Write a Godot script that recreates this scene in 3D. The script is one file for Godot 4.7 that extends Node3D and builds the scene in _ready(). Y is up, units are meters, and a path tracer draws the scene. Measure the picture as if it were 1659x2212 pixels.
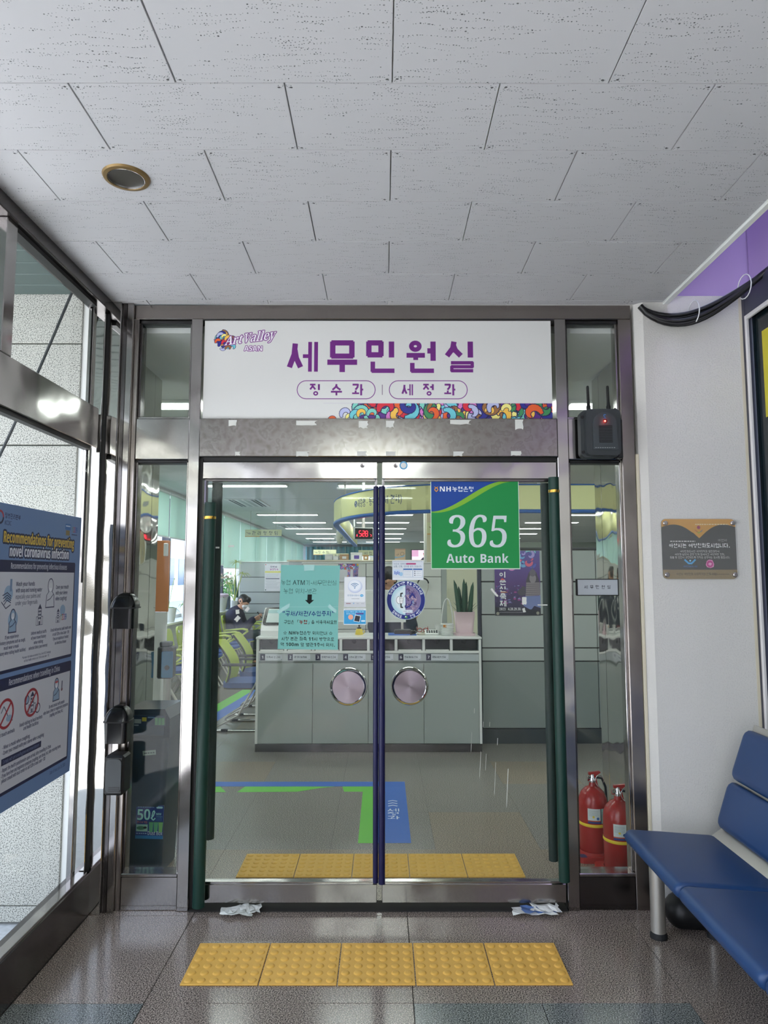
extends Node3D
# A glazed office entrance seen from its lobby. The origin is on the lobby floor under the camera; the glass front stands at z = -W.
const W := 3.354
const H := 2.913
var M := {}
var names := {}
var rng := RandomNumberGenerator.new()
var font_bold: Font
var font_reg: Font
var font_serif: Font
var font_serif_reg: Font
var glyph_cache := {}


func _ready() -> void:
	# ---- camera, sky, exposure, large lights
	rng.seed = 7
	var cam := Camera3D.new()
	cam.name = "camera"
	cam.fov = 2.0 * rad_to_deg(atan(1106.0 / 1485.0))
	cam.near = 0.02
	cam.far = 300.0
	cam.position = Vector3(0, 1.551, 0)
	cam.basis = Basis(Vector3.UP, -0.0016) * Basis(Vector3.RIGHT, 0.0928)
	add_child(cam)
	var env := Environment.new()
	env.background_mode = Environment.BG_SKY
	var sky := Sky.new()
	var sm := ProceduralSkyMaterial.new()
	sm.sky_top_color = Color(0.80, 0.88, 1.0)
	sm.sky_horizon_color = Color(0.97, 0.98, 1.0)
	sm.sky_curve = 0.25
	sm.ground_horizon_color = Color(0.62, 0.62, 0.6)
	sm.ground_bottom_color = Color(0.45, 0.45, 0.44)
	sm.sky_energy_multiplier = 1.5
	sm.ground_energy_multiplier = 1.2
	sky.sky_material = sm
	env.sky = sky
	env.tonemap_mode = Environment.TONE_MAPPER_LINEAR
	env.tonemap_exposure = 1.5
	env.sdfgi_enabled = true
	env.ssao_enabled = true
	env.ssil_enabled = true
	var we := WorldEnvironment.new()
	we.name = "world_environment"
	we.environment = env
	add_child(we)
	# the sun stands beyond the building, to the left: it lights the yard and the office blinds
	var sun := DirectionalLight3D.new()
	sun.name = "sun"
	sun.light_color = Color(1.0, 0.985, 0.97)
	sun.light_energy = 8.0
	sun.light_angular_distance = 0.6
	sun.shadow_enabled = true
	add_child(sun)
	sun.look_at_from_position(Vector3(-5, 6, -6), Vector3.ZERO)
	# ---- everything else, large things first
	fonts()
	materials()
	lobby_shell()
	glass_wall_side()
	outside()
	front_frame()
	front_doors()
	hall_shell()
	hall_lights()
	hall_furniture()
	counter()
	fascia()
	people()
	lobby_things()
	bench()
	small_things()


# ---------------------------------------------------------------- naming and tagging
func numbered(called: String) -> String:
	var n: int = names.get(called, 0)
	names[called] = n + 1
	return called if n == 0 else "%s_%03d" % [called, n]


func tag(o: Node3D, label: String, category: String, group := "") -> Node3D:
	o.set_meta("label", label)
	o.set_meta("category", category)
	if group != "":
		o.set_meta("group", group)
	return o


func thing(called: String, label: String, category: String, at := Vector3.ZERO, turn := 0.0, group := "") -> Node3D:
	var o := Node3D.new()
	o.name = numbered(called)
	add_child(o)
	o.position = at
	o.rotation.y = turn
	return tag(o, label, category, group)


func structure(called: String, at := Vector3.ZERO) -> Node3D:
	var o := Node3D.new()
	o.name = numbered(called)
	add_child(o)
	o.position = at
	o.set_meta("kind", "structure")
	return o


func dup(root: Node3D, base_name: String, label: String, at: Vector3, turn: float) -> Node3D:
	var r: Node3D = root.duplicate()
	r.name = numbered(base_name)
	add_child(r)
	r.position = at
	r.rotation.y = turn
	r.set_meta("label", label)
	return r


# a mesh of its own: part of a thing, or (parent null) a top-level one
func put(called: String, shape, mat: Material, parent: Node3D = null) -> MeshInstance3D:
	var o := MeshInstance3D.new()
	if shape is SurfaceTool:
		shape.generate_normals()
		o.mesh = shape.commit()
	else:
		o.mesh = shape
	if mat != null:
		for n in o.mesh.get_surface_count():
			if n == 0 or o.mesh.surface_get_material(n) == null:
				o.set_surface_override_material(n, mat)
	o.name = called if parent != null else numbered(called)
	(parent if parent != null else self).add_child(o, true)
	return o


func wall(called: String, shape, mat: Material) -> MeshInstance3D:
	var o := put(called, shape, mat)
	o.set_meta("kind", "structure")
	return o


# ---------------------------------------------------------------- shapes
func S() -> SurfaceTool:
	var st := SurfaceTool.new()
	st.begin(Mesh.PRIMITIVE_TRIANGLES)
	st.set_smooth_group(-1)
	return st


func tri(st: SurfaceTool, a: Vector3, b: Vector3, c: Vector3) -> void:  # a, b, c run counter-clockwise seen from outside
	st.add_vertex(a)
	st.add_vertex(c)
	st.add_vertex(b)


func conv(st: SurfaceTool, p: Array, c: Vector3) -> void:
	var n: Vector3 = (p[1] - p[0]).cross(p[2] - p[0])
	if n.dot(p[0] - c) < 0.0:
		p.reverse()
	for i in range(1, p.size() - 1):
		tri(st, p[0], p[i], p[i + 1])


func box(st: SurfaceTool, lo: Vector3, hi: Vector3, b := 0.0, xf := Transform3D()) -> SurfaceTool:
	var c := (lo + hi) / 2.0
	var e := (hi - lo) / 2.0
	b = minf(b, minf(e.x, minf(e.y, e.z)) * 0.98)
	var cc := xf * c
	for ax in 3:
		var u := (ax + 1) % 3
		var v := (ax + 2) % 3
		for s in [-1.0, 1.0]:
			var q := []
			for k in [[-1, -1], [1, -1], [1, 1], [-1, 1]]:
				var p := Vector3()
				p[ax] = s * e[ax]
				p[u] = k[0] * (e[u] - b)
				p[v] = k[1] * (e[v] - b)
				q.append(xf * (c + p))
			conv(st, q, cc)
		if b > 0.0:
			for k in [[-1, -1], [1, -1], [1, 1], [-1, 1]]:
				var q := []
				for j in [[0, -1], [0, 1], [1, 1], [1, -1]]:
					var p := Vector3()
					p[ax] = j[1] * (e[ax] - b)
					p[u] = k[0] * (e[u] - (b if j[0] == 1 else 0.0))
					p[v] = k[1] * (e[v] - (0.0 if j[0] == 1 else b))
					q.append(xf * (c + p))
				conv(st, q, cc)
	if b > 0.0:
		for sx in [-1.0, 1.0]:
			for sy in [-1.0, 1.0]:
				for sz in [-1.0, 1.0]:
					var k := Vector3(sx, sy, sz)
					var q := []
					for ax in 3:
						var p := (e - Vector3.ONE * b) * k
						p[ax] = e[ax] * k[ax]
						q.append(xf * (c + p))
					conv(st, q, cc)
	return st


func bx(x0: float, x1: float, y0: float, y1: float, z0: float, z1: float, b := 0.0) -> SurfaceTool:
	return box(S(), Vector3(minf(x0, x1), minf(y0, y1), minf(z0, z1)), Vector3(maxf(x0, x1), maxf(y0, y1), maxf(z0, z1)), b)


# profile of Vector2(radius, height) from bottom to top, turned round y
func lathe(st: SurfaceTool, prof: Array, segs := 20, xf := Transform3D()) -> SurfaceTool:
	var g := 1
	for i in prof.size() - 1:
		if i > 0:
			var a: Vector2 = prof[i] - prof[i - 1]
			var b: Vector2 = prof[i + 1] - prof[i]
			if absf(a.angle_to(b)) > 0.7:
				g += 1
		st.set_smooth_group(g)
		for k in segs:
			var t0 := TAU * k / segs
			var t1 := TAU * ((k + 1) % segs) / segs
			var p := []
			for q in [[prof[i], t0], [prof[i], t1], [prof[i + 1], t1], [prof[i + 1], t0]]:
				p.append(xf * Vector3(q[0].x * cos(q[1]), q[0].y, -q[0].x * sin(q[1])))
			if prof[i].x > 1e-6:
				tri(st, p[0], p[1], p[2])
			if prof[i + 1].x > 1e-6:
				tri(st, p[0], p[2], p[3])
	st.set_smooth_group(-1)
	return st


func tube(st: SurfaceTool, pts: Array, r, segs := 8, caps := true, sx := 1.0) -> SurfaceTool:
	var n := pts.size()
	var rings := []
	var up := Vector3.UP
	for i in n:
		var d: Vector3 = (pts[mini(i + 1, n - 1)] - pts[maxi(i - 1, 0)]).normalized()
		if absf(d.dot(up)) > 0.97 and i == 0:
			up = Vector3.BACK
		var a := up.cross(d).normalized()
		if a.length() < 0.5:
			a = Vector3.RIGHT
		var b := d.cross(a).normalized()
		up = b
		var rr: float = r[i] if r is Array else r
		var ring := []
		for k in segs:
			var t := TAU * k / segs
			ring.append(pts[i] + a * cos(t) * rr * sx + b * sin(t) * rr)
		rings.append(ring)
	st.set_smooth_group(1)
	for i in n - 1:
		for k in segs:
			var k2 := (k + 1) % segs
			tri(st, rings[i][k], rings[i][k2], rings[i + 1][k2])
			tri(st, rings[i][k], rings[i + 1][k2], rings[i + 1][k])
	if caps:
		st.set_smooth_group(-1)
		for k in segs - 2:
			tri(st, rings[0][0], rings[0][k + 2], rings[0][k + 1])
			tri(st, rings[n - 1][0], rings[n - 1][k + 1], rings[n - 1][k + 2])
	st.set_smooth_group(-1)
	return st


# a flat outline (counter-clockwise, x right, y up) given thickness from z0 to z1
func prism(st: SurfaceTool, poly: PackedVector2Array, z0: float, z1: float, xf := Transform3D(), smooth := false) -> SurfaceTool:
	if Geometry2D.is_polygon_clockwise(poly):
		poly.reverse()
	if Geometry2D.is_polygon_clockwise(poly):
		poly.reverse()
	var area := 0.0
	for i in poly.size():
		area += poly[i].cross(poly[(i + 1) % poly.size()])
	if area < 0.0:
		poly.reverse()
	var idx := Geometry2D.triangulate_polygon(poly)
	for i in range(0, idx.size(), 3):
		var a := poly[idx[i]]
		var b := poly[idx[i + 1]]
		var c := poly[idx[i + 2]]
		if (b - a).cross(c - a) < 0.0:
			var t := b
			b = c
			c = t
		tri(st, xf * Vector3(a.x, a.y, z1), xf * Vector3(b.x, b.y, z1), xf * Vector3(c.x, c.y, z1))
		tri(st, xf * Vector3(a.x, a.y, z0), xf * Vector3(c.x, c.y, z0), xf * Vector3(b.x, b.y, z0))
	if smooth:
		st.set_smooth_group(1)
	for i in poly.size():
		var a := poly[i]
		var b := poly[(i + 1) % poly.size()]
		tri(st, xf * Vector3(a.x, a.y, z0), xf * Vector3(b.x, b.y, z0), xf * Vector3(b.x, b.y, z1))
		tri(st, xf * Vector3(a.x, a.y, z0), xf * Vector3(b.x, b.y, z1), xf * Vector3(a.x, a.y, z1))
	st.set_smooth_group(-1)
	return st


func rr(w: float, h: float, r: float, n := 5) -> PackedVector2Array:
	var p := PackedVector2Array()
	for q in [[1, -1, -PI / 2], [1, 1, 0.0], [-1, 1, PI / 2], [-1, -1, PI]]:
		for i in n + 1:
			var t: float = q[2] + PI / 2 * i / n
			p.append(Vector2(q[0] * (w / 2 - r) + r * cos(t), q[1] * (h / 2 - r) + r * sin(t)))
	return p


func circle_poly(r: float, n := 40) -> PackedVector2Array:
	var p := PackedVector2Array()
	for i in n:
		p.append(Vector2(r * cos(TAU * i / n), r * sin(TAU * i / n)))
	return p


# a printed sheet or board: its front (towards +z) carries the print, sides and back the plain material
func sheet(poly: PackedVector2Array, t: float, side: Material) -> ArrayMesh:
	var lo := poly[0]
	var hi := poly[0]
	for p in poly:
		lo = Vector2(minf(lo.x, p.x), minf(lo.y, p.y))
		hi = Vector2(maxf(hi.x, p.x), maxf(hi.y, p.y))
	var area := 0.0
	for i in poly.size():
		area += poly[i].cross(poly[(i + 1) % poly.size()])
	if area < 0.0:
		poly.reverse()
	var st := S()
	var idx := Geometry2D.triangulate_polygon(poly)
	for i in range(0, idx.size(), 3):
		var q := [poly[idx[i]], poly[idx[i + 1]], poly[idx[i + 2]]]
		if (q[1] - q[0]).cross(q[2] - q[0]) < 0.0:
			q = [q[0], q[2], q[1]]
		for k in [0, 2, 1]:
			st.set_uv(Vector2((q[k].x - lo.x) / (hi.x - lo.x), (hi.y - q[k].y) / (hi.y - lo.y)))
			st.add_vertex(Vector3(q[k].x, q[k].y, 0))
	st.generate_normals()
	var am := st.commit()
	var s2 := S()
	for i in poly.size():
		var a := poly[i]
		var b := poly[(i + 1) % poly.size()]
		tri(s2, Vector3(a.x, a.y, -t), Vector3(b.x, b.y, -t), Vector3(b.x, b.y, 0))
		tri(s2, Vector3(a.x, a.y, -t), Vector3(b.x, b.y, 0), Vector3(a.x, a.y, 0))
	for i in range(0, idx.size(), 3):
		conv(s2, [Vector3(poly[idx[i]].x, poly[idx[i]].y, -t), Vector3(poly[idx[i + 1]].x, poly[idx[i + 1]].y, -t), Vector3(poly[idx[i + 2]].x, poly[idx[i + 2]].y, -t)], Vector3(0, 0, 1))
	s2.generate_normals()
	s2.commit(am)
	am.surface_set_material(1, side)
	return am


func rect_poly(w: float, h: float) -> PackedVector2Array:
	return PackedVector2Array([Vector2(-w / 2, -h / 2), Vector2(w / 2, -h / 2), Vector2(w / 2, h / 2), Vector2(-w / 2, h / 2)])


# ---------------------------------------------------------------- bodies: tapered capsules joined softly, meshed as surface nets
func nets(st: SurfaceTool, bones: Array, cell: float, k := 0.03) -> SurfaceTool:
	var lo := Vector3(1e9, 1e9, 1e9)
	var hi := -lo
	for b in bones:
		var r: float = maxf(b[2], b[3]) + cell * 3 + k
		lo = lo.min(b[0].min(b[1]) - Vector3.ONE * r)
		hi = hi.max(b[0].max(b[1]) + Vector3.ONE * r)
	var nx := int((hi.x - lo.x) / cell) + 2
	var ny := int((hi.y - lo.y) / cell) + 2
	var nz := int((hi.z - lo.z) / cell) + 2
	var f := PackedFloat32Array()
	f.resize(nx * ny * nz)
	f.fill(1.0)
	for b in bones:
		var a: Vector3 = b[0]
		var c: Vector3 = b[1]
		var r: float = maxf(b[2], b[3]) + cell * 2 + k
		var l0: Vector3 = (a.min(c) - Vector3.ONE * r - lo) / cell
		var l1: Vector3 = (a.max(c) + Vector3.ONE * r - lo) / cell
		var ac := c - a
		var ll := maxf(ac.length_squared(), 1e-9)
		for z in range(maxi(int(l0.z), 0), mini(int(l1.z) + 1, nz)):
			for y in range(maxi(int(l0.y), 0), mini(int(l1.y) + 1, ny)):
				for x in range(maxi(int(l0.x), 0), mini(int(l1.x) + 1, nx)):
					var p := lo + Vector3(x, y, z) * cell
					var t := clampf((p - a).dot(ac) / ll, 0.0, 1.0)
					var d: float = p.distance_to(a + ac * t) - lerpf(b[2], b[3], t)
					var i := x + nx * (y + ny * z)
					var e := f[i]
					var h := maxf(k - absf(e - d), 0.0) / k
					f[i] = minf(e, d) - h * h * k * 0.25
	var vid := PackedInt32Array()
	vid.resize(f.size())
	vid.fill(-1)
	var verts := PackedVector3Array()
	for z in nz - 1:
		for y in ny - 1:
			var row := nx * (y + ny * z)
			for x in nx - 1:
				var i := row + x
				var m := 0
				var sum := Vector3.ZERO
				var cnt := 0
				var v := [f[i], f[i + 1], f[i + nx], f[i + nx + 1], f[i + nx * ny], f[i + nx * ny + 1], f[i + nx * ny + nx], f[i + nx * ny + nx + 1]]
				for q in 8:
					if v[q] < 0.0:
						m += 1
				if m == 0 or m == 8:
					continue
				for e in [[0, 1], [2, 3], [4, 5], [6, 7], [0, 2], [1, 3], [4, 6], [5, 7], [0, 4], [1, 5], [2, 6], [3, 7]]:
					var fa: float = v[e[0]]
					var fb: float = v[e[1]]
					if (fa < 0.0) != (fb < 0.0):
						var t := fa / (fa - fb)
						var pa := Vector3(e[0] & 1, (e[0] >> 1) & 1, e[0] >> 2)
						var pb := Vector3(e[1] & 1, (e[1] >> 1) & 1, e[1] >> 2)
						sum += pa.lerp(pb, t)
						cnt += 1
				vid[i] = verts.size()
				verts.append(lo + (Vector3(x, y, z) + sum / cnt) * cell)
	st.set_smooth_group(1)
	for z in range(1, nz - 1):
		for y in range(1, ny - 1):
			var row := nx * (y + ny * z)
			for x in range(1, nx - 1):
				var i := row + x
				var a := f[i] < 0.0
				if a != (f[i + 1] < 0.0):
					quad_ids(st, verts, vid[i - nx - nx * ny], vid[i - nx * ny], vid[i], vid[i - nx], a)
				if a != (f[i + nx] < 0.0):
					quad_ids(st, verts, vid[i - 1 - nx * ny], vid[i - 1], vid[i], vid[i - nx * ny], a)
				if a != (f[i + nx * ny] < 0.0):
					quad_ids(st, verts, vid[i - 1 - nx], vid[i - nx], vid[i], vid[i - 1], a)
	st.set_smooth_group(-1)
	return st


func quad_ids(st: SurfaceTool, v: PackedVector3Array, a: int, b: int, c: int, d: int, keep: bool) -> void:
	if a < 0 or b < 0 or c < 0 or d < 0:
		return
	if keep:
		tri(st, v[a], v[b], v[c])
		tri(st, v[a], v[c], v[d])
	else:
		tri(st, v[a], v[c], v[b])
		tri(st, v[a], v[d], v[c])


# ---------------------------------------------------------------- flat print: a small scanline painter with its own stroke lettering for hangul
func fonts() -> void:
	font_bold = sysfont("Droid Sans", 700)
	font_reg = sysfont("Droid Sans", 400)
	font_serif = sysfont("Droid Serif", 700)
	font_serif_reg = sysfont("Droid Serif", 400)


func sysfont(n: String, weight: int) -> Font:
	var f := SystemFont.new()
	f.font_names = PackedStringArray([n])
	f.font_weight = weight
	return f


class Pad:
	var im: Image
	var w := 0
	var h := 0
	var t := Transform2D()
	var k := 2.0

	func _init(ww: int, hh: int, bg: Color, kk := 2):
		w = ww
		h = hh
		k = kk
		im = Image.create(ww * kk, hh * kk, false, Image.FORMAT_RGBA8)
		im.fill(bg)

	func poly(src: PackedVector2Array, c: Color) -> void:
		var p := PackedVector2Array()
		var y0 := 1e9
		var y1 := -1e9
		for q in src:
			var v := (t * q) * k
			p.append(v)
			y0 = minf(y0, v.y)
			y1 = maxf(y1, v.y)
		var n := p.size()
		for y in range(maxi(0, int(floor(y0))), mini(im.get_height() - 1, int(ceil(y1))) + 1):
			var yc := y + 0.5
			var xs := PackedFloat32Array()
			for i in n:
				var a := p[i]
				var b := p[(i + 1) % n]
				if (a.y <= yc) != (b.y <= yc):
					xs.append(a.x + (yc - a.y) * (b.x - a.x) / (b.y - a.y))
			if xs.size() > 2:
				xs.sort()
			elif xs.size() == 2 and xs[0] > xs[1]:
				var sw := xs[0]
				xs[0] = xs[1]
				xs[1] = sw
			for i in range(0, xs.size() - 1, 2):
				var a := int(ceil(xs[i] - 0.5))
				var b := int(ceil(xs[i + 1] - 0.5))
				if b > a:
					im.fill_rect(Rect2i(a, y, b - a, 1), c)

	func rect(x: float, y: float, ww: float, hh: float, c: Color) -> void:
		poly(PackedVector2Array([Vector2(x, y), Vector2(x + ww, y), Vector2(x + ww, y + hh), Vector2(x, y + hh)]), c)

	func line(a: Vector2, b: Vector2, wd: float, c: Color, cap := 0.0) -> void:
		var d := (b - a).normalized()
		if d == Vector2.ZERO:
			d = Vector2.RIGHT
		var n := Vector2(-d.y, d.x) * wd / 2.0
		a -= d * cap
		b += d * cap
		poly(PackedVector2Array([a + n, b + n, b - n, a - n]), c)

	func pl(p: Array, wd: float, c: Color, closed := false, round_ := false) -> void:
		var n := p.size()
		for i in (n if closed else n - 1):
			line(p[i], p[(i + 1) % n], wd, c, 0.0 if round_ else wd * 0.25)
		if round_:
			for q in p:
				circ(q, wd / 2.0, c, 10)

	func circ(o: Vector2, r: float, c: Color, n := 32) -> void:
		ell(o, r, r, c, n)

	func ell(o: Vector2, rx: float, ry: float, c: Color, n := 32) -> void:
		var p := PackedVector2Array()
		for i in n:
			p.append(o + Vector2(rx * cos(TAU * i / n), ry * sin(TAU * i / n)))
		poly(p, c)

	func ring(o: Vector2, r: float, wd: float, c: Color, a0 := 0.0, a1 := TAU, n := 32) -> void:
		for i in n:
			var u := a0 + (a1 - a0) * i / n
			var v := a0 + (a1 - a0) * (i + 1) / n
			poly(PackedVector2Array([o + Vector2(cos(u), sin(u)) * (r - wd / 2), o + Vector2(cos(v), sin(v)) * (r - wd / 2), o + Vector2(cos(v), sin(v)) * (r + wd / 2), o + Vector2(cos(u), sin(u)) * (r + wd / 2)]), c)

	func rrect(x: float, y: float, ww: float, hh: float, r: float, c: Color) -> void:
		var p := PackedVector2Array()
		for q in [[x + ww - r, y + r, -PI / 2], [x + ww - r, y + hh - r, 0.0], [x + r, y + hh - r, PI / 2], [x + r, y + r, PI]]:
			for i in 7:
				var a: float = q[2] + PI / 2 * i / 6
				p.append(Vector2(q[0] + r * cos(a), q[1] + r * sin(a)))
		poly(p, c)

	func tex() -> ImageTexture:
		im.resize(w, h, Image.INTERPOLATE_BILINEAR)
		return ImageTexture.create_from_image(im)


const LEADS := ["g", "gg", "n", "d", "dd", "r", "m", "b", "bb", "s", "ss", "o", "j", "jj", "c", "k", "t", "p", "h"]
const TAILS := ["", "g", "gg", "g+s", "n", "n+j", "n+h", "d", "r", "r+g", "r+m", "r+b", "r+s", "r+t", "r+p", "r+h", "m", "b", "b+s", "s", "ss", "o", "j", "c", "k", "t", "p", "h"]
const VOWELS := ["a", "ae", "ya", "yae", "eo", "e", "yeo", "ye", "o", "o+a", "o+ae", "o+i", "yo", "u", "u+eo", "u+e", "u+i", "yu", "eu", "eu+i", "i"]
const JAMO := {
	"g": "0,0 1,0 .9,.55 .55,1", "G": "0,0 1,0 1,1", "n": "0,0 0,1 1,1", "d": "1,0 0,0 0,1 1,1", "r": "0,0 1,0 1,.5 0,.5 0,1 1,1", "m": "0,0 1,0 1,1 0,1 0,0",
	"b": "0,0 0,1 1,1 1,0;0,.5 1,.5", "s": ".5,0 .42,.45 0,1;.5,.3 .62,.62 1,1", "j": "0,0 1,0;.52,0 .42,.45 0,1;.5,.35 1,1", "c": ".3,-.1 .7,-.1;0,.2 1,.2;.52,.2 .42,.55 0,1;.5,.5 1,1",
	"k": "0,0 1,0 .9,.55 .55,1;0,.48 .95,.48", "K": "0,0 1,0 1,1;0,.48 1,.48", "t": "1,0 0,0 0,1 1,1;0,.5 1,.5", "p": "0,0 1,0;0,1 1,1;.28,0 .28,1;.72,0 .72,1", "h": ".3,-.08 .7,-.08;0,.2 1,.2;@.5,.68,.34", "o": "@.5,.5,.5",
	"a": ".35,0 .35,1;.35,.48 1,.48", "ae": ".12,0 .12,1;.88,0 .88,1;.12,.48 .88,.48", "ya": ".35,0 .35,1;.35,.32 1,.32;.35,.64 1,.64", "yae": ".12,0 .12,1;.88,0 .88,1;.12,.34 .88,.34;.12,.64 .88,.64", "eo": ".75,0 .75,1;.05,.48 .75,.48",
	"e": ".42,0 .42,1;.98,0 .98,1;-.15,.48 .42,.48", "yeo": ".75,0 .75,1;.05,.32 .75,.32;.05,.62 .75,.62", "ye": ".42,0 .42,1;.98,0 .98,1;-.15,.34 .42,.34;-.15,.62 .42,.62", "i": ".55,0 .55,1",
	"o_": "0,.8 1,.8;.5,.1 .5,.8", "yo": "0,.8 1,.8;.33,.1 .33,.8;.67,.1 .67,.8", "u": "0,.25 1,.25;.5,.25 .5,1", "yu": "0,.25 1,.25;.33,.25 .33,1;.67,.25 .67,1", "eu": "0,.5 1,.5",
}


const THIN := {"e": 0.7, "ae": 0.7, "ye": 0.7, "yae": 0.7, "r": 0.74, "o": 0.84, "b": 0.84, "h": 0.74, "c": 0.8, "p": 0.82, "t": 0.82, "j": 0.92}


func jamo(pad: Pad, key: String, r: Rect2, wd: float, c: Color) -> void:
	wd *= THIN.get(key, 1.0)
	if key.contains("+") or (key.length() == 2 and key[0] == key[1]):
		var q := key.split("+") if key.contains("+") else PackedStringArray([key[0], key[0]])
		jamo(pad, q[0], Rect2(r.position, Vector2(r.size.x * 0.42, r.size.y)), wd * 0.85, c)
		jamo(pad, q[1], Rect2(r.position + Vector2(r.size.x * 0.58, 0), Vector2(r.size.x * 0.42, r.size.y)), wd * 0.85, c)
		return
	for s in (JAMO[key] as String).split(";"):
		if s[0] == "@":
			var v := s.substr(1).split_floats(",")
			var o := r.position + Vector2(v[0], v[1]) * r.size
			var rad := v[2] * minf(r.size.x, r.size.y * 1.15)
			var p := []
			for i in 20:
				p.append(o + Vector2(cos(TAU * i / 20) * rad, sin(TAU * i / 20) * minf(rad, v[2] * r.size.y)))
			pad.pl(p, wd, c, true)
		else:
			var p := []
			for q in s.split(" "):
				var v := q.split_floats(",")
				p.append(r.position + Vector2(v[0], v[1]) * r.size)
			pad.pl(p, wd, c)
			pad.line(p[0], p[0] + (p[0] - p[1]).normalized() * 0.01, wd, c, wd * 0.2)


func syllable(pad: Pad, code: int, x: float, y: float, w: float, h: float, wt: float, c: Color) -> void:
	var n := code - 0xAC00
	var lead: String = LEADS[n / 588]
	var vow: String = VOWELS[(n % 588) / 28]
	var tail: String = TAILS[n % 28]
	var wd := wt * h
	var box_ := func(a: float, b: float, cc: float, d: float) -> Rect2: return Rect2(x + a * w + wd / 2, y + b * h + wd / 2, (cc - a) * w - wd, (d - b) * h - wd)
	var upright := vow in ["a", "ae", "ya", "yae", "eo", "e", "yeo", "ye", "i"]
	var mixed := vow.contains("+")
	var flat := vow if not mixed else vow.get_slice("+", 0)
	if flat == "o":
		flat = "o_"
	var t := tail != ""
	if upright:
		var wide := vow in ["ae", "yae", "e", "ye"]
		jamo(pad, lead, box_.call(0.02, 0.06 if not t else 0.0, 0.5 if wide else 0.56, 0.86 if not t else 0.52), wd, c)
		jamo(pad, vow, box_.call(0.5 if wide else 0.58, 0.0, 1.0, 1.0 if not t else 0.56), wd, c)
	elif mixed:
		jamo(pad, lead, box_.call(0.04, 0.0, 0.6, 0.54 if not t else 0.36), wd, c)
		jamo(pad, flat, box_.call(0.0, 0.5 if not t else 0.34, 0.66, 0.92 if not t else 0.64), wd * 0.9, c)
		jamo(pad, vow.get_slice("+", 1), box_.call(0.64, 0.0, 1.0, 1.0 if not t else 0.66), wd, c)
	else:
		var L := lead
		if lead == "g" or lead == "k":
			L = lead.to_upper()
		jamo(pad, L, box_.call(0.12, 0.0, 0.88, 0.56 if not t else 0.36), wd, c)
		jamo(pad, flat, box_.call(0.0, 0.5 if not t else 0.34, 1.0, 1.0 if not t else 0.66), wd, c)
	if t:
		wd *= 0.84
		var T := tail
		if tail == "g" or tail == "k":
			T = tail.to_upper()
		jamo(pad, T, box_.call(0.14, 0.64 if not upright else 0.6, 0.94, 1.0), wd, c)


# triangles of a latin run, in em units, baseline at 0, y down; and its width
func latin(s: String, f: Font) -> Array:
	var key := s + str(f.get_instance_id())
	if not glyph_cache.has(key):
		var tm := TextMesh.new()
		tm.text = s
		tm.font = f
		tm.font_size = 64
		tm.pixel_size = 1.0 / 64
		tm.depth = 0.0
		tm.curve_step = 4.0
		tm.horizontal_alignment = HORIZONTAL_ALIGNMENT_LEFT
		tm.vertical_alignment = VERTICAL_ALIGNMENT_TOP
		var asc := f.get_ascent(64) / 64.0
		var out := []
		var arr := tm.get_mesh_arrays()
		var v: PackedVector3Array = arr[Mesh.ARRAY_VERTEX]
		var idx: PackedInt32Array = arr[Mesh.ARRAY_INDEX]
		for i in range(0, idx.size(), 3):
			out.append(PackedVector2Array([Vector2(v[idx[i]].x, -v[idx[i]].y - asc), Vector2(v[idx[i + 1]].x, -v[idx[i + 1]].y - asc), Vector2(v[idx[i + 2]].x, -v[idx[i + 2]].y - asc)]))
		glyph_cache[key] = [out, f.get_string_size(s, HORIZONTAL_ALIGNMENT_LEFT, -1, 64).x / 64.0]
	return glyph_cache[key]


# latin text: x at the left edge (align 0), middle (0.5) or right (1), baseline at y; returns its width
func en(pad: Pad, s: String, x: float, y: float, size: float, c: Color, f: Font = null, align := 0.0, sx := 1.0, shear := 0.0) -> float:
	var g := latin(s, f if f else font_bold)
	var wd: float = g[1] * size * sx
	var keep := pad.t
	pad.t = pad.t * Transform2D(Vector2(size * sx, 0), Vector2(-shear * size, size), Vector2(x - wd * align, y))
	for p in g[0]:
		pad.poly(p, c)
	pad.t = keep
	return wd


# the same, squeezed or stretched to a given width
func fit(pad: Pad, s: String, x: float, y: float, size: float, c: Color, f: Font, align: float, width: float) -> void:
	en(pad, s, x, y, size, c, f, align, width / (latin(s, f)[1] * size))


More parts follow.
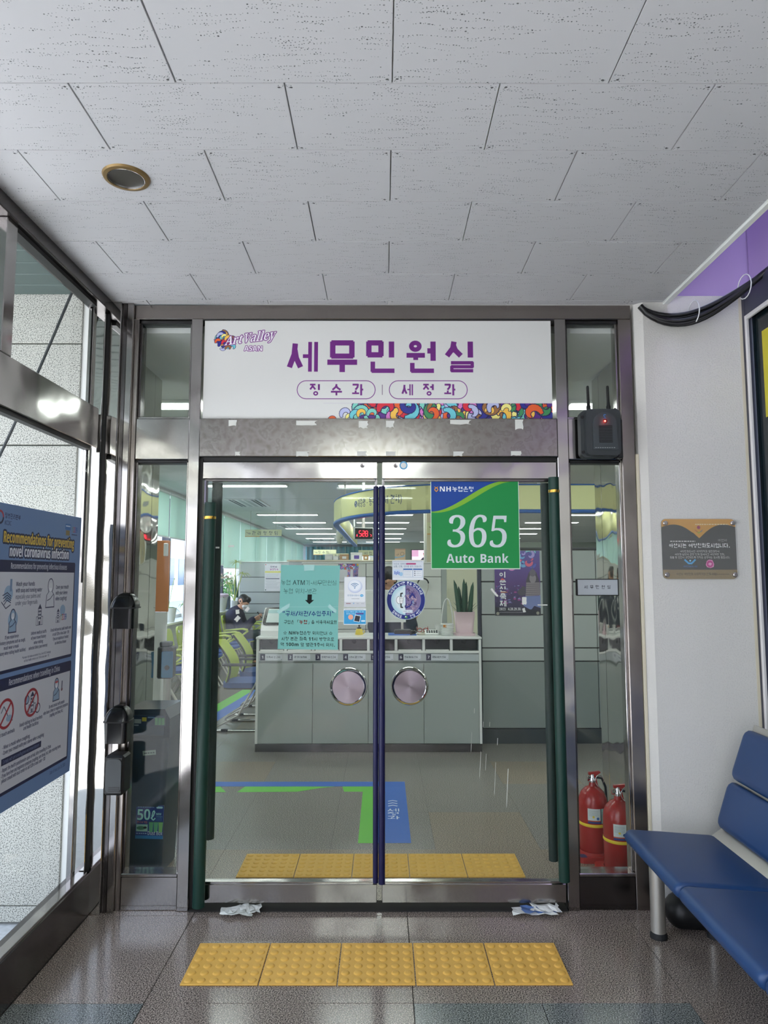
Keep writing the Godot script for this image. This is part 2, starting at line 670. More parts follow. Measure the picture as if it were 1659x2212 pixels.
# hangul, digits and latin in one line: y is the top of the letters, h their height, w the width of a syllable
func ko(pad: Pad, s: String, x: float, y: float, h: float, c: Color, wt := 0.13, align := 0.0, w := 0.0, gap := 0.08) -> float:
	if w == 0.0:
		w = h * 0.92
	var adv := []
	var total := 0.0
	for ch in s:
		var u := ch.unicode_at(0)
		var a := w * (1.0 + gap)
		if ch == " ":
			a = w * 0.42
		elif u < 0x2000:
			a = latin(ch, font_bold if wt > 0.11 else font_reg)[1] * h * 1.25 * w / (h * 0.92) + w * 0.04
		adv.append(a)
		total += a
	x -= total * align
	for i in s.length():
		var u := s.unicode_at(i)
		if u >= 0xAC00 and u <= 0xD7A3:
			syllable(pad, u, x, y, w, h, wt, c)
		elif s[i] == "「":
			pad.pl([Vector2(x + w * 0.9, y), Vector2(x + w * 0.55, y), Vector2(x + w * 0.55, y + h * 0.55)], wt * h * 0.7, c)
		elif s[i] == "」":
			pad.pl([Vector2(x + w * 0.1, y + h), Vector2(x + w * 0.45, y + h), Vector2(x + w * 0.45, y + h * 0.45)], wt * h * 0.7, c)
		elif s[i] == "☆":
			var p := []
			for q in 10:
				p.append(Vector2(x + w * 0.5, y + h * 0.52) + Vector2(sin(TAU * q / 10), -cos(TAU * q / 10)) * h * (0.46 if q % 2 == 0 else 0.19))
			pad.pl(p, h * 0.07, c, true)
		elif s[i] != " ":
			en(pad, s[i], x, y + h * 0.93, h * 1.25, c, font_bold if wt > 0.11 else font_reg, 0.0, w / (h * 0.92))
		x += adv[i]
	return total


# small print that cannot be read in the photograph: short dashes of ink
func dashes(pad: Pad, x: float, y: float, w: float, h: float, c: Color, r: RandomNumberGenerator) -> void:
	var e := x + w
	while x < e:
		var n := r.randf_range(1.2, 3.0) * h
		pad.rect(x, y, minf(n, e - x), h, c)
		x += n + h * 0.7


# one curl of the festival pattern: a comma with a rolled end, outlined
func curl(pad: Pad, o: Vector2, r: float, a0: float, dir: float, c: Color, ink: Color) -> void:
	for pass_ in 2:
		var col := ink if pass_ == 0 else c
		var add := r * 0.09 if pass_ == 0 else 0.0
		var prev := Vector2.ZERO
		for i in 15:
			var u := i / 14.0
			var a := a0 + dir * u * 3.9
			var rad := r * (1.0 - 0.62 * u)
			var p := o + Vector2(cos(a), sin(a)) * rad
			var wd := r * (0.16 + 0.74 * sin(PI * minf(u * 0.95 + 0.05, 1.0)) * (1.0 - u * 0.5)) + add * 2.0
			if i > 0:
				pad.line(prev, p, wd, col, wd * 0.22)
			pad.circ(p, wd / 2.0, col, 12)
			prev = p


const FEST := [Color("f2c14e"), Color("6fcbd6"), Color("e8622c"), Color("d7263d"), Color("2b2f8f"), Color("f3ea8a"), Color("b9bfe3"), Color("d67ac4"), Color("3f8f5a"), Color("9c6b3a"), Color("7fd0c0")]


func festival(pad: Pad, area: Rect2, n: int, size: float, seed_: int, ground: bool) -> void:
	var r := RandomNumberGenerator.new()
	r.seed = seed_
	if ground:
		pad.rect(area.position.x, area.position.y, area.size.x, area.size.y, Color("5b2a86"))
	for i in n:
		var o := area.position + Vector2(r.randf() * area.size.x, r.randf() * area.size.y)
		if not ground and o.distance_to(area.get_center()) > area.size.x * 0.42:
			continue
		curl(pad, o, size * r.randf_range(0.6, 1.25), r.randf() * TAU, 1.0 if r.randf() < 0.5 else -1.0, FEST[i % FEST.size()], Color("1d1a4a"))


# ---------------------------------------------------------------- materials
func m(key: String, c: Color, rough := 0.5, metal := 0.0) -> StandardMaterial3D:
	if not M.has(key):
		var s := StandardMaterial3D.new()
		s.resource_name = key
		s.albedo_color = c
		s.roughness = rough
		s.metallic = metal
		M[key] = s
	return M[key]


func noise(freq: float, kind := FastNoiseLite.TYPE_SIMPLEX_SMOOTH, oct := 3, seed_ := 1) -> FastNoiseLite:
	var n := FastNoiseLite.new()
	n.noise_type = kind
	n.frequency = freq
	n.fractal_octaves = oct
	n.seed = seed_
	return n


func ntex(n: FastNoiseLite, size: int, stops: Array = []) -> NoiseTexture2D:
	var t := NoiseTexture2D.new()
	t.width = size
	t.height = size
	t.seamless = true
	t.noise = n
	if stops.size():
		var g := Gradient.new()
		var off := PackedFloat32Array()
		var col := PackedColorArray()
		for s in stops:
			off.append(s[0])
			col.append(s[1])
		g.offsets = off
		g.colors = col
		t.color_ramp = g
	return t


func tri_tex(s: StandardMaterial3D, scale: float, world := true) -> void:
	s.uv1_triplanar = true
	s.uv1_world_triplanar = world
	s.uv1_scale = Vector3.ONE * scale


func granite(key: String, stops: Array, scale: float, rough: float, seed_: int, freq := 0.065) -> void:
	var s := m(key, Color.WHITE, rough)
	s.albedo_texture = ntex(noise(freq, FastNoiseLite.TYPE_SIMPLEX_SMOOTH, 3, seed_), 1024, stops)
	tri_tex(s, scale)


func print_mat(key: String, t: Texture2D, rough := 0.5) -> StandardMaterial3D:
	var s := m(key, Color.WHITE, rough)
	s.albedo_texture = t
	s.texture_repeat = false
	return s


func glow(key: String, c: Color, e: float) -> StandardMaterial3D:
	var s := m(key, c, 0.6)
	s.emission_enabled = true
	s.emission = c
	s.emission_energy_multiplier = e
	return s


func glass(key: String, c: Color, a: float) -> StandardMaterial3D:
	var s := m(key, Color(c.r, c.g, c.b, a), 0.02)
	s.transparency = BaseMaterial3D.TRANSPARENCY_ALPHA
	s.metallic_specular = 0.24
	return s


func materials() -> void:
	# polished stainless steel, faintly wavy and streaked
	var wav := ntex(noise(0.006, FastNoiseLite.TYPE_SIMPLEX_SMOOTH, 2, 3), 512)
	for q in [["steel", Color(0.66, 0.645, 0.635), 0.14], ["steel_dark", Color(0.40, 0.385, 0.385), 0.2], ["steel_frame", Color(0.60, 0.57, 0.55), 0.26], ["mirror", Color(0.78, 0.77, 0.75), 0.045], ["chrome", Color(0.82, 0.82, 0.82), 0.08]]:
		var s := m(q[0], q[1], q[2], 1.0)
		if q[0] != "chrome":
			s.heightmap_enabled = true
			s.heightmap_texture = wav
			s.heightmap_scale = 0.35 if q[0] != "mirror" else 0.25
			tri_tex(s, 0.9)
	var hd := m("steel_header", Color(0.62, 0.605, 0.595), 0.19, 1.0)
	hd.albedo_texture = ntex(noise(0.008, FastNoiseLite.TYPE_SIMPLEX, 4, 12), 1024, [[0.0, Color(0.84, 0.82, 0.79)], [0.36, Color(0.93, 0.92, 0.91)], [0.62, Color(0.96, 0.955, 0.95)], [0.70, Color(0.88, 0.87, 0.85)], [1.0, Color(0.97, 0.97, 0.97)]])
	tri_tex(hd, 1.3)
	m("brushed", Color(0.74, 0.72, 0.72), 0.3, 1.0)
	m("brass", Color(0.85, 0.68, 0.32), 0.25, 1.0)
	m("brass_old", Color(0.50, 0.41, 0.26), 0.42, 0.6)
	# stone
	granite("floor_brown", [[0.0, Color("211c1a")], [0.29, Color("352e2b")], [0.37, Color("655a55")], [0.5, Color("7d716b")], [0.6, Color("93867e")], [0.72, Color("b3a59a")], [1.0, Color("cdbfb3")]], 2.2, 0.16, 21)
	granite("floor_grey", [[0.0, Color("1f2223")], [0.29, Color("313536")], [0.37, Color("575c5d")], [0.5, Color("6c7171")], [0.6, Color("808584")], [0.72, Color("9fa2a0")], [1.0, Color("b9bcb8")]], 2.2, 0.16, 22)
	granite("floor_hall", [[0.0, Color("393632")], [0.29, Color("4b4843")], [0.37, Color("74706a")], [0.5, Color("86817a")], [0.6, Color("97928a")], [0.72, Color("aca69c")], [1.0, Color("c4bcb0")]], 2.2, 0.24, 23)
	granite("floor_hall_warm", [[0.0, Color("39342d")], [0.29, Color("4f473d")], [0.37, Color("796e61")], [0.5, Color("8b7f70")], [0.6, Color("9c8f7f")], [0.72, Color("b0a390")], [1.0, Color("c4b8a4")]], 2.2, 0.24, 24)
	granite("granite_white", [[0.0, Color("444643")], [0.33, Color("6a6c67")], [0.42, Color("a9aaa3")], [0.6, Color("b6b6ae")], [1.0, Color("c9c9c2")]], 1.6, 0.6, 25, 0.085)
	granite("ground_slab", [[0.0, Color("b2b4b4")], [0.5, Color("bfc2c3")], [1.0, Color("cdcfd0")]], 1.0, 0.8, 26, 0.03)
	m("grout", Color(0.16, 0.15, 0.14), 0.9)
	# plaster and paint
	var pl := m("plaster", Color("d0cec8"), 0.75)
	pl.heightmap_enabled = true
	pl.heightmap_texture = ntex(noise(0.045, FastNoiseLite.TYPE_SIMPLEX, 2, 31), 1024, [[0.0, Color.BLACK], [0.55, Color(0.15, 0.15, 0.15)], [0.85, Color.WHITE], [1.0, Color.WHITE]])
	pl.heightmap_scale = 0.06
	tri_tex(pl, 1.6)
	m("cream", Color("d2cab2"), 0.6)
	m("purple_wall", Color("b59dcb"), 0.6)
	m("white", Color("dcdedb"), 0.5)
	m("white_gloss", Color("e8ebe8"), 0.22)
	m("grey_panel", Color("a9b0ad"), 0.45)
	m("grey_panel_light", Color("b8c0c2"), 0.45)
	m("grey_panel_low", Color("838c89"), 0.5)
	m("hall_ceiling", Color("d2d6d2"), 0.8)
	m("frame_blue", Color("3a3d4c"), 0.4)
	m("black", Color("101113"), 0.45)
	m("black_gloss", Color("060708"), 0.22)
	m("rubber", Color("17181a"), 0.7)
	m("dark_grey", Color("33383b"), 0.5)
	m("slot_dark", Color("1c1e1c"), 0.4)
	m("soffit_green", Color("44534f"), 0.7)
	m("soffit_beige", Color("a79b88"), 0.8)
	m("foam_green", Color("07332a"), 0.5)
	m("foam_dark", Color("06201b"), 0.6)
	m("foam_navy", Color("0f1145"), 0.45)
	m("seal_white", Color("d7d4d2"), 0.5)
	m("paper", Color("e6e8e4"), 0.8)
	m("tape", Color("d5d6d0"), 0.7)
	m("tactile", Color("dcab4e"), 0.55)
	m("tactile_inner", Color("d8ac4c"), 0.6)
	m("bench_blue", Color("1c3e6c"), 0.42)
	m("alu", Color(0.78, 0.77, 0.74), 0.42, 0.85)
	m("lime", Color("a3b52a"), 0.5)
	m("lime_light", Color("c3cf5e"), 0.45)
	m("seat_blue", Color("2f4f8e"), 0.75)
	m("red", Color("9c2623"), 0.25)
	m("red_stand", Color("a8322d"), 0.4)
	m("yellow", Color("e0c62a"), 0.5)
	m("tape_blue", Color("3f6cc0"), 0.55)
	m("tape_green", Color("6ec24a"), 0.55)
	m("fascia_cream", Color("eef0ae"), 0.5)
	m("fascia_blue", Color("2f68b8"), 0.4)
	m("pink", Color("d9bfc4"), 0.4)
	m("leaf_dark", Color("29503a"), 0.5)
	m("leaf", Color("5d8c3e"), 0.55)
	m("leaf_pale", Color("b7c46a"), 0.55)
	m("petal", Color("e8d3c4"), 0.6)
	m("cardboard", Color("b08d60"), 0.8)
	m("orange_board", Color("d98a52"), 0.6)
	m("teal_cloth", Color("6fa3a8"), 0.8)
	m("navy_bin", Color("14293a"), 0.35)
	m("skin", Color("cf9f80"), 0.55)
	m("hair", Color("14130f"), 0.5)
	m("jacket_navy", Color("1f1f3a"), 0.85)
	m("trousers", Color("2c3a3a"), 0.85)
	m("mask_white", Color("e9ebe9"), 0.8)
	m("tan_tip", Color("b48f66"), 0.7)
	m("amber_tag", Color("c27a26"), 0.6)
	m("blue_screen", Color("3a7ea8"), 0.3)
	var bl := m("blind", Color("cfe0d6"), 0.85)
	bl.backlight_enabled = true
	bl.backlight = Color(0.75, 0.85, 0.8)
	glass("pane", Color(0.80, 0.9, 0.86), 0.008)
	glass("pane_dusty", Color(0.75, 0.83, 0.80), 0.03)
	glass("acrylic", Color(0.9, 0.92, 0.9), 0.06)
	glass("bin_plastic", Color(0.3, 0.32, 0.32), 0.35)
	glow("tube_light", Color(0.96, 1.0, 0.98), 6.0)
	glow("led_red", Color(1.0, 0.2, 0.3), 0.75)
	glow("tv_screen", Color(0.92, 0.86, 0.9), 0.7)


# ---------------------------------------------------------------- the lobby
func pits(seed_: int) -> Image:  # the pitted face of a mineral ceiling tile, 0.6 x 0.3 m
	var r := RandomNumberGenerator.new()
	r.seed = seed_
	var pad := Pad.new(1024, 512, Color("b9b9bb"), 1)
	for g in 190:
		var x := r.randf() * 1024.0
		var y := r.randf() * 512.0
		var dy := r.randf_range(-0.25, 0.25)
		for i in r.randi_range(1, 8):
			x += r.randf_range(10, 24)
			y += dy * 10 + r.randf_range(-3.5, 3.5)
			var s := r.randf_range(0.9, 2.2) * (1.6 if r.randf() < 0.08 else 1.0)
			var v := r.randf_range(0.25, 0.55)
			pad.ell(Vector2(x, y), s * r.randf_range(0.9, 1.6), s, Color(v, v, v), 8)
			if x > 1000:
				break
	for q in [[30, 24], [994, 26], [28, 488], [996, 486]]:
		pad.ell(Vector2(q[0] + r.randf_range(-8, 8), q[1] + r.randf_range(-5, 5)), 7, 5, Color(0.3, 0.3, 0.3), 10)
		for i in 4:
			pad.ell(Vector2(q[0] + r.randf_range(-24, 24), q[1] + r.randf_range(-12, 12)), 2.5, 2, Color(0.35, 0.35, 0.35), 8)
	return pad.im


func floor_tiles(fl: Node3D, xs: Array, zs: Array, mats: Array, gap := 0.0015) -> void:
	for i in xs.size() - 1:
		for j in zs.size() - 1:
			var a: Material = M[mats[(i * 7 + j * 5) % mats.size()]]
			put("tile", bx(xs[i] + gap, xs[i + 1] - gap, -0.03, 0.0, -zs[j] - gap, -zs[j + 1] + gap, 0.0008), a, fl)


func lobby_shell() -> void:
	var fl := wall("floor", bx(-1.45, 4.2, -0.12, -0.0032, 6.2, -W - 0.02), M.grout)
	floor_tiles(fl, [-1.352, -0.871, 0.112, 1.12, 2.1, 3.1, 4.2], [2.662, 3.312, W + 0.02], ["floor_brown"])
	floor_tiles(fl, [-1.352, -0.871, 0.112, 0.58, 1.12, 2.1, 3.1, 4.2], [2.0, 2.662], ["floor_grey", "floor_brown", "floor_grey"])
	floor_tiles(fl, [-1.352, -0.38, 0.59, 1.6, 2.6, 4.2], [-6.2, -5.2, -4.2, -3.2, -2.2, -1.2, -0.2, 0.7, 1.35, 2.0], ["floor_grey", "floor_brown"])
	# ceiling of pitted tiles, 0.302 m rows running across, each row shifted by half a tile
	var ce := wall("ceiling", bx(-1.45, 1.40, H + 0.012, H + 0.14, 6.2, -W - 0.1), M.white)
	var tm := []
	for v in 3:
		var im := pits(40 + v)
		var s := m("ceiling_tile_%d" % v, Color(1, 1, 1.0), 0.9)
		s.albedo_texture = ImageTexture.create_from_image(im)
		s.heightmap_enabled = true
		s.heightmap_texture = s.albedo_texture
		s.heightmap_scale = 0.25
		tm.append(s)
	for k in range(-26, 6):
		var d0 := 1.79 + 0.302 * k
		var d1 := minf(d0 + 0.302, W - 0.002)
		if k == 5:
			d1 = W
		var x := 0.026 - 2.4 + (0.3 if posmod(k, 2) == 0 else 0.0)
		while x < 1.4:
			var a := maxf(x, -1.40)
			var b := minf(x + 0.6, 1.398)
			if b - a > 0.02:
				ceil_tile(ce, a, b, d0, d1, x, tm[rng.randi() % 3], rng.randi() % 4, rng.randf_range(0.0, 0.0014))
			x += 0.6
	# white edge of the ceiling, where the taller bay over the bench begins
	wall("trim_1", bx(1.398, 1.425, H - 0.012, H + 0.16, 6.2, -W + 0.0, 0.002), M.white_gloss)
	# bay over the bench: purple walls going up to a skylight
	wall("wall_purple_far", bx(1.25, 1.95, H + 0.02, 4.6, -W - 0.02, -W - 0.12), M.purple_wall)
	var pr := wall("wall_purple_side", bx(1.855, 1.955, 2.99, 4.6, 6.2, -W), M.purple_wall)
	for z in [-3.0, -2.0, -1.0, 0.0, 1.0]:
		put("panel_joint", bx(1.8535, 1.856, 2.99, 4.6, z - 0.002, z + 0.002), M.dark_grey, pr)
	wall("wall_bay_upper", bx(1.425, 1.36, H + 0.14, 4.6, 6.2, -W), M.white)
	wall("wall_back", bx(-1.45, 1.955, 0.0, 4.6, 6.2, 6.3), m("back_wall", Color("8d8894"), 0.7))
	# lobby side wall: dark framed glass screen next to the pillar, purple wall further back
	var sc := structure("window_1", Vector3(1.79, 0, 0))
	put("frame", bx(0.0, 0.07, 0.0, 2.99, -W + 0.03, -W + 0.062, 0.004), M.frame_blue, sc)
	put("frame", bx(0.0, 0.07, 0.0, 2.99, -1.62, -1.55, 0.004), M.frame_blue, sc)
	put("frame", bx(0.0, 0.07, 2.83, 2.99, -W + 0.062, -1.62, 0.004), M.frame_blue, sc)
	put("frame", bx(0.0, 0.07, 0.0, 0.12, -W + 0.062, -1.62, 0.004), M.frame_blue, sc)
	put("glazing_bead", bx(-0.006, 0.01, 0.12, 2.83, -W + 0.062, -W + 0.079, 0.003), M.seal_white, sc)
	put("glazing_bead", bx(-0.006, 0.01, 2.808, 2.83, -W + 0.079, -1.62, 0.003), M.seal_white, sc)
	put("glass_pane", bx(0.03, 0.036, 0.12, 2.83, -W + 0.07, -1.62), m("dark_glass", Color("0e1c20"), 0.05), sc)
	wall("wall_right", bx(1.855, 1.955, 0.0, 2.99, -1.55, 6.2), M.plaster)
	wall("trim_2", bx(1.772, 1.858, 0.0, 2.955, -W + 0.0345, -W - 0.05, 0.003), M.cream)
	# white plastered pillar with a chamfered edge, between the glass front and the screen
	var st := S()
	prism(st, PackedVector2Array([Vector2(1.262, W + 0.1), Vector2(1.262, W - 0.001), Vector2(1.296, W - 0.034), Vector2(1.803, W - 0.034), Vector2(1.803, W + 0.1)]), 0.0, 2.945, Transform3D(Basis(Vector3.RIGHT, -PI / 2), Vector3.ZERO))
	wall("wall_pillar", st, M.plaster)
	wall("trim_3", bx(1.2485, 1.2625, 0.0, 2.15, -W + 0.008, -W - 0.06, 0.002), M.cream)


func ceil_tile(ce: Node3D, a: float, b: float, d0: float, d1: float, x0: float, mat: Material, flip: int, drop: float) -> void:
	var y := H - drop
	var g := 0.0009
	var c := 0.0016
	var st := S()
	var uv := func(p: Vector3) -> Vector2:
		var u: float = (p.x - x0) / 0.6
		var v: float = (-p.z - d0) / 0.302
		return Vector2(1.0 - u if flip & 1 else u, 1.0 - v if flip & 2 else v)
	var lo := Vector3(a + g, y, -d1 + g)
	var hi := Vector3(b - g, y, -d0 - g)
	var q := [Vector3(lo.x + c, y, lo.z + c), Vector3(hi.x - c, y, lo.z + c), Vector3(hi.x - c, y, hi.z - c), Vector3(lo.x + c, y, hi.z - c)]
	var r := [Vector3(lo.x, y + 0.006, lo.z), Vector3(hi.x, y + 0.006, lo.z), Vector3(hi.x, y + 0.006, hi.z), Vector3(lo.x, y + 0.006, hi.z)]
	var faces := [[q[0], q[1], q[2], q[3]]]
	for i in 4:
		faces.append([q[i], r[i], r[(i + 1) % 4], q[(i + 1) % 4]])
	for f in faces:
		var n: Vector3 = (f[1] - f[0]).cross(f[2] - f[0])
		if n.dot((f[0] + f[2]) / 2.0 - Vector3((a + b) / 2, y + 0.02, -(d0 + d1) / 2)) < 0.0:
			f.reverse()
		for k in [[0, 2, 1], [0, 3, 2]]:
			for j in k:
				st.set_uv(uv.call(f[j]))
				st.add_vertex(f[j])
	put("tile", st, mat, ce)


func glass_wall_side() -> void:
	# the lobby's glazed side: sill box, rail under the ceiling, transom, stiles and panes
	var g := structure("window_2")
	put("sill_box", bx(-1.44, -1.352, 0.0, 0.188, 6.2, -W + 0.01, 0.004), M.steel_dark, g)
	put("sill_bead", bx(-1.40, -1.356, 0.188, 0.2, 6.2, -W + 0.06, 0.002), M.steel, g)
	put("top_rail", bx(-1.44, -1.345, 2.853, H, 6.2, -W + 0.02, 0.004), M.steel_dark, g)
	put("transom", bx(-1.42, -1.362, 2.158, 2.35, 6.2, -3.24, 0.003), M.steel, g)
	put("gasket", bx(-1.405, -1.375, 2.14, 2.158, 6.2, -3.19), M.black, g)
	put("head_channel", bx(-1.41, -1.37, 2.835, 2.853, -2.46, -3.19), M.black, g)
	put("stile", bx(-1.42, -1.362, 2.35, 2.853, -2.39, -2.46, 0.003), M.steel, g)
	for d in [0.9, -0.9, -2.7, -4.5]:
		put("stile", bx(-1.42, -1.362, 0.19, 2.853, -d, -d - 0.07, 0.003), M.steel, g)
	put("stile", bx(-1.412, -1.388, 0.19, 2.85, -3.2, -3.215, 0.002), M.steel, g)
	var edges := [3.2, 0.97, -0.83, -2.63, -4.43, -6.2]
	for i in 5:
		put("glass_pane", bx(-1.398, -1.390, 0.19, 2.15, -edges[i], -edges[i + 1]), M.pane, g)
		put("glass_pane", bx(-1.398, -1.390, 2.35, 2.84, -edges[i], -edges[i + 1]), M.pane, g)
	# corner posts, facing the lobby
	var c := structure("trim_4")
	put("post", bx(-1.43, -1.372, 0.0, H, -3.30, -W - 0.06, 0.002), M.mirror, c)
	put("groove", bx(-1.372, -1.356, 0.0, H, -3.325, -W - 0.06), M.black, c)
	put("post", bx(-1.356, -1.302, 0.0, H, -3.315, -W - 0.06, 0.002), M.mirror, c)
	put("post", bx(-1.302, -1.278, 0.0, H, -3.335, -W - 0.06, 0.002), M.steel_dark, c)
	put("post", bx(-1.277, -1.247, 0.0, H, -3.33, -W - 0.06, 0.002), M.steel, c)


func outside() -> void:
	# granite clad wall beside the glazing, under a slatted soffit
	var gw := structure("wall_granite")
	var zf := -3.25
	put("core", bx(-3.6, -1.47, 0.0, 2.95, zf - 0.03, zf - 0.5), M.grout, gw)
	for q in [[0.0, 0.068], [0.072, 0.9], [0.904, 1.55], [1.554, 2.172], [2.178, 2.672], [2.678, 2.95]]:
		put("slab", bx(-2.45, -1.463, q[0], q[1], zf - 0.04, zf, 0.003), M.granite_white, gw)
		put("slab", bx(-3.6, -2.454, q[0], q[1], zf - 0.04, zf, 0.003), M.granite_white, gw)
	wall("trim_5", bx(-1.463, -1.432, 0.0, 2.95, zf - 0.01, zf - 0.2), M.white)
	wall("ground", bx(-14.0, -1.44, -0.15, -0.012, 16.0, -60.0), M.ground_slab)
	var so := structure("soffit")
	put("backing", bx(-2.6, -1.44, 2.96, 3.0, 2.0, -3.6), M.black, so)
	for k in 30:
		var z := -3.24 + 0.116 * k
		put("slat", bx(-2.6, -1.475, 2.915, 2.955, z + 0.003, z + 0.112, 0.004), M.soffit_green, so)
	put("border", bx(-1.475, -1.432, 2.90, 2.955, 0.3, -3.3, 0.002), M.soffit_beige, so)
	# thin cable slung down across the granite
	var pts := []
	for i in 17:
		var u := i / 16.0
		pts.append(Vector3(-1.47 - 0.36 * u, 2.90 - 1.1 * u - 0.03 * sin(PI * u), -3.15 + 0.12 * u))
	tag(put("cable", tube(S(), pts, 0.0065, 6), M.dark_grey), "thin dark cable slanting down across the pale granite outside the glass", "cable")
	# pale office block across the yard, seen through the far windows
	var ow := wall("wall_yard", bx(-13.0, -12.6, 0.0, 17.0, -15.0, -56.0), m("yard_wall", Color("d3e2f0"), 0.8))
	for k in 12:
		put("pane", bx(-12.6, -12.57, 1.0, 2.6, -15.5 - k * 3.0, -17.6 - k * 3.0), m("yard_glass", Color("5d7f9c"), 0.1), ow)
	for q in [[-6.2, -15.5, 1.5], [-7.2, -19.5, 1.9], [-6.0, -24.5, 1.3], [-5.6, -11.0, 1.1], [-6.6, -29.0, 1.7]]:
		shrub(Vector3(q[0], 0, q[1]), q[2])


func shrub(at: Vector3, h: float) -> void:
	var words := ["bushy green shrub in the yard, first beyond the window blinds", "taller green shrub in the yard behind the office windows", "low green shrub in the yard far along the windows", "small shrub in the yard by the nearest office window", "round shrub in the yard at the far end of the windows"]
	var n: int = names.get("yard_shrub", 0)
	var o := thing("yard_shrub", words[n % 5], "shrub", at, 0.0, "shrubs in the yard")
	put("stem", lathe(S(), [Vector2(0.05, 0.0), Vector2(0.035, h * 0.5)], 8), m("bark", Color("5b4a38"), 0.9), o)
	var st := S()
	var r := RandomNumberGenerator.new()
	r.seed = 100 + n
	for i in 420:
		var d := Vector3(r.randfn(), r.randfn(), r.randfn()).normalized() * pow(r.randf(), 0.4)
		var p := Vector3(0, h * 0.6, 0) + d * Vector3(h * 0.42, h * 0.42, h * 0.42)
		var a := Vector3(r.randfn(), r.randfn(), r.randfn()).normalized() * 0.09
		var b := Vector3(r.randfn(), r.randfn(), r.randfn()).normalized() * 0.05
		tri(st, p - b, p + a, p + b)
		tri(st, p - b, p + b, p - a)
	put("foliage", st, M.leaf, o).set_meta("kind", "stuff")


# ---------------------------------------------------------------- the glass front
func front_frame() -> void:
	var z := -W
	var f := structure("trim_6")
	put("head_rail", bx(-1.247, 1.2475, 2.838, 2.911, z, z - 0.1, 0.003), M.steel_frame, f)
	put("post", bx(-1.247, -1.225, 0.0, 2.838, z, z - 0.1, 0.002), M.steel_frame, f)
	put("post", bx(-0.960, -0.905, 0.0, 2.838, z + 0.004, z - 0.1, 0.003), M.steel, f)
	put("post", bx(0.862, 0.918, 0.0, 2.838, z + 0.004, z - 0.1, 0.003), M.steel, f)
	put("post", bx(1.183, 1.247, 0.0, 2.838, z, z - 0.1, 0.003), M.steel_frame, f)
	# header plate over the doors, stained, with scraps of tape left on it
	var hd := put("header_plate", bx(-0.905, 0.862, 2.136, 2.327, z + 0.012, z - 0.09, 0.003), M.steel_header, f)
	for q in [[-0.742, 2.303, 0.04, 0.03], [-0.376, 2.304, 0.105, 0.022], [-0.097, 2.296, 0.046, 0.036], [0.036, 2.298, 0.042, 0.034], [0.385, 2.308, 0.105, 0.022], [0.674, 2.296, 0.042, 0.05], [-0.715, 2.15, 0.024, 0.018], [-0.395, 2.149, 0.062, 0.024], [-0.102, 2.15, 0.05, 0.024], [0.04, 2.15, 0.05, 0.022], [0.372, 2.15, 0.05, 0.022], [0.655, 2.152, 0.05, 0.022]]:
		put("tape_remnant", scrap(q[2], q[3], Transform3D(Basis(), Vector3(q[0], q[1], z + 0.0125))), M.tape, hd)
	# door stops, black gaskets
	put("gasket", bx(-0.905, -0.892, 0.0, 2.13, z - 0.02, z - 0.08), M.black, f)
	put("gasket", bx(0.86, 0.866, 0.0, 2.13, z - 0.02, z - 0.08), M.black, f)
	put("gasket", bx(-0.905, 0.862, 2.118, 2.136, z - 0.03, z - 0.08), M.black, f)
	put("gasket", bx(-0.905, 0.862, 2.832, 2.845, z - 0.004, z - 0.06), M.black, f)
	put("threshold", bx(-0.905, 0.862, -0.002, 0.004, z + 0.01, z - 0.1, 0.002), M.grout, f)
	# side lights: pane above the transom, transom plate, tall pane, kick plate
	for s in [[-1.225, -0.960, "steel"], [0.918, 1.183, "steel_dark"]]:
		var w := structure("window_3" if s[0] < 0.0 else "window_4")
		var a: float = s[0]
		var b: float = s[1]
		put("transom", bx(a, b, 2.125, 2.33, z - 0.004, z - 0.09, 0.003), M.steel, w)
		put("glass_pane", bx(a, b, 2.33, 2.838, z - 0.045, z - 0.053), M.pane_dusty, w)
		put("glass_pane", bx(a, b, 0.165, 2.125, z - 0.045, z - 0.053), M.pane, w)
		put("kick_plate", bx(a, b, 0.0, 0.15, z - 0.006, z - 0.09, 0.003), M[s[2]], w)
		put("sill_bead", bx(a, b, 0.15, 0.166, z - 0.0, z - 0.08, 0.003), M.steel, w)
		put("head_bead", bx(a, b, 2.108, 2.125, z - 0.02, z - 0.08, 0.003), M.black, w)
		put("head_bead", bx(a, b, 2.82, 2.838, z - 0.02, z - 0.08, 0.003), M.black, w)
		put("sill_bead", bx(a, b, 2.33, 2.342, z - 0.02, z - 0.08, 0.002), M.steel, w)
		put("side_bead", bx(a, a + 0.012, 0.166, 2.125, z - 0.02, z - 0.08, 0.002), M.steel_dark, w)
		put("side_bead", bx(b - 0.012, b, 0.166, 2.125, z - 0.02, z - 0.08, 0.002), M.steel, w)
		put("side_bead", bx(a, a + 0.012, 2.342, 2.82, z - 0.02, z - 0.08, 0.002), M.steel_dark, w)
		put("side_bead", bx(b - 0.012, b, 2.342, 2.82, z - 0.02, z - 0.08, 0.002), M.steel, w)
	# name board filling the panel over the header
	var sb := thing("sign_board", "wide white sign board with purple lettering above the glass doors", "sign", Vector3(-0.026, 2.582, z - 0.008))
	put("board", sheet(rect_poly(1.742, 0.502), 0.02, M.white), print_mat("sign_print", board_print(), 0.32), sb)


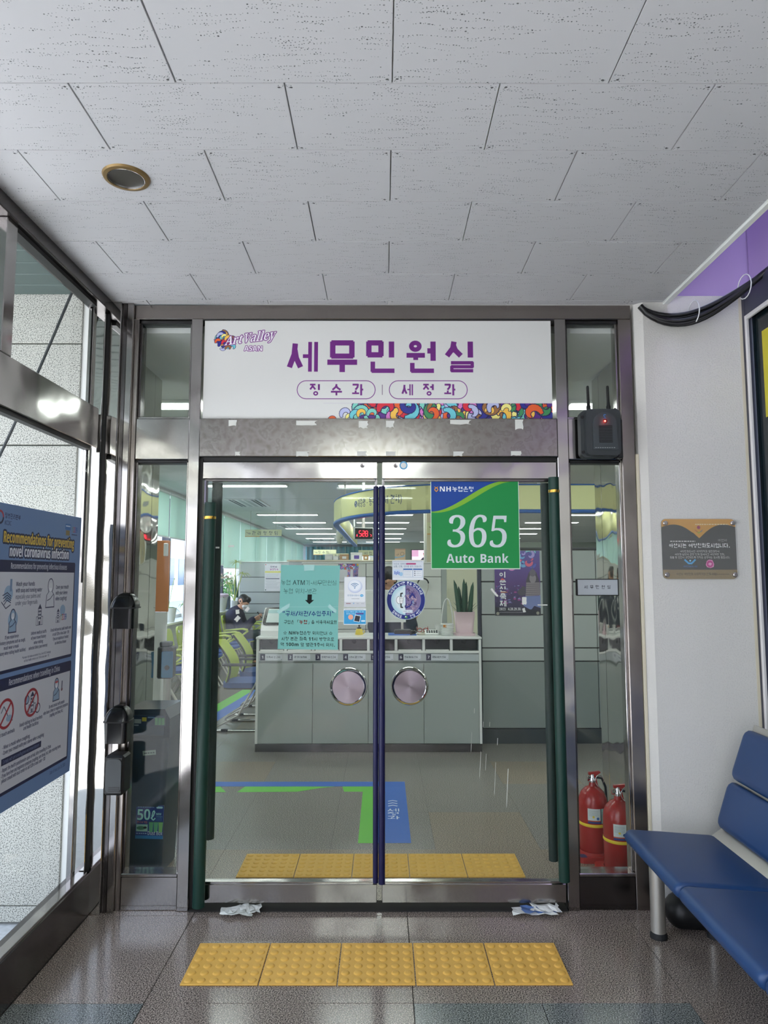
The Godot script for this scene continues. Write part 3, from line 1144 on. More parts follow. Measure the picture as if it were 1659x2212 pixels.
func scrap(w: float, h: float, xf: Transform3D, t := 0.0008) -> SurfaceTool:  # a torn bit of tape or paper
	var p := PackedVector2Array()
	for i in 4:
		var u := i / 4.0
		p.append(Vector2(-w / 2 + w * u, -h / 2 + rng.randf_range(-0.08, 0.12) * h))
	for i in 4:
		p.append(Vector2(w / 2 + rng.randf_range(-0.16, 0.05) * w, -h / 2 + h * i / 4.0))
	p.append(Vector2(w / 2, h / 2))
	p.append(Vector2(-w / 2, h / 2))
	return prism(S(), p, 0.0, t, xf)


func board_print() -> ImageTexture:
	var pad := Pad.new(1742, 502, Color("d9d9d6"))
	var pu := Color("6e1f7d")
	# festival band along the bottom
	festival(pad, Rect2(779, 425, 963, 77), 95, 40.0, 5, true)
	pad.rect(640, 370, 1102, 54, Color("d9d9d6"))
	for q in [[650, 512, 22, "e8622c"], [715, 478, 28, "b9bfe3"], [735, 498, 20, "f3ea8a"], [768, 488, 30, "6fcbd6"], [795, 478, 24, "f2c14e"]]:
		curl(pad, Vector2(q[0], q[1]), q[2], 2.6, 1.0, Color(q[3]), Color("1d1a4a"))
	pad.rect(600, 423.5, 1142, 2, Color("c9c4cf"))
	# letters, 1 unit = 1 mm
	var x := 414.0
	for ch in ["세", "무", "민", "원", "실"]:
		ko(pad, ch, x, 102, 170, pu, 0.158, 0.0, 162.0)
		x += 198.0
	for q in [[467.0, "징수과"], [927.0, "세정과"]]:
		var a: float = q[0]
		pad.rrect(a, 308, 393, 96, 47, pu)
		pad.rrect(a + 3.5, 311.5, 386, 89, 43.5, Color("d9d9d6"))
		var xx := a + 62
		for ch in q[1]:
			ko(pad, ch, xx, 325, 62, pu, 0.15, 0.0, 60.0)
			xx += 106
	pad.rect(892, 330, 3.5, 52, Color("7c6a7c"))
	# round emblem of curls with the script name over it
	festival(pad, Rect2(62, 62, 92, 92), 36, 21.0, 9, false)
	for q in [[84, 82, 19, "b9bfe3"], [102, 86, 15, "f3ea8a"], [72, 112, 17, "e8622c"], [94, 128, 22, "2b2f8f"], [108, 118, 20, "d7263d"], [124, 98, 20, "f2c14e"], [140, 140, 22, "6fcbd6"], [122, 144, 16, "9c6b3a"]]:
		curl(pad, Vector2(q[0], q[1]), q[2], 3.0, 1.0, Color(q[3]), Color("1d1a4a"))
	for pass_ in 2:
		for o in ([[-3.5, 0], [3.5, 0], [0, -3.5], [0, 3.5], [2.5, 2.5], [-2.5, -2.5], [2.5, -2.5], [-2.5, 2.5]] if pass_ == 0 else [[0, 0]]):
			var c := pu if pass_ == 0 else Color("f0eef0")
			pad.t = Transform2D(-0.14, Vector2(o[0], o[1]))
			en(pad, "Art", 80, 142, 62, c, font_serif, 0.0, 0.85, 0.42)
			en(pad, "Valley", 172, 143, 66, c, font_serif, 0.0, 0.78, 0.42)
			pad.t = Transform2D(0.0, Vector2(o[0] * 0.8, o[1] * 0.8))
			en(pad, "ASAN", 200, 157, 36, c, font_bold)
	pad.t = Transform2D()
	return pad.tex()


func leaf_door(called: String, a: float, b: float, hinge: int) -> Node3D:
	# one door leaf between x = a and b
	var z := -W - 0.02
	var d := structure(called)
	put("top_rail", bx(a, b, 2.028, 2.113, z + 0.012, z - 0.036, 0.003), M.steel, d)
	put("bottom_rail", bx(a, b, 0.031, 0.116, z + 0.012, z - 0.036, 0.003), M.steel, d)
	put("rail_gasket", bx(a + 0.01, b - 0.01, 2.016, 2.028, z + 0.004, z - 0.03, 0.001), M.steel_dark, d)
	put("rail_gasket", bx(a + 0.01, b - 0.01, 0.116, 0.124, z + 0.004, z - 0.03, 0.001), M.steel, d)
	put("glass_pane", bx(a + 0.004, b - 0.004, 0.12, 2.02, z - 0.006, z - 0.018), M.pane, d)
	var e := b if hinge < 0 else a
	put("edge_seal", bx(e - 0.013 if hinge < 0 else e, e if hinge < 0 else e + 0.013, 0.116, 2.028, z - 0.002, z - 0.022, 0.002), M.seal_white, d)
	return d


func front_doors() -> void:
	var z := -W - 0.02
	var l := leaf_door("door_1", -0.89, -0.0275, -1)
	var r := leaf_door("door_2", -0.005, 0.859, 1)
	# padded edge tubes: navy at the meeting edges, dark green on the hinge sides
	put("edge_pad", lathe(S(), [Vector2(0.001, 0.122), Vector2(0.0125, 0.124), Vector2(0.0125, 1.99), Vector2(0.001, 1.992)], 14, Transform3D(Basis(), Vector3(-0.0345, 0, z + 0.014))), M.foam_navy, l)
	put("edge_pad", lathe(S(), [Vector2(0.001, 0.118), Vector2(0.0155, 0.12), Vector2(0.0155, 1.99), Vector2(0.001, 1.992)], 14, Transform3D(Basis(), Vector3(-0.005, 0, z + 0.016))), M.foam_navy, r)
	for q in [[-0.843, 0.036, 1.905, 0.028, z + 0.055, -0.012, l], [0.836, 0.146, 2.03, 0.0255, z + 0.05, 0.008, r], [0.812, 0.2, 2.012, 0.022, z - 0.045, 0.004, r], [-0.832, 0.3, 2.015, 0.026, z - 0.05, -0.004, l]]:
		var pts := []
		for i in 2:
			pts.append(Vector3(q[0] - q[5] / 2 + q[5] * (1 - i), q[1] + (q[2] - q[1]) * i, q[4]))
		var pd := put("hinge_pad", tube(S(), pts, q[3], 16), M.foam_green if q[4] > z else M.foam_dark, q[6])
		if q[4] > z:
			var y: float = q[2] - 0.08 if q[0] < 0.0 else q[2] - 0.075
			put("brass_clip", tube(S(), [Vector3(q[0] + q[5] * -0.4, y, q[4]), Vector3(q[0] + q[5] * -0.4, y + 0.013, q[4])], q[3] + 0.002, 14), M.brass, pd)
	put("closer_strip", bx(-0.878, -0.868, 1.90, 2.02, z + 0.02, z - 0.02, 0.002), m("closer", Color(0.5, 0.48, 0.55), 0.4, 0.6), l)
	# round pull discs: brushed face in a chrome rim
	for q in [[-0.166, 1.021, l], [0.129, 1.024, r]]:
		var xf := Transform3D(Basis(Vector3.RIGHT, PI / 2), Vector3(q[0], q[1], z - 0.006))
		var p := put("pull_disc", disc_face(0.076, 0.028, xf), disc_mat(), q[2])
		put("rim", lathe(S(), [Vector2(0.06, 0.0), Vector2(0.088, 0.0), Vector2(0.091, 0.006), Vector2(0.090, 0.014), Vector2(0.084, 0.024), Vector2(0.078, 0.031), Vector2(0.075, 0.028)], 48, xf), M.chrome, p)
	# screws and the blue ring mark on the top rails
	for q in [[-0.101, l], [0.064, r]]:
		var xf := Transform3D(Basis(Vector3.RIGHT, PI / 2), Vector3(q[0], 2.094, z + 0.012))
		var s := put("screw", lathe(S(), [Vector2(0.0115, 0.0), Vector2(0.0115, 0.0015), Vector2(0.009, 0.0015), Vector2(0.008, 0.0008), Vector2(0.0, 0.0008)], 20, xf), M.brushed, q[1])
		put("slot", bx(q[0] - 0.006, q[0] + 0.006, 2.093, 2.095, z + 0.0125, z + 0.0135), M.black, s)
		put("slot", bx(q[0] - 0.001, q[0] + 0.001, 2.088, 2.1, z + 0.0125, z + 0.0135), M.black, s)
	put("ring_sticker", lathe(S(), [Vector2(0.014, 0.0), Vector2(0.014, 0.0012), Vector2(0.0205, 0.0012), Vector2(0.0205, 0.0)], 32, Transform3D(Basis(Vector3.RIGHT, PI / 2), Vector3(0.102, 2.095, z + 0.012))), m("ring_blue", Color("5fa6d2"), 0.4), r)
	put("ring_sticker_face", lathe(S(), [Vector2(0.0, 0.0009), Vector2(0.014, 0.0009)], 32, Transform3D(Basis(Vector3.RIGHT, PI / 2), Vector3(0.102, 2.095, z + 0.012))), M.paper, r)
	# old tape on the glass
	for q in [[-0.707, 1.377, 0.015, 0.016, 0.1], [-0.66, 1.388, 0.013, 0.019, -0.7], [-0.708, 1.344, 0.015, 0.021, -0.7], [-0.812, 1.69, 0.014, 0.006, 0.0], [-0.744, 1.697, 0.024, 0.007, 0.05]]:
		put("tape_remnant", scrap(q[2] * 1.3, q[3] * 1.3, Transform3D(Basis(Vector3.BACK, q[4]), Vector3(q[0], q[1], z - 0.0058))), M.tape, l)
	for q in [[0.69, 1.43, 0.022, 0.036, 0.0], [0.688, 1.385, 0.014, 0.02, 0.3], [0.78, 1.41, 0.05, 0.006, 0.0], [0.545, 1.47, 0.01, 0.05, 0.7]]:
		put("tape_remnant", scrap(q[2], q[3], Transform3D(Basis(Vector3.BACK, q[4]), Vector3(q[0], q[1], z - 0.0058))), M.tape, r)
	# tape left in lines down the right-hand pane
	for q in [[0.44, 0.905, 0.0022, 0.024], [0.482, 0.842, 0.0022, 0.024], [0.513, 0.842, 0.0022, 0.022], [0.549, 0.76, 0.0025, 0.034], [0.424, 0.76, 0.0014, 0.09], [0.465, 0.655, 0.0014, 0.12], [0.492, 0.665, 0.0012, 0.08], [0.535, 0.59, 0.0014, 0.15], [0.593, 0.55, 0.003, 0.17]]:
		put("scratch", scrap(q[2], q[3], Transform3D(Basis(Vector3.BACK, -0.06), Vector3(q[0], q[1], z - 0.0058)), 0.0003), M.tape, r)
	# stickers and notices on the glass
	var zs := z - 0.0035
	var bank := tag(put("bank_sign", sheet(rect_poly(0.437, 0.438), 0.003, M.white), print_mat("bank_print", bank_print(), 0.65)), "square green bank sign with a blue corner on the glass door", "sign")
	bank.position = Vector3(0.454, 1.803, zs + 0.002)
	var rs := tag(put("round_sticker", sheet(circle_poly(0.0945, 48), 0.001, M.white), print_mat("round_print", round_print(), 0.6)), "round navy ringed sticker with a fist holding a door handle", "sticker")
	rs.position = Vector3(0.1125, 1.434, zs)
	var nt := thing("notice", "pale teal paper notice with Korean print taped to the glass door", "notice", Vector3(-0.36, 1.4, zs + 0.001))
	var tex := teal_print()
	var up := put("upper_sheet", quad_sheet([Vector2(-0.144, 0.0), Vector2(0.1425, 0.001), Vector2(0.15, 0.201), Vector2(-0.138, 0.205)], [Vector2(0, 0.503), Vector2(1, 0.503), Vector2(1, 0), Vector2(0, 0)], 0.0), teal_mat(tex), nt)
	up.position.z = 0.0006
	put("lower_sheet", quad_sheet([Vector2(-0.150, -0.201), Vector2(0.142, -0.205), Vector2(0.1425, 0.006), Vector2(-0.144, 0.006)], [Vector2(0, 1), Vector2(1, 1), Vector2(1, 0.497), Vector2(0, 0.497)], 0.0), teal_mat(tex), nt)
	for q in [[-0.122, -0.008, 0.07, 0.018, 0.55], [0.115, -0.008, 0.05, 0.016, -0.7], [0.002, 0.19, 0.055, 0.03, 0.0]]:
		put("tape_strip", scrap(q[2], q[3], Transform3D(Basis(Vector3.BACK, q[4]), Vector3(q[0], q[1], 0.001)), 0.0004), m("clear_tape", Color("9cc9c4"), 0.4), nt)


func disc_mat() -> StandardMaterial3D:
	if not M.has("disc"):
		var s := m("disc", Color(0.52, 0.49, 0.51), 0.3, 1.0)
		s.anisotropy_enabled = true
		s.anisotropy = 0.8
	return M.disc


func disc_face(r: float, y: float, xf: Transform3D) -> SurfaceTool:  # a turned disc, mapped round its centre so that the grain runs in circles
	var st := S()
	st.set_smooth_group(1)
	for k in 64:
		var a := TAU * k / 64
		var b := TAU * (k + 1) / 64
		var p := [[a, 0.002], [b, 0.002], [b, r], [a, r]]
		for i in [0, 1, 2, 0, 2, 3]:
			st.set_uv(Vector2(p[i][0] / TAU, p[i][1]))
			st.add_vertex(xf * Vector3(p[i][1] * cos(p[i][0]), y, -p[i][1] * sin(p[i][0])))
	st.set_smooth_group(-1)
	return st


func quad_sheet(p: Array, uv: Array, z: float) -> ArrayMesh:
	var st := S()
	for k in [0, 2, 1, 0, 3, 2]:
		st.set_uv(uv[k])
		st.add_vertex(Vector3(p[k].x, p[k].y, z))
	for k in [0, 1, 2, 0, 2, 3]:
		st.set_uv(uv[k])
		st.add_vertex(Vector3(p[k].x, p[k].y, z - 0.0003))
	st.generate_normals()
	return st.commit()


func teal_mat(t: Texture2D) -> StandardMaterial3D:
	var s := print_mat("teal_paper", t, 0.8)
	s.backlight_enabled = true
	s.backlight = Color(0.9, 0.9, 0.9)
	return s


func teal_print() -> ImageTexture:
	var p := Pad.new(600, 828, Color("98d6cf"))
	var g := Color("23403f")
	ko(p, "농협 ATM기-세무민원실", 292, 148, 50, g, 0.055, 0.5, 46)
	ko(p, "농협 위치-별관", 36, 232, 50, g, 0.055, 0.0, 46)
	p.rect(282, 290, 44, 58, Color("14201f"))
	p.poly(PackedVector2Array([Vector2(258, 346), Vector2(350, 346), Vector2(304, 388)]), Color("14201f"))
	p.rect(0, 414, 600, 3, Color("c6ece8"))
	var b := Color("1c3f86")
	ko(p, "\"공채/채권/수입증지\"", 300, 462, 50, b, 0.13, 0.5, 48)
	var w := ko(p, "구입은 「", 52, 550, 36, Color("1a2422"), 0.12, 0.0, 33)
	var w2 := ko(p, "농협", 52 + w, 548, 40, Color("8c2a22"), 0.15, 0.0, 40)
	ko(p, "」을 이용하세요!!", 52 + w + w2, 550, 36, Color("1a2422"), 0.12, 0.0, 33)
	ko(p, "☆ NH농협은행 위치안내 ☆", 300, 656, 35, Color("1a2422"), 0.12, 0.5, 35)
	ko(p, "시청 본관 좌측 11시 방향으로", 300, 712, 35, Color("1a2422"), 0.12, 0.5, 35)
	ko(p, "약 100m 앞 별관1층에 위치.", 300, 766, 35, Color("1a2422"), 0.12, 0.5, 36)
	return p.tex()


func bank_print() -> ImageTexture:
	var p := Pad.new(640, 640, Color("cfe0d0"))
	p.rect(5, 5, 630, 628, Color("0b8a42"))
	# blue corner with a pale green sweep
	var a := PackedVector2Array([Vector2(5, 5)])
	var b := PackedVector2Array()
	for i in 25:
		var u := i / 24.0
		var y := 226.0 - 221.0 * (u * u * (3.0 - 2.0 * u))
		b.append(Vector2(5 + 560 * u, y + 6.0 + 26.0 * sin(PI * u)))
		a.append(Vector2(5 + 530 * u, y))
	var lime := PackedVector2Array([Vector2(5, 5)])
	lime.append_array(b)
	lime.append(Vector2(620, 5))
	p.poly(lime, Color("7fb52f"))
	a.append(Vector2(480, 5))
	p.poly(a, Color("0f4296"))
	# bee-like gold emblem, then the name
	p.ring(Vector2(42, 66), 11, 6, Color("e79a3a"))
	p.pl([Vector2(30, 46), Vector2(38, 52), Vector2(46, 52), Vector2(54, 46)], 5, Color("e79a3a"))
	p.poly(PackedVector2Array([Vector2(32, 76), Vector2(52, 76), Vector2(42, 84)]), Color("e79a3a"))
	var w := en(p, "NH", 62, 80, 50, Color("f1f4f6"), font_bold, 0.0, 1.2)
	ko(p, "농협은행", 66 + w, 44, 38, Color("f1f4f6"), 0.13, 0.0, 38, 0.04)
	var c := Color("d2d9dc")
	for o in [-3, 0, 3]:
		en(p, "365", 330 + o, 484, 318, c, font_serif_reg, 0.5, 0.86, 0.07)
	en(p, "Auto", 110, 594, 86, c, font_bold, 0.0, 1.06)
	en(p, "Bank", 348, 594, 86, c, font_bold, 0.0, 1.0)
	return p.tex()


func round_print() -> ImageTexture:
	var p := Pad.new(512, 512, Color("b9cfd6"))
	var navy := Color("0c1f78")
	var o := Vector2(256, 256)
	p.circ(o, 250, navy, 64)
	p.circ(o, 196, Color("c9dde2"), 64)
	for i in 12:
		p.ring(o, 190 - i * 6, 7, Color("a9d0da").lerp(Color("dfe7ea"), i / 12.0), PI * 0.5, PI * 1.5)
	p.rect(214, 80, 42, 352, Color("d6e3e7"))
	# right half: purple picture of an opening door
	var half := PackedVector2Array([Vector2(256, 60)])
	for i in 25:
		var a := -PI / 2 + PI * i / 24
		half.append(o + Vector2(cos(a), sin(a)) * 194)
	p.poly(half, Color("7d6d94"))
	var r := RandomNumberGenerator.new()
	r.seed = 3
	for i in 60:
		var q := o + Vector2(r.randf_range(8, 150), r.randf_range(-150, 150))
		if q.distance_to(o) < 165:
			curl(p, q, r.randf_range(8, 26), r.randf() * TAU, 1.0, [Color("5b4a80"), Color("94849f"), Color("6a5a92"), Color("b49aa8"), Color("8ca9c4"), Color("4d3f63")][i % 6], Color("5b4a72"))
	p.rect(250, 58, 8, 396, navy)
	p.pl([Vector2(304, 226), Vector2(340, 168), Vector2(378, 226)], 17, navy)
	var arc := []
	for i in 9:
		arc.append(Vector2(258, 272) + Vector2(sin(PI / 2 * i / 8) * 76, cos(PI / 2 * i / 8) * 78))
	p.pl(arc, 15, navy)
	# fist round a handle
	var k := Color("161616")
	p.pl([Vector2(212, 166), Vector2(190, 170), Vector2(188, 218)], 17, k)
	p.pl([Vector2(190, 306), Vector2(192, 350), Vector2(214, 352)], 17, k)
	p.ell(Vector2(172, 256), 44, 52, k)
	p.ell(Vector2(172, 256), 40, 48, Color("f4f6f6"))
	for i in 4:
		p.ell(Vector2(196, 226 + i * 21), 30 - absf(i - 1.0) * 3, 13, k, 20)
		p.ell(Vector2(196, 226 + i * 21), 27 - absf(i - 1.0) * 3, 10, Color("f4f6f6"), 20)
	p.ell(Vector2(184, 226), 10, 14, k)
	p.ell(Vector2(184, 226), 7, 11, Color("f4f6f6"))
	p.rrect(214, 384, 130, 38, 6, Color("d9e2e6"))
	ko(p, "친절한 아산 기업", 222, 394, 17, Color("5f7890"), 0.12, 0.0, 16)
	# lettering round the ring
	arc_text(p, "뒷사람이 보이면 문을 잡아주세요", o, 224, -PI / 2, 40, Color("e9eef2"), 1.0)
	arc_text(p, "함께해요", o, 224, PI * 0.68, 40, Color("e9eef2"), -1.0)
	arc_text(p, "친절 아산", o, 224, PI * 0.31, 40, Color("e9eef2"), -1.0)
	p.ell(Vector2(258, 478), 20, 18, Color("3d8a4a"))
	p.ell(Vector2(252, 472), 9, 9, Color("d8e2d0"))
	return p.tex()


func arc_text(p: Pad, s: String, o: Vector2, r: float, mid: float, h: float, c: Color, dir: float) -> void:
	var step := h * 0.92 / r
	var total := 0.0
	for ch in s:
		total += step if ch != " " else step * 0.45
	var a := mid - dir * total / 2
	for ch in s:
		var st := step if ch != " " else step * 0.45
		a += dir * st / 2
		p.t = Transform2D(a + PI / 2 * dir, o + Vector2(cos(a), sin(a)) * r)
		if ch != " ":
			syllable(p, ch.unicode_at(0), -h * 0.42, -h / 2, h * 0.84, h, 0.15, c)
		a += dir * st / 2
	p.t = Transform2D()


# ---------------------------------------------------------------- the office hall behind the glass
const HC := 2.8          # its ceiling height


func hall_shell() -> void:
	var fl := wall("floor_hall", bx(-3.3, 8.0, -0.12, -0.003, -W - 0.02, -28.0), M.grout)
	var xs := []
	for i in 20:
		xs.append(-3.3 + 0.6 * i - 0.0)
	var zs := [W + 0.02, 4.077]
	for i in 14:
		zs.append(4.077 + 0.62 * (i + 1))
	for i in xs.size() - 1:
		for j in zs.size() - 1:
			if xs[i] > 3.2:
				continue
			var warm := (i * 5 + j * 3 + (i * j) % 4) % 5 == 0
			put("tile", bx(xs[i] + 0.0006, xs[i + 1] - 0.0006, -0.02, 0.0, -zs[j] - 0.0006, -zs[j + 1] + 0.0006, 0.0004), M.floor_hall_warm if warm else M.floor_hall, fl)
	put("floor_far", bx(-3.3, 8.0, -0.02, 0.0, -zs[-1], -28.0), M.floor_hall, fl)
	put("floor_far", bx(xs[11], 8.0, -0.02, -0.0002, -W - 0.02, -zs[-1]), M.floor_hall, fl)
	var ce := wall("ceiling_hall", bx(-3.4, 8.0, HC, HC + 0.1, -W - 0.1, -28.0), M.hall_ceiling)
	for k in 9:  # shallow joints of the ceiling boards that still show
		put("joint", bx(-3.1, 8.0, HC - 0.0012, HC, -9.0 - k * 2.1, -9.006 - k * 2.1), M.grey_panel, ce)
	# thick wall between lobby and hall; its ends beside the side lights are clad in mirror steel
	var wl := wall("wall_front_left", bx(-3.4, -1.425, 0.0, HC + 0.1, -W - 0.42, -4.28), M.white)
	put("mirror_panel", bx(-1.428, -1.405, 0.06, 2.79, -W - 0.11, -4.156, 0.001), M.mirror, wl)
	put("mirror_panel", bx(-1.428, -1.405, 0.06, 2.79, -4.16, -4.285, 0.001), M.mirror, wl)
	put("plinth", bx(-1.43, -1.40, 0.0, 0.06, -W - 0.11, -4.29), M.steel_dark, wl)
	var wr := wall("wall_front_right", bx(1.355, 8.0, 0.0, HC + 0.1, -W - 0.2, -4.28), M.white)
	put("mirror_panel", bx(1.33, 1.357, 0.06, 2.79, -W - 0.11, -4.156, 0.001), M.mirror, wr)
	put("mirror_panel", bx(1.33, 1.357, 0.06, 2.79, -4.16, -4.285, 0.001), M.mirror, wr)
	put("plinth", bx(1.328, 1.36, 0.0, 0.06, -W - 0.11, -4.29), M.steel_dark, wr)
	wall("wall_right_far", bx(8.0, 8.1, 0.0, HC + 0.1, -4.0, -28.0), M.white)
	# window wall with a deep sill
	var ww := structure("wall_left")
	put("parapet", bx(-3.35, -3.1, 0.0, 0.87, -4.28, -27.5), M.white, ww)
	put("sill", bx(-3.35, -2.94, 0.87, 0.9, -4.28, -27.5, 0.004), M.white_gloss, ww)
	put("head", bx(-3.35, -3.12, 2.72, HC, -4.28, -27.5), M.white, ww)
	var win := structure("window_5")
	var z := 8.6
	var k := 0
	while z < 27.0:
		put("frame_post", bx(-3.33, -3.22, 0.9, 2.72, -z, -z - 0.09, 0.003), M.frame_blue if k % 2 else M.white, win)
		put("glass_pane", bx(-3.285, -3.277, 0.95, 2.70, -z - 0.09, -z - 1.76), M.pane, win)
		put("frame_rail", bx(-3.31, -3.25, 0.9, 0.95, -z - 0.09, -z - 1.76, 0.003), M.white, win)
		z += 1.76
		k += 1
	wall("wall_left_near", bx(-3.35, -3.1, 0.9, 2.72, -4.28, -8.6), M.white)
	# roller blinds hanging in front of the windows
	z = 8.45
	k = 0
	while z < 26.6:
		var l := 1.52 if k % 3 != 1 else 1.86
		var low := 2.12 if k < 2 else (1.77 if k % 3 == 2 else 1.72)
		var label := "pale green roller blind on the window wall, %s from the entrance" % ord_word(k)
		var b := thing("roller_blind", label, "blind", Vector3(-3.11, 0, -z), 0.0, "roller blinds along the windows")
		put("cloth", bx(-0.004, 0.0, low, 2.74, -0.02, -l), M.blind, b)
		put("tube", tube(S(), [Vector3(0, 2.755, -0.01), Vector3(0, 2.755, -l)], 0.022, 8), M.white, b)
		put("bottom_bar", bx(-0.01, 0.008, low - 0.02, low, -0.015, -l - 0.005, 0.003), M.white, b)
		z += l + 0.03
		k += 1
	# far end: teal curtain and a bright window
	wall("wall_far", bx(-3.4, 8.0, 0.0, HC + 0.1, -27.5, -27.7), M.grey_panel)
	var cu := S()
	var prev := Vector3.ZERO
	for i in 161:
		var x := -3.05 + 3.5 * i / 160.0
		var p := Vector3(x, 0, -27.2 + 0.05 * sin(i * 0.75))
		if i > 0:
			tri(cu, prev, p, p + Vector3(0, 2.7, 0))
			tri(cu, prev, p + Vector3(0, 2.7, 0), prev + Vector3(0, 2.7, 0))
		prev = p
	tag(put("curtain", cu, M.teal_cloth), "teal pleated curtain across the far end of the hall", "curtain")
	var fw := structure("window_6")
	put("frame", bx(-1.0, 1.2, 1.55, 2.45, -27.1, -27.16, 0.01), M.white, fw)
	put("bright_pane", bx(-0.95, 1.15, 1.6, 2.4, -27.09, -27.11), glow("far_window", Color(0.86, 0.95, 1.0), 1.6), fw)
	var fl2 := AreaLight3D.new()
	fl2.name = "window_light"
	fl2.area_size = Vector2(2.1, 0.8)
	fl2.light_color = Color(0.86, 0.95, 1.0)
	fl2.light_energy = 0.3
	fl2.area_range = 12.0
	fl2.shadow_enabled = true
	fw.add_child(fl2)
	fl2.position = Vector3(0.1, 2.0, -27.07)
	fl2.rotation.y = PI
	# back offices: partitions and wall pieces seen over the counters
	var po := wall("wall_column", bx(0.57, 0.78, 0.0, HC, -9.4, -9.6), M.white)
	put("cladding", bx(0.60, 0.75, 0.0, HC, -9.38, -9.4), M.cream, po)
	wall("wall_dark_band", bx(-0.1, 6.0, 1.3, 2.48, -19.0, -19.2), m("band", Color("7d867c"), 0.7))
	wall("wall_cream", bx(0.70, 1.45, 0.0, 1.74, -9.0, -9.1), m("cream_wall", Color("ecebd2"), 0.6))
	wall("wall_upper_right", bx(2.0, 2.12, 1.8, HC, -8.2, -8.4), M.cream)


func ord_word(i: int) -> String:
	return ["first", "second", "third", "fourth", "fifth", "sixth", "seventh", "eighth", "ninth", "tenth", "eleventh", "twelfth", "thirteenth", "fourteenth"][mini(i, 13)]


func hall_lights() -> void:
	var cols := [[-1.925, "beside the window blinds"], [0.0, "over the middle of the hall"], [1.95, "over the counters"], [3.9, "over the back desks"]]
	var rows := [4.9, 7.1, 9.35, 11.6, 13.83, 15.83, 17.85, 20.1, 22.6, 24.9]
	for j in rows.size():
		for i in cols.size():
			if i == 0 and (j == 3 or j == 8 and false):
				continue
			var d: float = rows[j]
			lamp_strip(Vector3(cols[i][0], HC, -d), "white ceiling light strip %s, %s row" % [cols[i][1], ord_word(j)], LAMP)
	# the lobby's own strips, behind the viewpoint
	for k in 4:
		lamp_strip(Vector3(-0.1, H - 0.002, 0.9 + 1.35 * k), "white ceiling light strip of the lobby, %s one behind the bench" % ord_word(k), LOBBY_LAMP)
	# slotted air grilles in the ceiling
	for q in [[11.7, "nearest, seen through the left door"], [17.5, "second, further along the blinds"], [23.5, "third, near the far curtain"]]:
		var t := thing("air_grille", "slotted ceiling air grille beside the blinds, %s" % q[1], "air vent", Vector3(-2.3, HC, -q[0]), 0.0, "ceiling air grilles")
		put("plate", bx(-0.28, 0.28, -0.012, -0.0005, -0.58, 0.58, 0.003), M.white, t)
		for x in [-0.21, -0.155, -0.05, 0.05, 0.155, 0.21]:
			put("slot", bx(x - (0.018 if absf(x) > 0.1 else 0.03), x + (0.018 if absf(x) > 0.1 else 0.03), -0.0135, -0.0115, -0.54, 0.54), M.dark_grey if absf(x) > 0.1 else M.grey_panel, t)


const LAMP := 0.42
const LOBBY_LAMP := 1.4


func lamp_strip(at: Vector3, label: String, energy: float) -> void:
	var t := thing("ceiling_light", label, "ceiling light", at, 0.0, "ceiling lights")
	put("frame", bx(-0.62, 0.62, -0.022, 0.0, -0.10, 0.10, 0.004), M.white, t)
	put("diffuser", bx(-0.60, 0.60, -0.028, -0.0215, -0.08, 0.08, 0.002), M.tube_light, t)
	var a := AreaLight3D.new()
	a.name = "lamp"
	a.area_size = Vector2(1.2, 0.16)
	a.light_color = Color(0.95, 1.0, 0.97)
	a.light_energy = energy
	a.area_normalize_energy = true
	a.area_range = 12.0
	a.shadow_enabled = true
	t.add_child(a)
	a.position = Vector3(0, -0.032, 0)
	a.rotation.x = -PI / 2


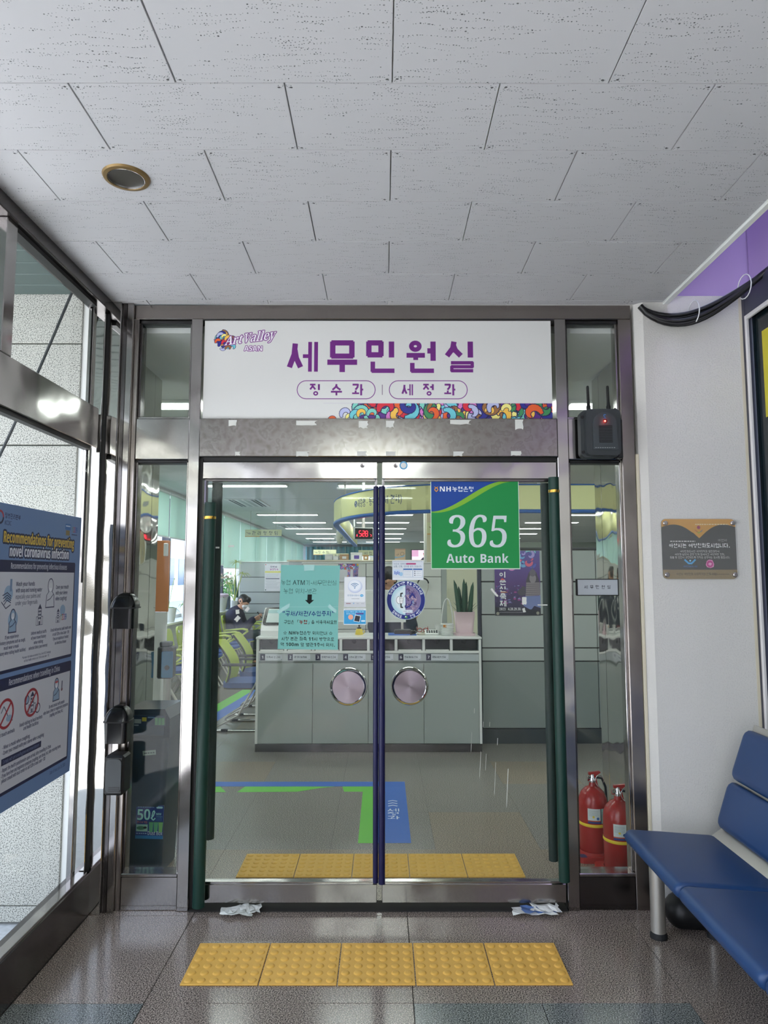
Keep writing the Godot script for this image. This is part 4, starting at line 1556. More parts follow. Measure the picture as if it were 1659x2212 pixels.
func hall_furniture() -> void:
	# grey panel screen on the right, beyond the counter
	var sc := thing("panel_screen", "grey office screen wall of stacked panels to the right of the counter", "partition", Vector3(0, 0, -6.56))
	var ys := [0.135, 0.752, 0.876, 1.187, 1.497, 1.80]
	for i in 5:
		for q in [[0.935, 2.02], [2.026, 3.1]]:
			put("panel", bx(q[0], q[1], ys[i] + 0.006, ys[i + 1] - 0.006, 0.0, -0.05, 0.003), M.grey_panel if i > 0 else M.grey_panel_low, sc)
	put("core", bx(0.93, 3.1, 0.0, 1.80, -0.012, -0.045), M.black, sc)
	put("skirting", bx(0.93, 3.1, 0.0, 0.131, 0.004, -0.05, 0.002), M.dark_grey, sc)
	put("cap", bx(0.91, 3.1, 1.80, 1.822, 0.004, -0.055, 0.003), M.dark_grey, sc)
	put("end_post", bx(0.90, 0.93, 0.0, 1.81, 0.003, -0.055, 0.003), M.frame_blue, sc)
	# white screen behind the clerk, and the far grey one beside the window row
	var sb := thing("panel_screen", "white office screen standing behind the clerk and the counter", "partition", Vector3(0, 0, -8.5))
	var yb := [0.1, 0.9, 1.15, 1.54, 1.705]
	var xb := [-0.99, -0.21, 0.72]
	for i in 4:
		for j in 2:
			put("panel", bx(xb[j] + 0.003, xb[j + 1] - 0.003, yb[i] + 0.003, yb[i + 1] - 0.003, 0.0, -0.04, 0.003), M.white, sb)
	put("core", bx(-0.99, 0.72, 0.02, 1.705, -0.008, -0.035), M.dark_grey, sb)
	put("cap", bx(-1.0, 0.73, 1.705, 1.722, 0.004, -0.045, 0.003), M.white_gloss, sb)
	put("end_post", bx(0.72, 0.785, 0.0, 1.722, 0.003, -0.045, 0.003), M.grey_panel, sb)
	var sf := thing("panel_screen", "tall grey screen of stacked panels beyond the seated man", "partition", Vector3(0, 0, -14.2))
	var yf := [0.05, 0.4, 0.79, 0.98, 1.22, 1.525, 1.83]
	for i in 6:
		for q in [[-2.93, -1.42], [-1.414, -0.2]]:
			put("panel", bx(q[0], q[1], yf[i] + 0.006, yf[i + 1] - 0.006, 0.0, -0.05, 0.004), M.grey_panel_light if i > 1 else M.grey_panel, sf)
	put("core", bx(-2.93, -0.2, 0.02, 1.83, -0.012, -0.045), M.dark_grey, sf)
	put("cap", bx(-2.95, -0.19, 1.83, 1.85, 0.005, -0.055, 0.004), M.white_gloss, sf)
	put("end_post", bx(-2.96, -2.93, 0.0, 1.84, 0.004, -0.055, 0.003), M.white, sf)
	# low white board with printed lists at the back of the counter
	var lb := thing("list_board", "low white board with faint printed lists at the counter's back edge", "board", Vector3(0, 0, -6.80))
	put("panel", bx(-0.50, 0.225, 1.10, 1.415, -0.008, 0.0, 0.002), M.white_gloss, lb)
	for q in [[-0.40, 0.3], [-0.08, 0.22], [0.115, 0.2]]:
		put("list_sheet", sheet(rect_poly(q[1] * 0.9, 0.29), 0.001, M.paper), print_mat("print_list_%d" % int(q[1] * 100), list_print(int(q[1] * 100)), 0.6), lb).position = Vector3(q[0], 1.257, 0.002)
	for x in [-0.46, 0.19]:
		put("foot", bx(x - 0.012, x + 0.012, 0.0, 1.10, -0.02, -0.008, 0.002), M.alu, lb)
	# things pinned to the screens
	print_sheet("poster", "white notice with purple heading pinned on the far grey screen", -2.43, -2.10, 1.24, 1.80, 14.19, "notice_a", notice_print(), "posters on the screens")
	print_sheet("poster", "purple and blue swirled festival strip on the white screen", -0.548, -0.30, 1.48, 1.70, 8.49, "strip", strip_print(), "posters on the screens")
	print_sheet("wifi_sign", "white wifi sign with a blue signal symbol on the left glass door", -0.189, -0.084, 1.4, 1.547, W + 0.022, "wifi", wifi_print())
	print_sheet("flyer", "blue flyer with a dark card and pink dot on the left glass door", -0.191, -0.082, 1.315, 1.394, W + 0.022, "flyer", flyer_print())
	print_sheet("notice", "white civil service notice with blue tables on the right glass door", 0.046, 0.199, 1.531, 1.627, W + 0.022, "notice_b", service_print())
	print_sheet("poster", "purple festival poster with an armoured statue on the grey screen", 1.06, 1.492, 1.178, 1.79, 6.553, "festival", festival_print(), "posters on the screens")
	# boards in the office behind
	print_sheet("poster", "beige framed poster with a blue wave on the back office wall", 0.33, 0.62, 1.98, 2.3, 18.994, "wave", wave_print(), "posters in the back office")
	for q in [[-2.30, 2.30, 2.44, 13.2, "관리행정팀", 0.70, "nearest, beside the blinds"], [-1.73, 2.175, 2.33, 20.5, "징수팀", 0.68, "over the far left desks"], [-1.25, 2.04, 2.17, 19.0, "기동징수팀", 0.60, "over the stacked boxes"], [-0.31, 1.99, 2.13, 15.5, "세입팀", 0.48, "beside the number display"], [0.83, 2.09, 2.25, 9.0, "세무민원", 0.5, "right of the navy door edges"]]:
		var w: float = q[5]
		var t := thing("hanging_sign", "small cream hanging sign with Korean lettering, %s" % q[6], "sign", Vector3(q[0], (q[1] + q[2]) / 2, -q[3]), 0.0, "hanging desk signs")
		put("board", sheet(rect_poly(w, q[2] - q[1]), 0.02, M.fascia_cream), print_mat("hang_" + q[4], hang_print(q[4], w / (q[2] - q[1])), 0.5), t)
		for s in [-0.35, 0.35]:
			put("rod", tube(S(), [Vector3(s * w, (q[2] - q[1]) / 2, -0.01), Vector3(s * w, HC - t.position.y, -0.01)], 0.004, 5), M.alu, t)
	# television on the back wall
	var tv := thing("television", "television showing a pink picture on the back office wall", "television", Vector3(1.02, 2.05, -18.938))
	put("case", bx(-0.24, 0.24, -0.23, 0.23, -0.06, 0.0, 0.005), M.black, tv)
	put("screen", sheet(rect_poly(0.45, 0.42), 0.002, M.black), tv_mat(), tv).position.z = 0.004
	var tl := AreaLight3D.new()
	tl.name = "screen_light"
	tl.area_size = Vector2(0.45, 0.42)
	tl.light_energy = 0.02
	tl.area_range = 8.0
	tl.shadow_enabled = true
	tv.add_child(tl)
	tl.position.z = 0.012
	tl.rotation.y = PI
	# cupboard shelf behind the screen with boxes on top
	var sh := thing("filing_cabinet", "long low cabinet with boxes on top behind the screen", "cabinet", Vector3(-0.55, 0, -12.0))
	put("body", bx(-1.1, 1.3, 0.0, 1.80, -0.4, 0.0, 0.01), M.grey_panel_light, sh)
	put("top", bx(-1.12, 1.32, 1.80, 1.83, -0.42, 0.02, 0.005), M.cream, sh)
	var bxs := [[-0.40, 0.13, 0.10, "white", "white box, leftmost on the long cabinet"], [-0.275, 0.09, 0.07, "paper", "flat white box second along the cabinet top"], [-0.13, 0.16, 0.10, "cardboard", "brown cardboard box in the middle of the cabinet top"], [0.085, 0.20, 0.13, "white", "white box with a purple mark on the cabinet"], [0.25, 0.09, 0.09, "cardboard", "small brown box beside the purple marked box"], [0.37, 0.11, 0.06, "paper", "small white box under the cream hanging sign"], [0.50, 0.12, 0.07, "cardboard", "low brown box at the end of the cabinet top"]]
	for q in bxs:
		var t := thing("storage_box", q[4], "box", Vector3(-0.55 + q[0], 1.83, -12.15), 0.0, "boxes on the long cabinet")
		put("carton", bx(-q[1] / 2, q[1] / 2, 0.0, q[2] * 0.8, -0.1, 0.1, 0.003), M[q[3]], t)
		put("lid", bx(-q[1] / 2 - 0.003, q[1] / 2 + 0.003, q[2] * 0.8 + 0.001, q[2], -0.103, 0.103, 0.003), M[q[3]], t)
		put("label_patch", bx(-q[1] * 0.2, q[1] * 0.25, 0.02, q[2] * 0.62, 0.1, 0.102), m("box_mark", Color("5d4a9a"), 0.6) if q[1] > 0.18 else M.paper, t)
	# row of linked waiting chairs along the window wall
	var proto: Node3D = null
	for k in 9:
		var d := 8.25 + 0.65 * k
		var label := "lime green waiting chair with a blue seat, %s in the window row" % ord_word(k)
		if k == 6:
			label = "lime green waiting chair that the seated man in navy sits on"
		if proto == null:
			proto = waiting_chair(label)
			proto.position = Vector3(-2.5, 0, -d)
		else:
			dup(proto, "waiting_chair", label, Vector3(-2.5, 0, -d), 0.0)
	for q in [[-1.42, 7.3, "lime mesh visitor chair on a chrome sled base beside the counter"], [-1.42, 8.1, "second lime visitor chair behind the one beside the counter"]]:
		visitor_chair(q[2], Vector3(q[0], 0, -q[1]))
	plants()
	# coloured guide tape on the floor
	floor_tape()
	# row of tactile paving inside the doors
	tactile_row("tactile_tile", -0.761, 3.705, 0.2985, M.tactile_inner, "inside the doors, %s from the left", "tactile tiles inside the doors")


func print_sheet(called: String, label: String, x0: float, x1: float, y0: float, y1: float, d: float, key: String, t: Texture2D, group := "") -> void:
	var o := tag(put(called, sheet(rect_poly(x1 - x0, y1 - y0), 0.004 if d > 4.0 else 0.001, M.paper), print_mat("print_" + key, t, 0.55)), label, "poster" if called == "poster" else called.replace("_", " "), group)
	o.position = Vector3((x0 + x1) / 2, (y0 + y1) / 2, -d)


func rnd(s: int) -> RandomNumberGenerator:
	var r := RandomNumberGenerator.new()
	r.seed = s
	return r


func notice_print() -> ImageTexture:
	var p := Pad.new(200, 330, Color("e6e6ee"))
	p.circ(Vector2(12, 10), 6, Color("c04040"))
	ko(p, "지방세", 112, 24, 26, Color("4a3f6a"), 0.15, 0.5, 26)
	ko(p, "부과징수", 118, 54, 26, Color("b0489c"), 0.15, 0.5, 25)
	p.rect(4, 88, 196, 20, Color("e6df7a"))
	var r := rnd(2)
	for i in 14:
		var y := 122.0 + i * 13
		if i == 4:
			p.rect(14, y, 170, 9, Color("59607a"))
		else:
			dashes(p, 12 + (i % 3) * 6, y, 170 - (i % 4) * 14, 2.5, Color("a5a8b6"), r)
	p.circ(Vector2(14, 314), 7, Color("3a5a5a"))
	return p.tex()


func strip_print() -> ImageTexture:
	var p := Pad.new(220, 200, Color("dfe0e6"))
	festival(p, Rect2(0, 0, 220, 56), 26, 24.0, 4, true)
	for i in 12:
		curl(p, Vector2(20 + i * 17, 20 + (i % 3) * 14), 20, i * 1.3, 1.0, [Color("9fc7e8"), Color("7a6fc0"), Color("c884c8"), Color("e8e2f2"), Color("5f7fd0")][i % 5], Color("584f98"))
	p.rect(0, 64, 220, 136, Color("dfe0e6"))
	p.rect(102, 60, 28, 140, Color("7a6fc0"))
	p.rect(160, 60, 56, 140, Color("8a6aa0"))
	for i in 8:
		curl(p, Vector2(114 + (i % 2) * 76, 70 + i * 17), 16, i * 2.0, 1.0, [Color("e8a08a"), Color("5c6fc8"), Color("caa0d8"), Color("2f2a50")][i % 4], Color("4a4488"))
	return p.tex()


func wifi_print() -> ImageTexture:
	var p := Pad.new(240, 368, Color("c9ccd0"))
	p.rrect(5, 5, 230, 300, 8, Color("e2e5e8"))
	p.circ(Vector2(122, 116), 80, Color("b9c2dc"), 40)
	p.circ(Vector2(118, 110), 76, Color("d3dae8"), 40)
	p.circ(Vector2(116, 106), 66, Color("e8ecf2"), 40)
	var b := Color("2f6f9c")
	for i in 3:
		p.ring(Vector2(118, 136), 20 + i * 18, 7, b, -PI * 0.76, -PI * 0.24, 16)
	p.circ(Vector2(118, 136), 7, b)
	ko(p, "공공와이파이", 34, 216, 22, Color("6f8fb0"), 0.11, 0.0, 21)
	p.ell(Vector2(196, 228), 20, 15, Color("2f9bd0"))
	en(p, "Free", 196, 233, 15, Color("eef4f6"), font_bold, 0.5)
	dashes(p, 84, 264, 86, 5, Color("6a7078"), rnd(8))
	p.rect(22, 320, 52, 8, Color("8a4a52"))
	p.circ(Vector2(106, 322), 8, Color("8fb0d0"))
	dashes(p, 140, 322, 28, 5, Color("8a9098"), rnd(9))
	dashes(p, 192, 322, 28, 5, Color("8a9098"), rnd(10))
	return p.tex()


func flyer_print() -> ImageTexture:
	var p := Pad.new(240, 172, Color("dde2e4"))
	dashes(p, 14, 8, 200, 4, Color("6a7078"), rnd(11))
	p.rect(4, 20, 232, 144, Color("2f9bd0"))
	ko(p, "아산시 공무원은 금품, 선물, 접대", 120, 30, 13, Color("d8ecf6"), 0.13, 0.5, 12)
	ko(p, "를 받지 않습니다", 30, 50, 14, Color("d8ecf6"), 0.13, 0.0, 13)
	p.rrect(132, 48, 82, 15, 6, Color("5a3f8a"))
	p.circ(Vector2(76, 92), 27, Color("e8a890"))
	p.poly(PackedVector2Array([Vector2(122, 66), Vector2(186, 78), Vector2(172, 146), Vector2(106, 136)]), Color("e6eaec"))
	p.poly(PackedVector2Array([Vector2(127, 74), Vector2(178, 83), Vector2(167, 140), Vector2(113, 131)]), Color("1c2430"))
	p.rrect(188, 124, 42, 16, 5, Color("d8ecf6"))
	return p.tex()


func list_print(s: int) -> ImageTexture:
	var p := Pad.new(200, 240, Color("dcdfda"))
	var r := rnd(s)
	for i in 20:
		dashes(p, 20, 16 + i * 11, r.randf_range(70, 160), 1.6, Color("b5b9b4"), r)
	return p.tex()


func service_print() -> ImageTexture:
	var p := Pad.new(330, 216, Color("d3d9e0"))
	dashes(p, 10, 10, 310, 5, Color("9aa4b0"), rnd(12))
	ko(p, "아산시 공무원은", 14, 28, 20, Color("6f8298"), 0.11, 0.0, 19)
	ko(p, "금품, 선물, 접대를 받지 않습니다.", 14, 56, 20, Color("6f8298"), 0.11, 0.0, 18)
	p.rrect(146, 28, 104, 19, 7, Color("b8507e"))
	for q in [[116, 90], [220, 90]]:
		p.rect(q[0], q[1], 96, 94, Color("8fa6c0"))
		p.rect(q[0] + 2, q[1] + 16, 92, 76, Color("e6eaee"))
		p.rect(q[0], q[1], 96, 15, Color("2f62a8"))
	for i in 6:
		dashes(p, 124, 116 + i * 11, 76, 3, Color("9aa4b0"), rnd(20 + i))
	for i in 3:
		p.circ(Vector2(238, 120 + i * 22), 7, Color("6a7684"))
		dashes(p, 254, 118 + i * 22, 52, 5, Color("9aa4b0"), rnd(30 + i))
	p.rrect(10, 100, 72, 60, 6, Color("c4d4ea"))
	for i in 4:
		p.rect(22 + i * 15, 118 + (i % 2) * 8, 9, 34, Color("5a74c0"))
	p.ell(Vector2(92, 150), 20, 22, Color("9cc4e0"))
	p.rect(6, 192, 318, 18, Color("e0e4e8"))
	return p.tex()


func festival_print() -> ImageTexture:
	var p := Pad.new(432, 612, Color("4a3a86"))
	for i in 40:
		p.rect(0, i * 15.3, 432, 16, Color("6b5fb0").lerp(Color("53307a"), clampf(i / 20.0, 0, 1)).lerp(Color("1c1a3a"), clampf((i - 20) / 18.0, 0, 1)))
	var r := rnd(14)
	for i in 90:
		var y := r.randf_range(330, 500)
		p.ell(Vector2(r.randf() * 432, y), r.randf_range(4, 16), r.randf_range(3, 9), [Color("9a3f8a"), Color("7a3a86"), Color("6f6fb8"), Color("53468a"), Color("8a86c0")][i % 5], 12)
	for i in 22:
		curl(p, Vector2(150 + r.randf() * 282, r.randf() * 150), r.randf_range(16, 40), r.randf() * TAU, 1.0, [Color("6fa8dc"), Color("b0a0e0"), Color("e06a8a"), Color("d884c8"), Color("8fd0e0"), Color("5a62c0")][i % 6], Color("4a4a98"))
	# armoured stone figure
	var st := Color("8a7f86")
	p.poly(PackedVector2Array([Vector2(300, 300), Vector2(428, 300), Vector2(432, 420), Vector2(290, 430)]), st)
	p.poly(PackedVector2Array([Vector2(294, 300), Vector2(328, 202), Vector2(396, 202), Vector2(428, 300)]), Color("4d4656"))
	p.ell(Vector2(362, 262), 32, 44, Color("8d848c"))
	p.ell(Vector2(362, 210), 30, 34, Color("6a6070"))
	p.line(Vector2(362, 186), Vector2(362, 150), 8, Color("6a6070"))
	for i in 6:
		p.line(Vector2(292, 320 + i * 19), Vector2(430, 314 + i * 19), 4, Color("5f5664"))
	p.poly(PackedVector2Array([Vector2(288, 430), Vector2(432, 424), Vector2(432, 540), Vector2(372, 520), Vector2(340, 560), Vector2(270, 520)]), Color("7480b8"))
	p.ell(Vector2(256, 392), 40, 34, Color("4d4656"))
	p.line(Vector2(280, 340), Vector2(250, 400), 36, Color("4d4656"))
	p.poly(PackedVector2Array([Vector2(0, 530), Vector2(432, 560), Vector2(432, 612), Vector2(0, 612)]), Color("15142a"))
	# lettering down the side
	var w := Color("ecedf2")
	var y := 196.0
	for ch in "이순신축제":
		ko(p, ch, 44, y, 62, w, 0.19, 0.0, 66)
		y += 68
	p.poly(PackedVector2Array([Vector2(52, 278), Vector2(72, 258), Vector2(100, 276)]), Color("d8424e"))
	p.rect(56, 388, 60, 7, Color("d88a5a"))
	en(p, "2023", 40, 562, 34, w, font_serif, 0.0, 0.8)
	en(p, "4.28.29.30.", 122, 562, 34, w, font_bold, 0.0, 0.75)
	dashes(p, 42, 578, 250, 5, Color("a09aa8"), rnd(15))
	for q in [[26, 598], [404, 594]]:
		p.circ(Vector2(q[0], q[1] - 6), 15, Color("9a9688"))
	return p.tex()


func wave_print() -> ImageTexture:
	var p := Pad.new(120, 130, Color("c8ab8c"))
	p.rect(0, 0, 120, 12, Color("b8907a"))
	p.poly(PackedVector2Array([Vector2(0, 86), Vector2(40, 92), Vector2(120, 66), Vector2(100, 92), Vector2(0, 108)]), Color("8fb0c8"))
	p.ring(Vector2(84, 58), 20, 3, Color("5f5a50"))
	p.pl([Vector2(18, 66), Vector2(30, 74), Vector2(38, 56), Vector2(46, 70)], 3, Color("5f5a50"))
	return p.tex()


func hang_print(s: String, asp: float) -> ImageTexture:
	var h := 96
	var w := int(h * asp)
	var p := Pad.new(w, h, Color("dde0b4"))
	p.rect(0, h - 9, w * 0.4, 9, Color("d8a468"))
	p.rect(w * 0.4, h - 9, w * 0.6, 9, Color("6f86b0"))
	p.pl([Vector2(18, 34), Vector2(34, 46), Vector2(58, 42), Vector2(72, 46)], 5, Color("8a7a5a"))
	p.rect(44, 54, 30, 7, Color("5f6a80"))
	var n := s.length()
	var step := minf((w - 100.0) / n, 74.0)
	for i in n:
		ko(p, s[i], 90 + i * step, 22, 50, Color("3f4650"), 0.1, 0.0, minf(step * 0.82, 48))
	return p.tex()


func tv_mat() -> StandardMaterial3D:
	var p := Pad.new(150, 140, Color("e6d2e0"))
	p.rect(0, 0, 60, 58, Color("c89ab8"))
	p.rect(0, 124, 150, 16, Color("3f6a78"))
	p.poly(PackedVector2Array([Vector2(70, 100), Vector2(104, 66), Vector2(128, 70), Vector2(132, 124), Vector2(116, 124), Vector2(110, 96), Vector2(74, 108)]), Color("23263a"))
	p.ell(Vector2(120, 42), 14, 16, Color("e0967a"))
	p.rect(104, 28, 34, 10, Color("8a2a3a"))
	var s: StandardMaterial3D = M.tv_screen
	var t := p.tex()
	s.albedo_texture = t
	s.emission_texture = t
	s.emission = Color(1, 1, 1)
	s.emission_operator = BaseMaterial3D.EMISSION_OP_MULTIPLY
	return s


func waiting_chair(label: String) -> Node3D:
	# faces +x; base at the origin
	var t := thing("waiting_chair", label, "chair", Vector3.ZERO, 0.0, "linked chairs along the window")
	var back := Transform3D(Basis(Vector3.BACK, 0.2), Vector3(-0.2, 0.47, 0)) * Transform3D(Basis(Vector3.UP, PI / 2), Vector3.ZERO)
	put("backrest", prism(S(), shell(0.46, 0.40, 0.09), -0.012, 0.012, back * Transform3D(Basis(), Vector3(0, 0.21, 0)), true), M.lime, t)
	put("grip_hole", prism(S(), circle_poly(0.02, 14), -0.014, 0.014, back * Transform3D(Basis(), Vector3(-0.15, 0.34, 0)), true), M.paper, t)
	var seat := Transform3D(Basis(Vector3.BACK, 0.06), Vector3(0.04, 0.44, 0)) * Transform3D(Basis(Vector3.RIGHT, -PI / 2), Vector3.ZERO)
	put("seat", prism(S(), rr(0.47, 0.47, 0.1), -0.014, 0.022, seat, true), M.seat_blue, t)
	put("seat_rim", prism(S(), rr(0.485, 0.485, 0.105), -0.022, -0.012, seat, true), M.lime_light, t)
	for s in [-1.0, 1.0]:
		var z: float = s * 0.275
		put("arm", tube(S(), [Vector3(-0.22, 0.50, z), Vector3(-0.18, 0.63, z), Vector3(0.12, 0.655, z), Vector3(0.19, 0.64, z), Vector3(0.2, 0.615, z), Vector3(0.05, 0.5, z), Vector3(-0.1, 0.45, z)], 0.014, 6), M.lime_light, t)
		put("leg", tube(S(), [Vector3(-0.02, 0.4, s * 0.24), Vector3(0.22, 0.012, s * 0.24)], 0.017, 6), M.alu, t)
		put("leg", tube(S(), [Vector3(-0.04, 0.4, s * 0.24), Vector3(-0.26, 0.012, s * 0.24)], 0.017, 6), M.alu, t)
	put("beam", bx(-0.05, 0.03, 0.375, 0.415, -0.325, 0.325, 0.006), M.dark_grey, t)
	return t


func shell(w: float, h: float, r: float) -> PackedVector2Array:
	var p := rr(w, h, r, 4)
	for i in p.size():
		p[i].x *= 1.0 - 0.1 * (p[i].y / h + 0.5)
	return p


func visitor_chair(label: String, at: Vector3) -> void:
	# faces +x, back tall lime mesh, seat dark blue, sled of bent chrome tube
	var t := thing("visitor_chair", label, "chair", at, 0.0, "visitor chairs by the counter")
	var pts := []
	for i in 9:
		var u := i / 8.0
		pts.append(Vector2(-0.2 + 0.07 * sin(PI * u * 1.1) - 0.1 * u, 0.47 + 0.41 * u))
	var st := S()
	st.set_smooth_group(1)
	for i in 8:
		for k in 8:
			var q := []
			for c in [[i, k], [i, k + 1], [i + 1, k + 1], [i + 1, k]]:
				var v: float = c[1] / 8.0 * 2.0 - 1.0
				q.append(Vector3(pts[c[0]].x + 0.05 * v * v, pts[c[0]].y, v * 0.215 * (1.0 - 0.12 * c[0] / 8.0)))
			tri(st, q[0], q[1], q[2])
			tri(st, q[0], q[2], q[3])
			tri(st, q[0] - Vector3(0.014, 0, 0), q[2] - Vector3(0.014, 0, 0), q[1] - Vector3(0.014, 0, 0))
			tri(st, q[0] - Vector3(0.014, 0, 0), q[3] - Vector3(0.014, 0, 0), q[2] - Vector3(0.014, 0, 0))
	st.set_smooth_group(-1)
	put("backrest", st, M.lime, t)
	var edge := []
	for p in pts:
		edge.append(Vector3(p.x + 0.04, p.y, 0.21 * (1.0 - 0.12 * (p.y - 0.47) / 0.41)))
	put("back_frame", tube(S(), edge, 0.011, 6), M.black, t)
	put("seat", prism(S(), rr(0.48, 0.46, 0.09), -0.02, 0.03, Transform3D(Basis(Vector3.RIGHT, -PI / 2), Vector3(0.03, 0.445, 0)), true), M.seat_blue, t)
	put("seat_pan", prism(S(), rr(0.47, 0.45, 0.09), -0.035, -0.02, Transform3D(Basis(Vector3.RIGHT, -PI / 2), Vector3(0.03, 0.445, 0)), true), M.black, t)
	for s in [-1.0, 1.0]:
		var z: float = s * 0.25
		put("armrest", bx(-0.2, 0.22, 0.645, 0.672, z - 0.022, z + 0.022, 0.008), M.black, t)
		put("sled_leg", tube(S(), [Vector3(0.2, 0.645, z), Vector3(0.21, 0.6, z), Vector3(-0.03, 0.16, z), Vector3(-0.24, 0.05, z), Vector3(-0.27, 0.022, z), Vector3(-0.24, 0.012, z), Vector3(0.27, 0.012, z)], 0.0115, 8), M.chrome, t)
		put("foot_pad", bx(-0.2, -0.13, 0.0, 0.028, z - 0.016, z + 0.016, 0.006), M.black, t)


func blade(st: SurfaceTool, a: Vector3, dir: Vector3, len: float, w: float, droop: float, fold := 0.25, n := 6) -> void:  # one long leaf, arched and folded along its middle
	var side := dir.cross(Vector3.UP).normalized()
	if side.length() < 0.5:
		side = Vector3.RIGHT
	var last := []
	for i in n + 1:
		var u := float(i) / n
		var p := a + dir * len * u + Vector3.DOWN * droop * len * u * u
		var ww := w * (0.55 + 0.9 * u - 1.45 * u * u) if u < 0.99 else 0.0
		var row := [p - side * ww, p + Vector3.DOWN * ww * fold, p + side * ww, p + Vector3.DOWN * (ww * fold + 0.002)]
		if i > 0:
			for k in 2:
				tri(st, last[k], last[k + 1], row[k + 1])
				tri(st, last[k], row[k + 1], row[k])
				tri(st, last[k] - Vector3(0, 0.002, 0), row[k + 1] - Vector3(0, 0.002, 0), last[k + 1] - Vector3(0, 0.002, 0))
				tri(st, last[k] - Vector3(0, 0.002, 0), row[k] - Vector3(0, 0.002, 0), row[k + 1] - Vector3(0, 0.002, 0))
		last = row


func pot(parent: Node3D, r: float, h: float, mat: Material) -> void:
	put("pot", lathe(S(), [Vector2(0, 0), Vector2(r * 0.72, 0), Vector2(r * 0.78, 0.01), Vector2(r * 0.98, h * 0.93), Vector2(r, h), Vector2(r * 0.93, h), Vector2(r * 0.9, h * 0.9), Vector2(0.0, h * 0.88)], 24), mat, parent)


func plants() -> void:
	var r := rnd(77)
	# two low orchids with trained stems, near the entrance
	for q in [[-3.06, 9.9, 0.115, 0.2, "low orchid in a white pot on the sill, nearest the entrance"], [-3.06, 10.9, 0.12, 0.24, "second orchid in a white pot on the sill behind the first"]]:
		var t := thing("potted_orchid", q[4], "plant", Vector3(q[0], 0.9, -q[1]), 0.0, "potted plants on the sill")
		pot(t, q[2], q[3], M.white_gloss)
		for i in 9:
			var a := r.randf() * TAU
			var st := S()
			blade(st, Vector3(0, q[3] - 0.01, 0), Vector3(cos(a), 0.7, sin(a)).normalized(), r.randf_range(0.15, 0.22), 0.035, 0.9)
			put("leaf", st, M.leaf, t)
		for i in 2:
			var a := r.randf() * TAU
			var pts := []
			for k in 9:
				var u := k / 8.0
				pts.append(Vector3(cos(a) * 0.22 * sin(PI * u * 0.8), q[3] + 0.42 * sin(PI * u * 0.62), sin(a) * 0.22 * u))
			put("stem", tube(S(), pts, 0.004, 5), M.leaf_pale, t)
	# big white pot of flowering orchids
	var o := thing("potted_orchid", "large white pot of pale flowering orchids on the window sill", "plant", Vector3(-3.1, 0.9, -13.0), 0.0, "potted plants on the sill")
	pot(o, 0.19, 0.27, M.white_gloss)
	put("wrapping", lathe(S(), [Vector2(0.175, 0.22), Vector2(0.215, 0.30), Vector2(0.19, 0.32), Vector2(0.16, 0.26)], 11), m("wrap", Color("dcc9d6"), 0.7), o)
	for i in 8:
		var a := i * 0.8
		var st := S()
		blade(st, Vector3(0, 0.27, 0), Vector3(cos(a), 0.55, sin(a)).normalized(), 0.26, 0.045, 0.6)
		put("leaf", st, M.leaf, o)
	for i in 6:
		var a := i * 1.05
		var tip := Vector3(cos(a) * 0.2, 0.62 + 0.05 * (i % 3), sin(a) * 0.16)
		put("stem", tube(S(), [Vector3(0, 0.27, 0), Vector3(cos(a) * 0.06, 0.5, sin(a) * 0.05), tip], 0.005, 5), M.leaf, o)
		for k in 5:
			var c := tip + Vector3(r.randf_range(-0.07, 0.07), r.randf_range(-0.1, 0.05), r.randf_range(-0.06, 0.06))
			var st := S()
			for w in 5:
				var b := TAU * w / 5
				blade(st, c, Vector3(0.35, cos(b), sin(b)).normalized(), 0.036, 0.018, 0.1, 0.2, 3)
			put("flower", st, M.petal, o)
	# dark upright sansevieria in white pot, and a tall dracaena
	var s := thing("potted_plant", "dark spiky snake plant in a white pot on the sill beside the screen", "plant", Vector3(-3.08, 0.9, -14.6), 0.0, "potted plants on the sill")
	pot(s, 0.13, 0.2, M.white_gloss)
	for i in 9:
		var a := i * 2.4
		var st := S()
		blade(st, Vector3(cos(a) * 0.04, 0.17, sin(a) * 0.04), Vector3(cos(a) * 0.22, 1, sin(a) * 0.22).normalized(), r.randf_range(0.4, 0.62), 0.035, 0.0)
		put("leaf", st, M.leaf_dark, s)
	var dr := thing("potted_plant", "tall thin dracaena with yellow green leaf tufts by the window", "plant", Vector3(-2.98, 0.9, -13.9), 0.0, "potted plants on the sill")
	pot(dr, 0.09, 0.16, M.white_gloss)
	for q in [[0.02, 0.92, 0.02], [0.14, 0.7, -0.05], [-0.1, 0.5, 0.05]]:
		var tip := Vector3(q[0], q[1], q[2])
		put("cane", tube(S(), [Vector3(0, 0.14, 0), Vector3(q[0] * 0.3, q[1] * 0.5, q[2]), tip], 0.009, 6), M.leaf_pale, dr)
		for i in 14:
			var a := i * 2.4
			var st := S()
			blade(st, tip, Vector3(cos(a), r.randf_range(-0.1, 1.0), sin(a)).normalized(), r.randf_range(0.16, 0.26), 0.014, 0.5)
			put("leaf", st, M.leaf_pale, dr)
	var sp := thing("speaker_box", "dark blue box on the window sill behind the seated man", "box", Vector3(-3.1, 0.9, -13.6))
	put("case", bx(-0.09, 0.09, 0.0, 0.26, -0.09, 0.09, 0.01), m("slate_box", Color("3a4a5c"), 0.5), sp)
	put("grille", bx(-0.07, 0.07, 0.03, 0.23, 0.09, 0.096, 0.002), M.dark_grey, sp)


func flat(poly: Array, y0: float, y1: float) -> SurfaceTool:  # a floor shape given as [x, distance] pairs
	var p := PackedVector2Array()
	for q in poly:
		p.append(Vector2(q[0], q[1]))
	return prism(S(), p, y0, y1, Transform3D(Basis(Vector3.RIGHT, -PI / 2), Vector3.ZERO))


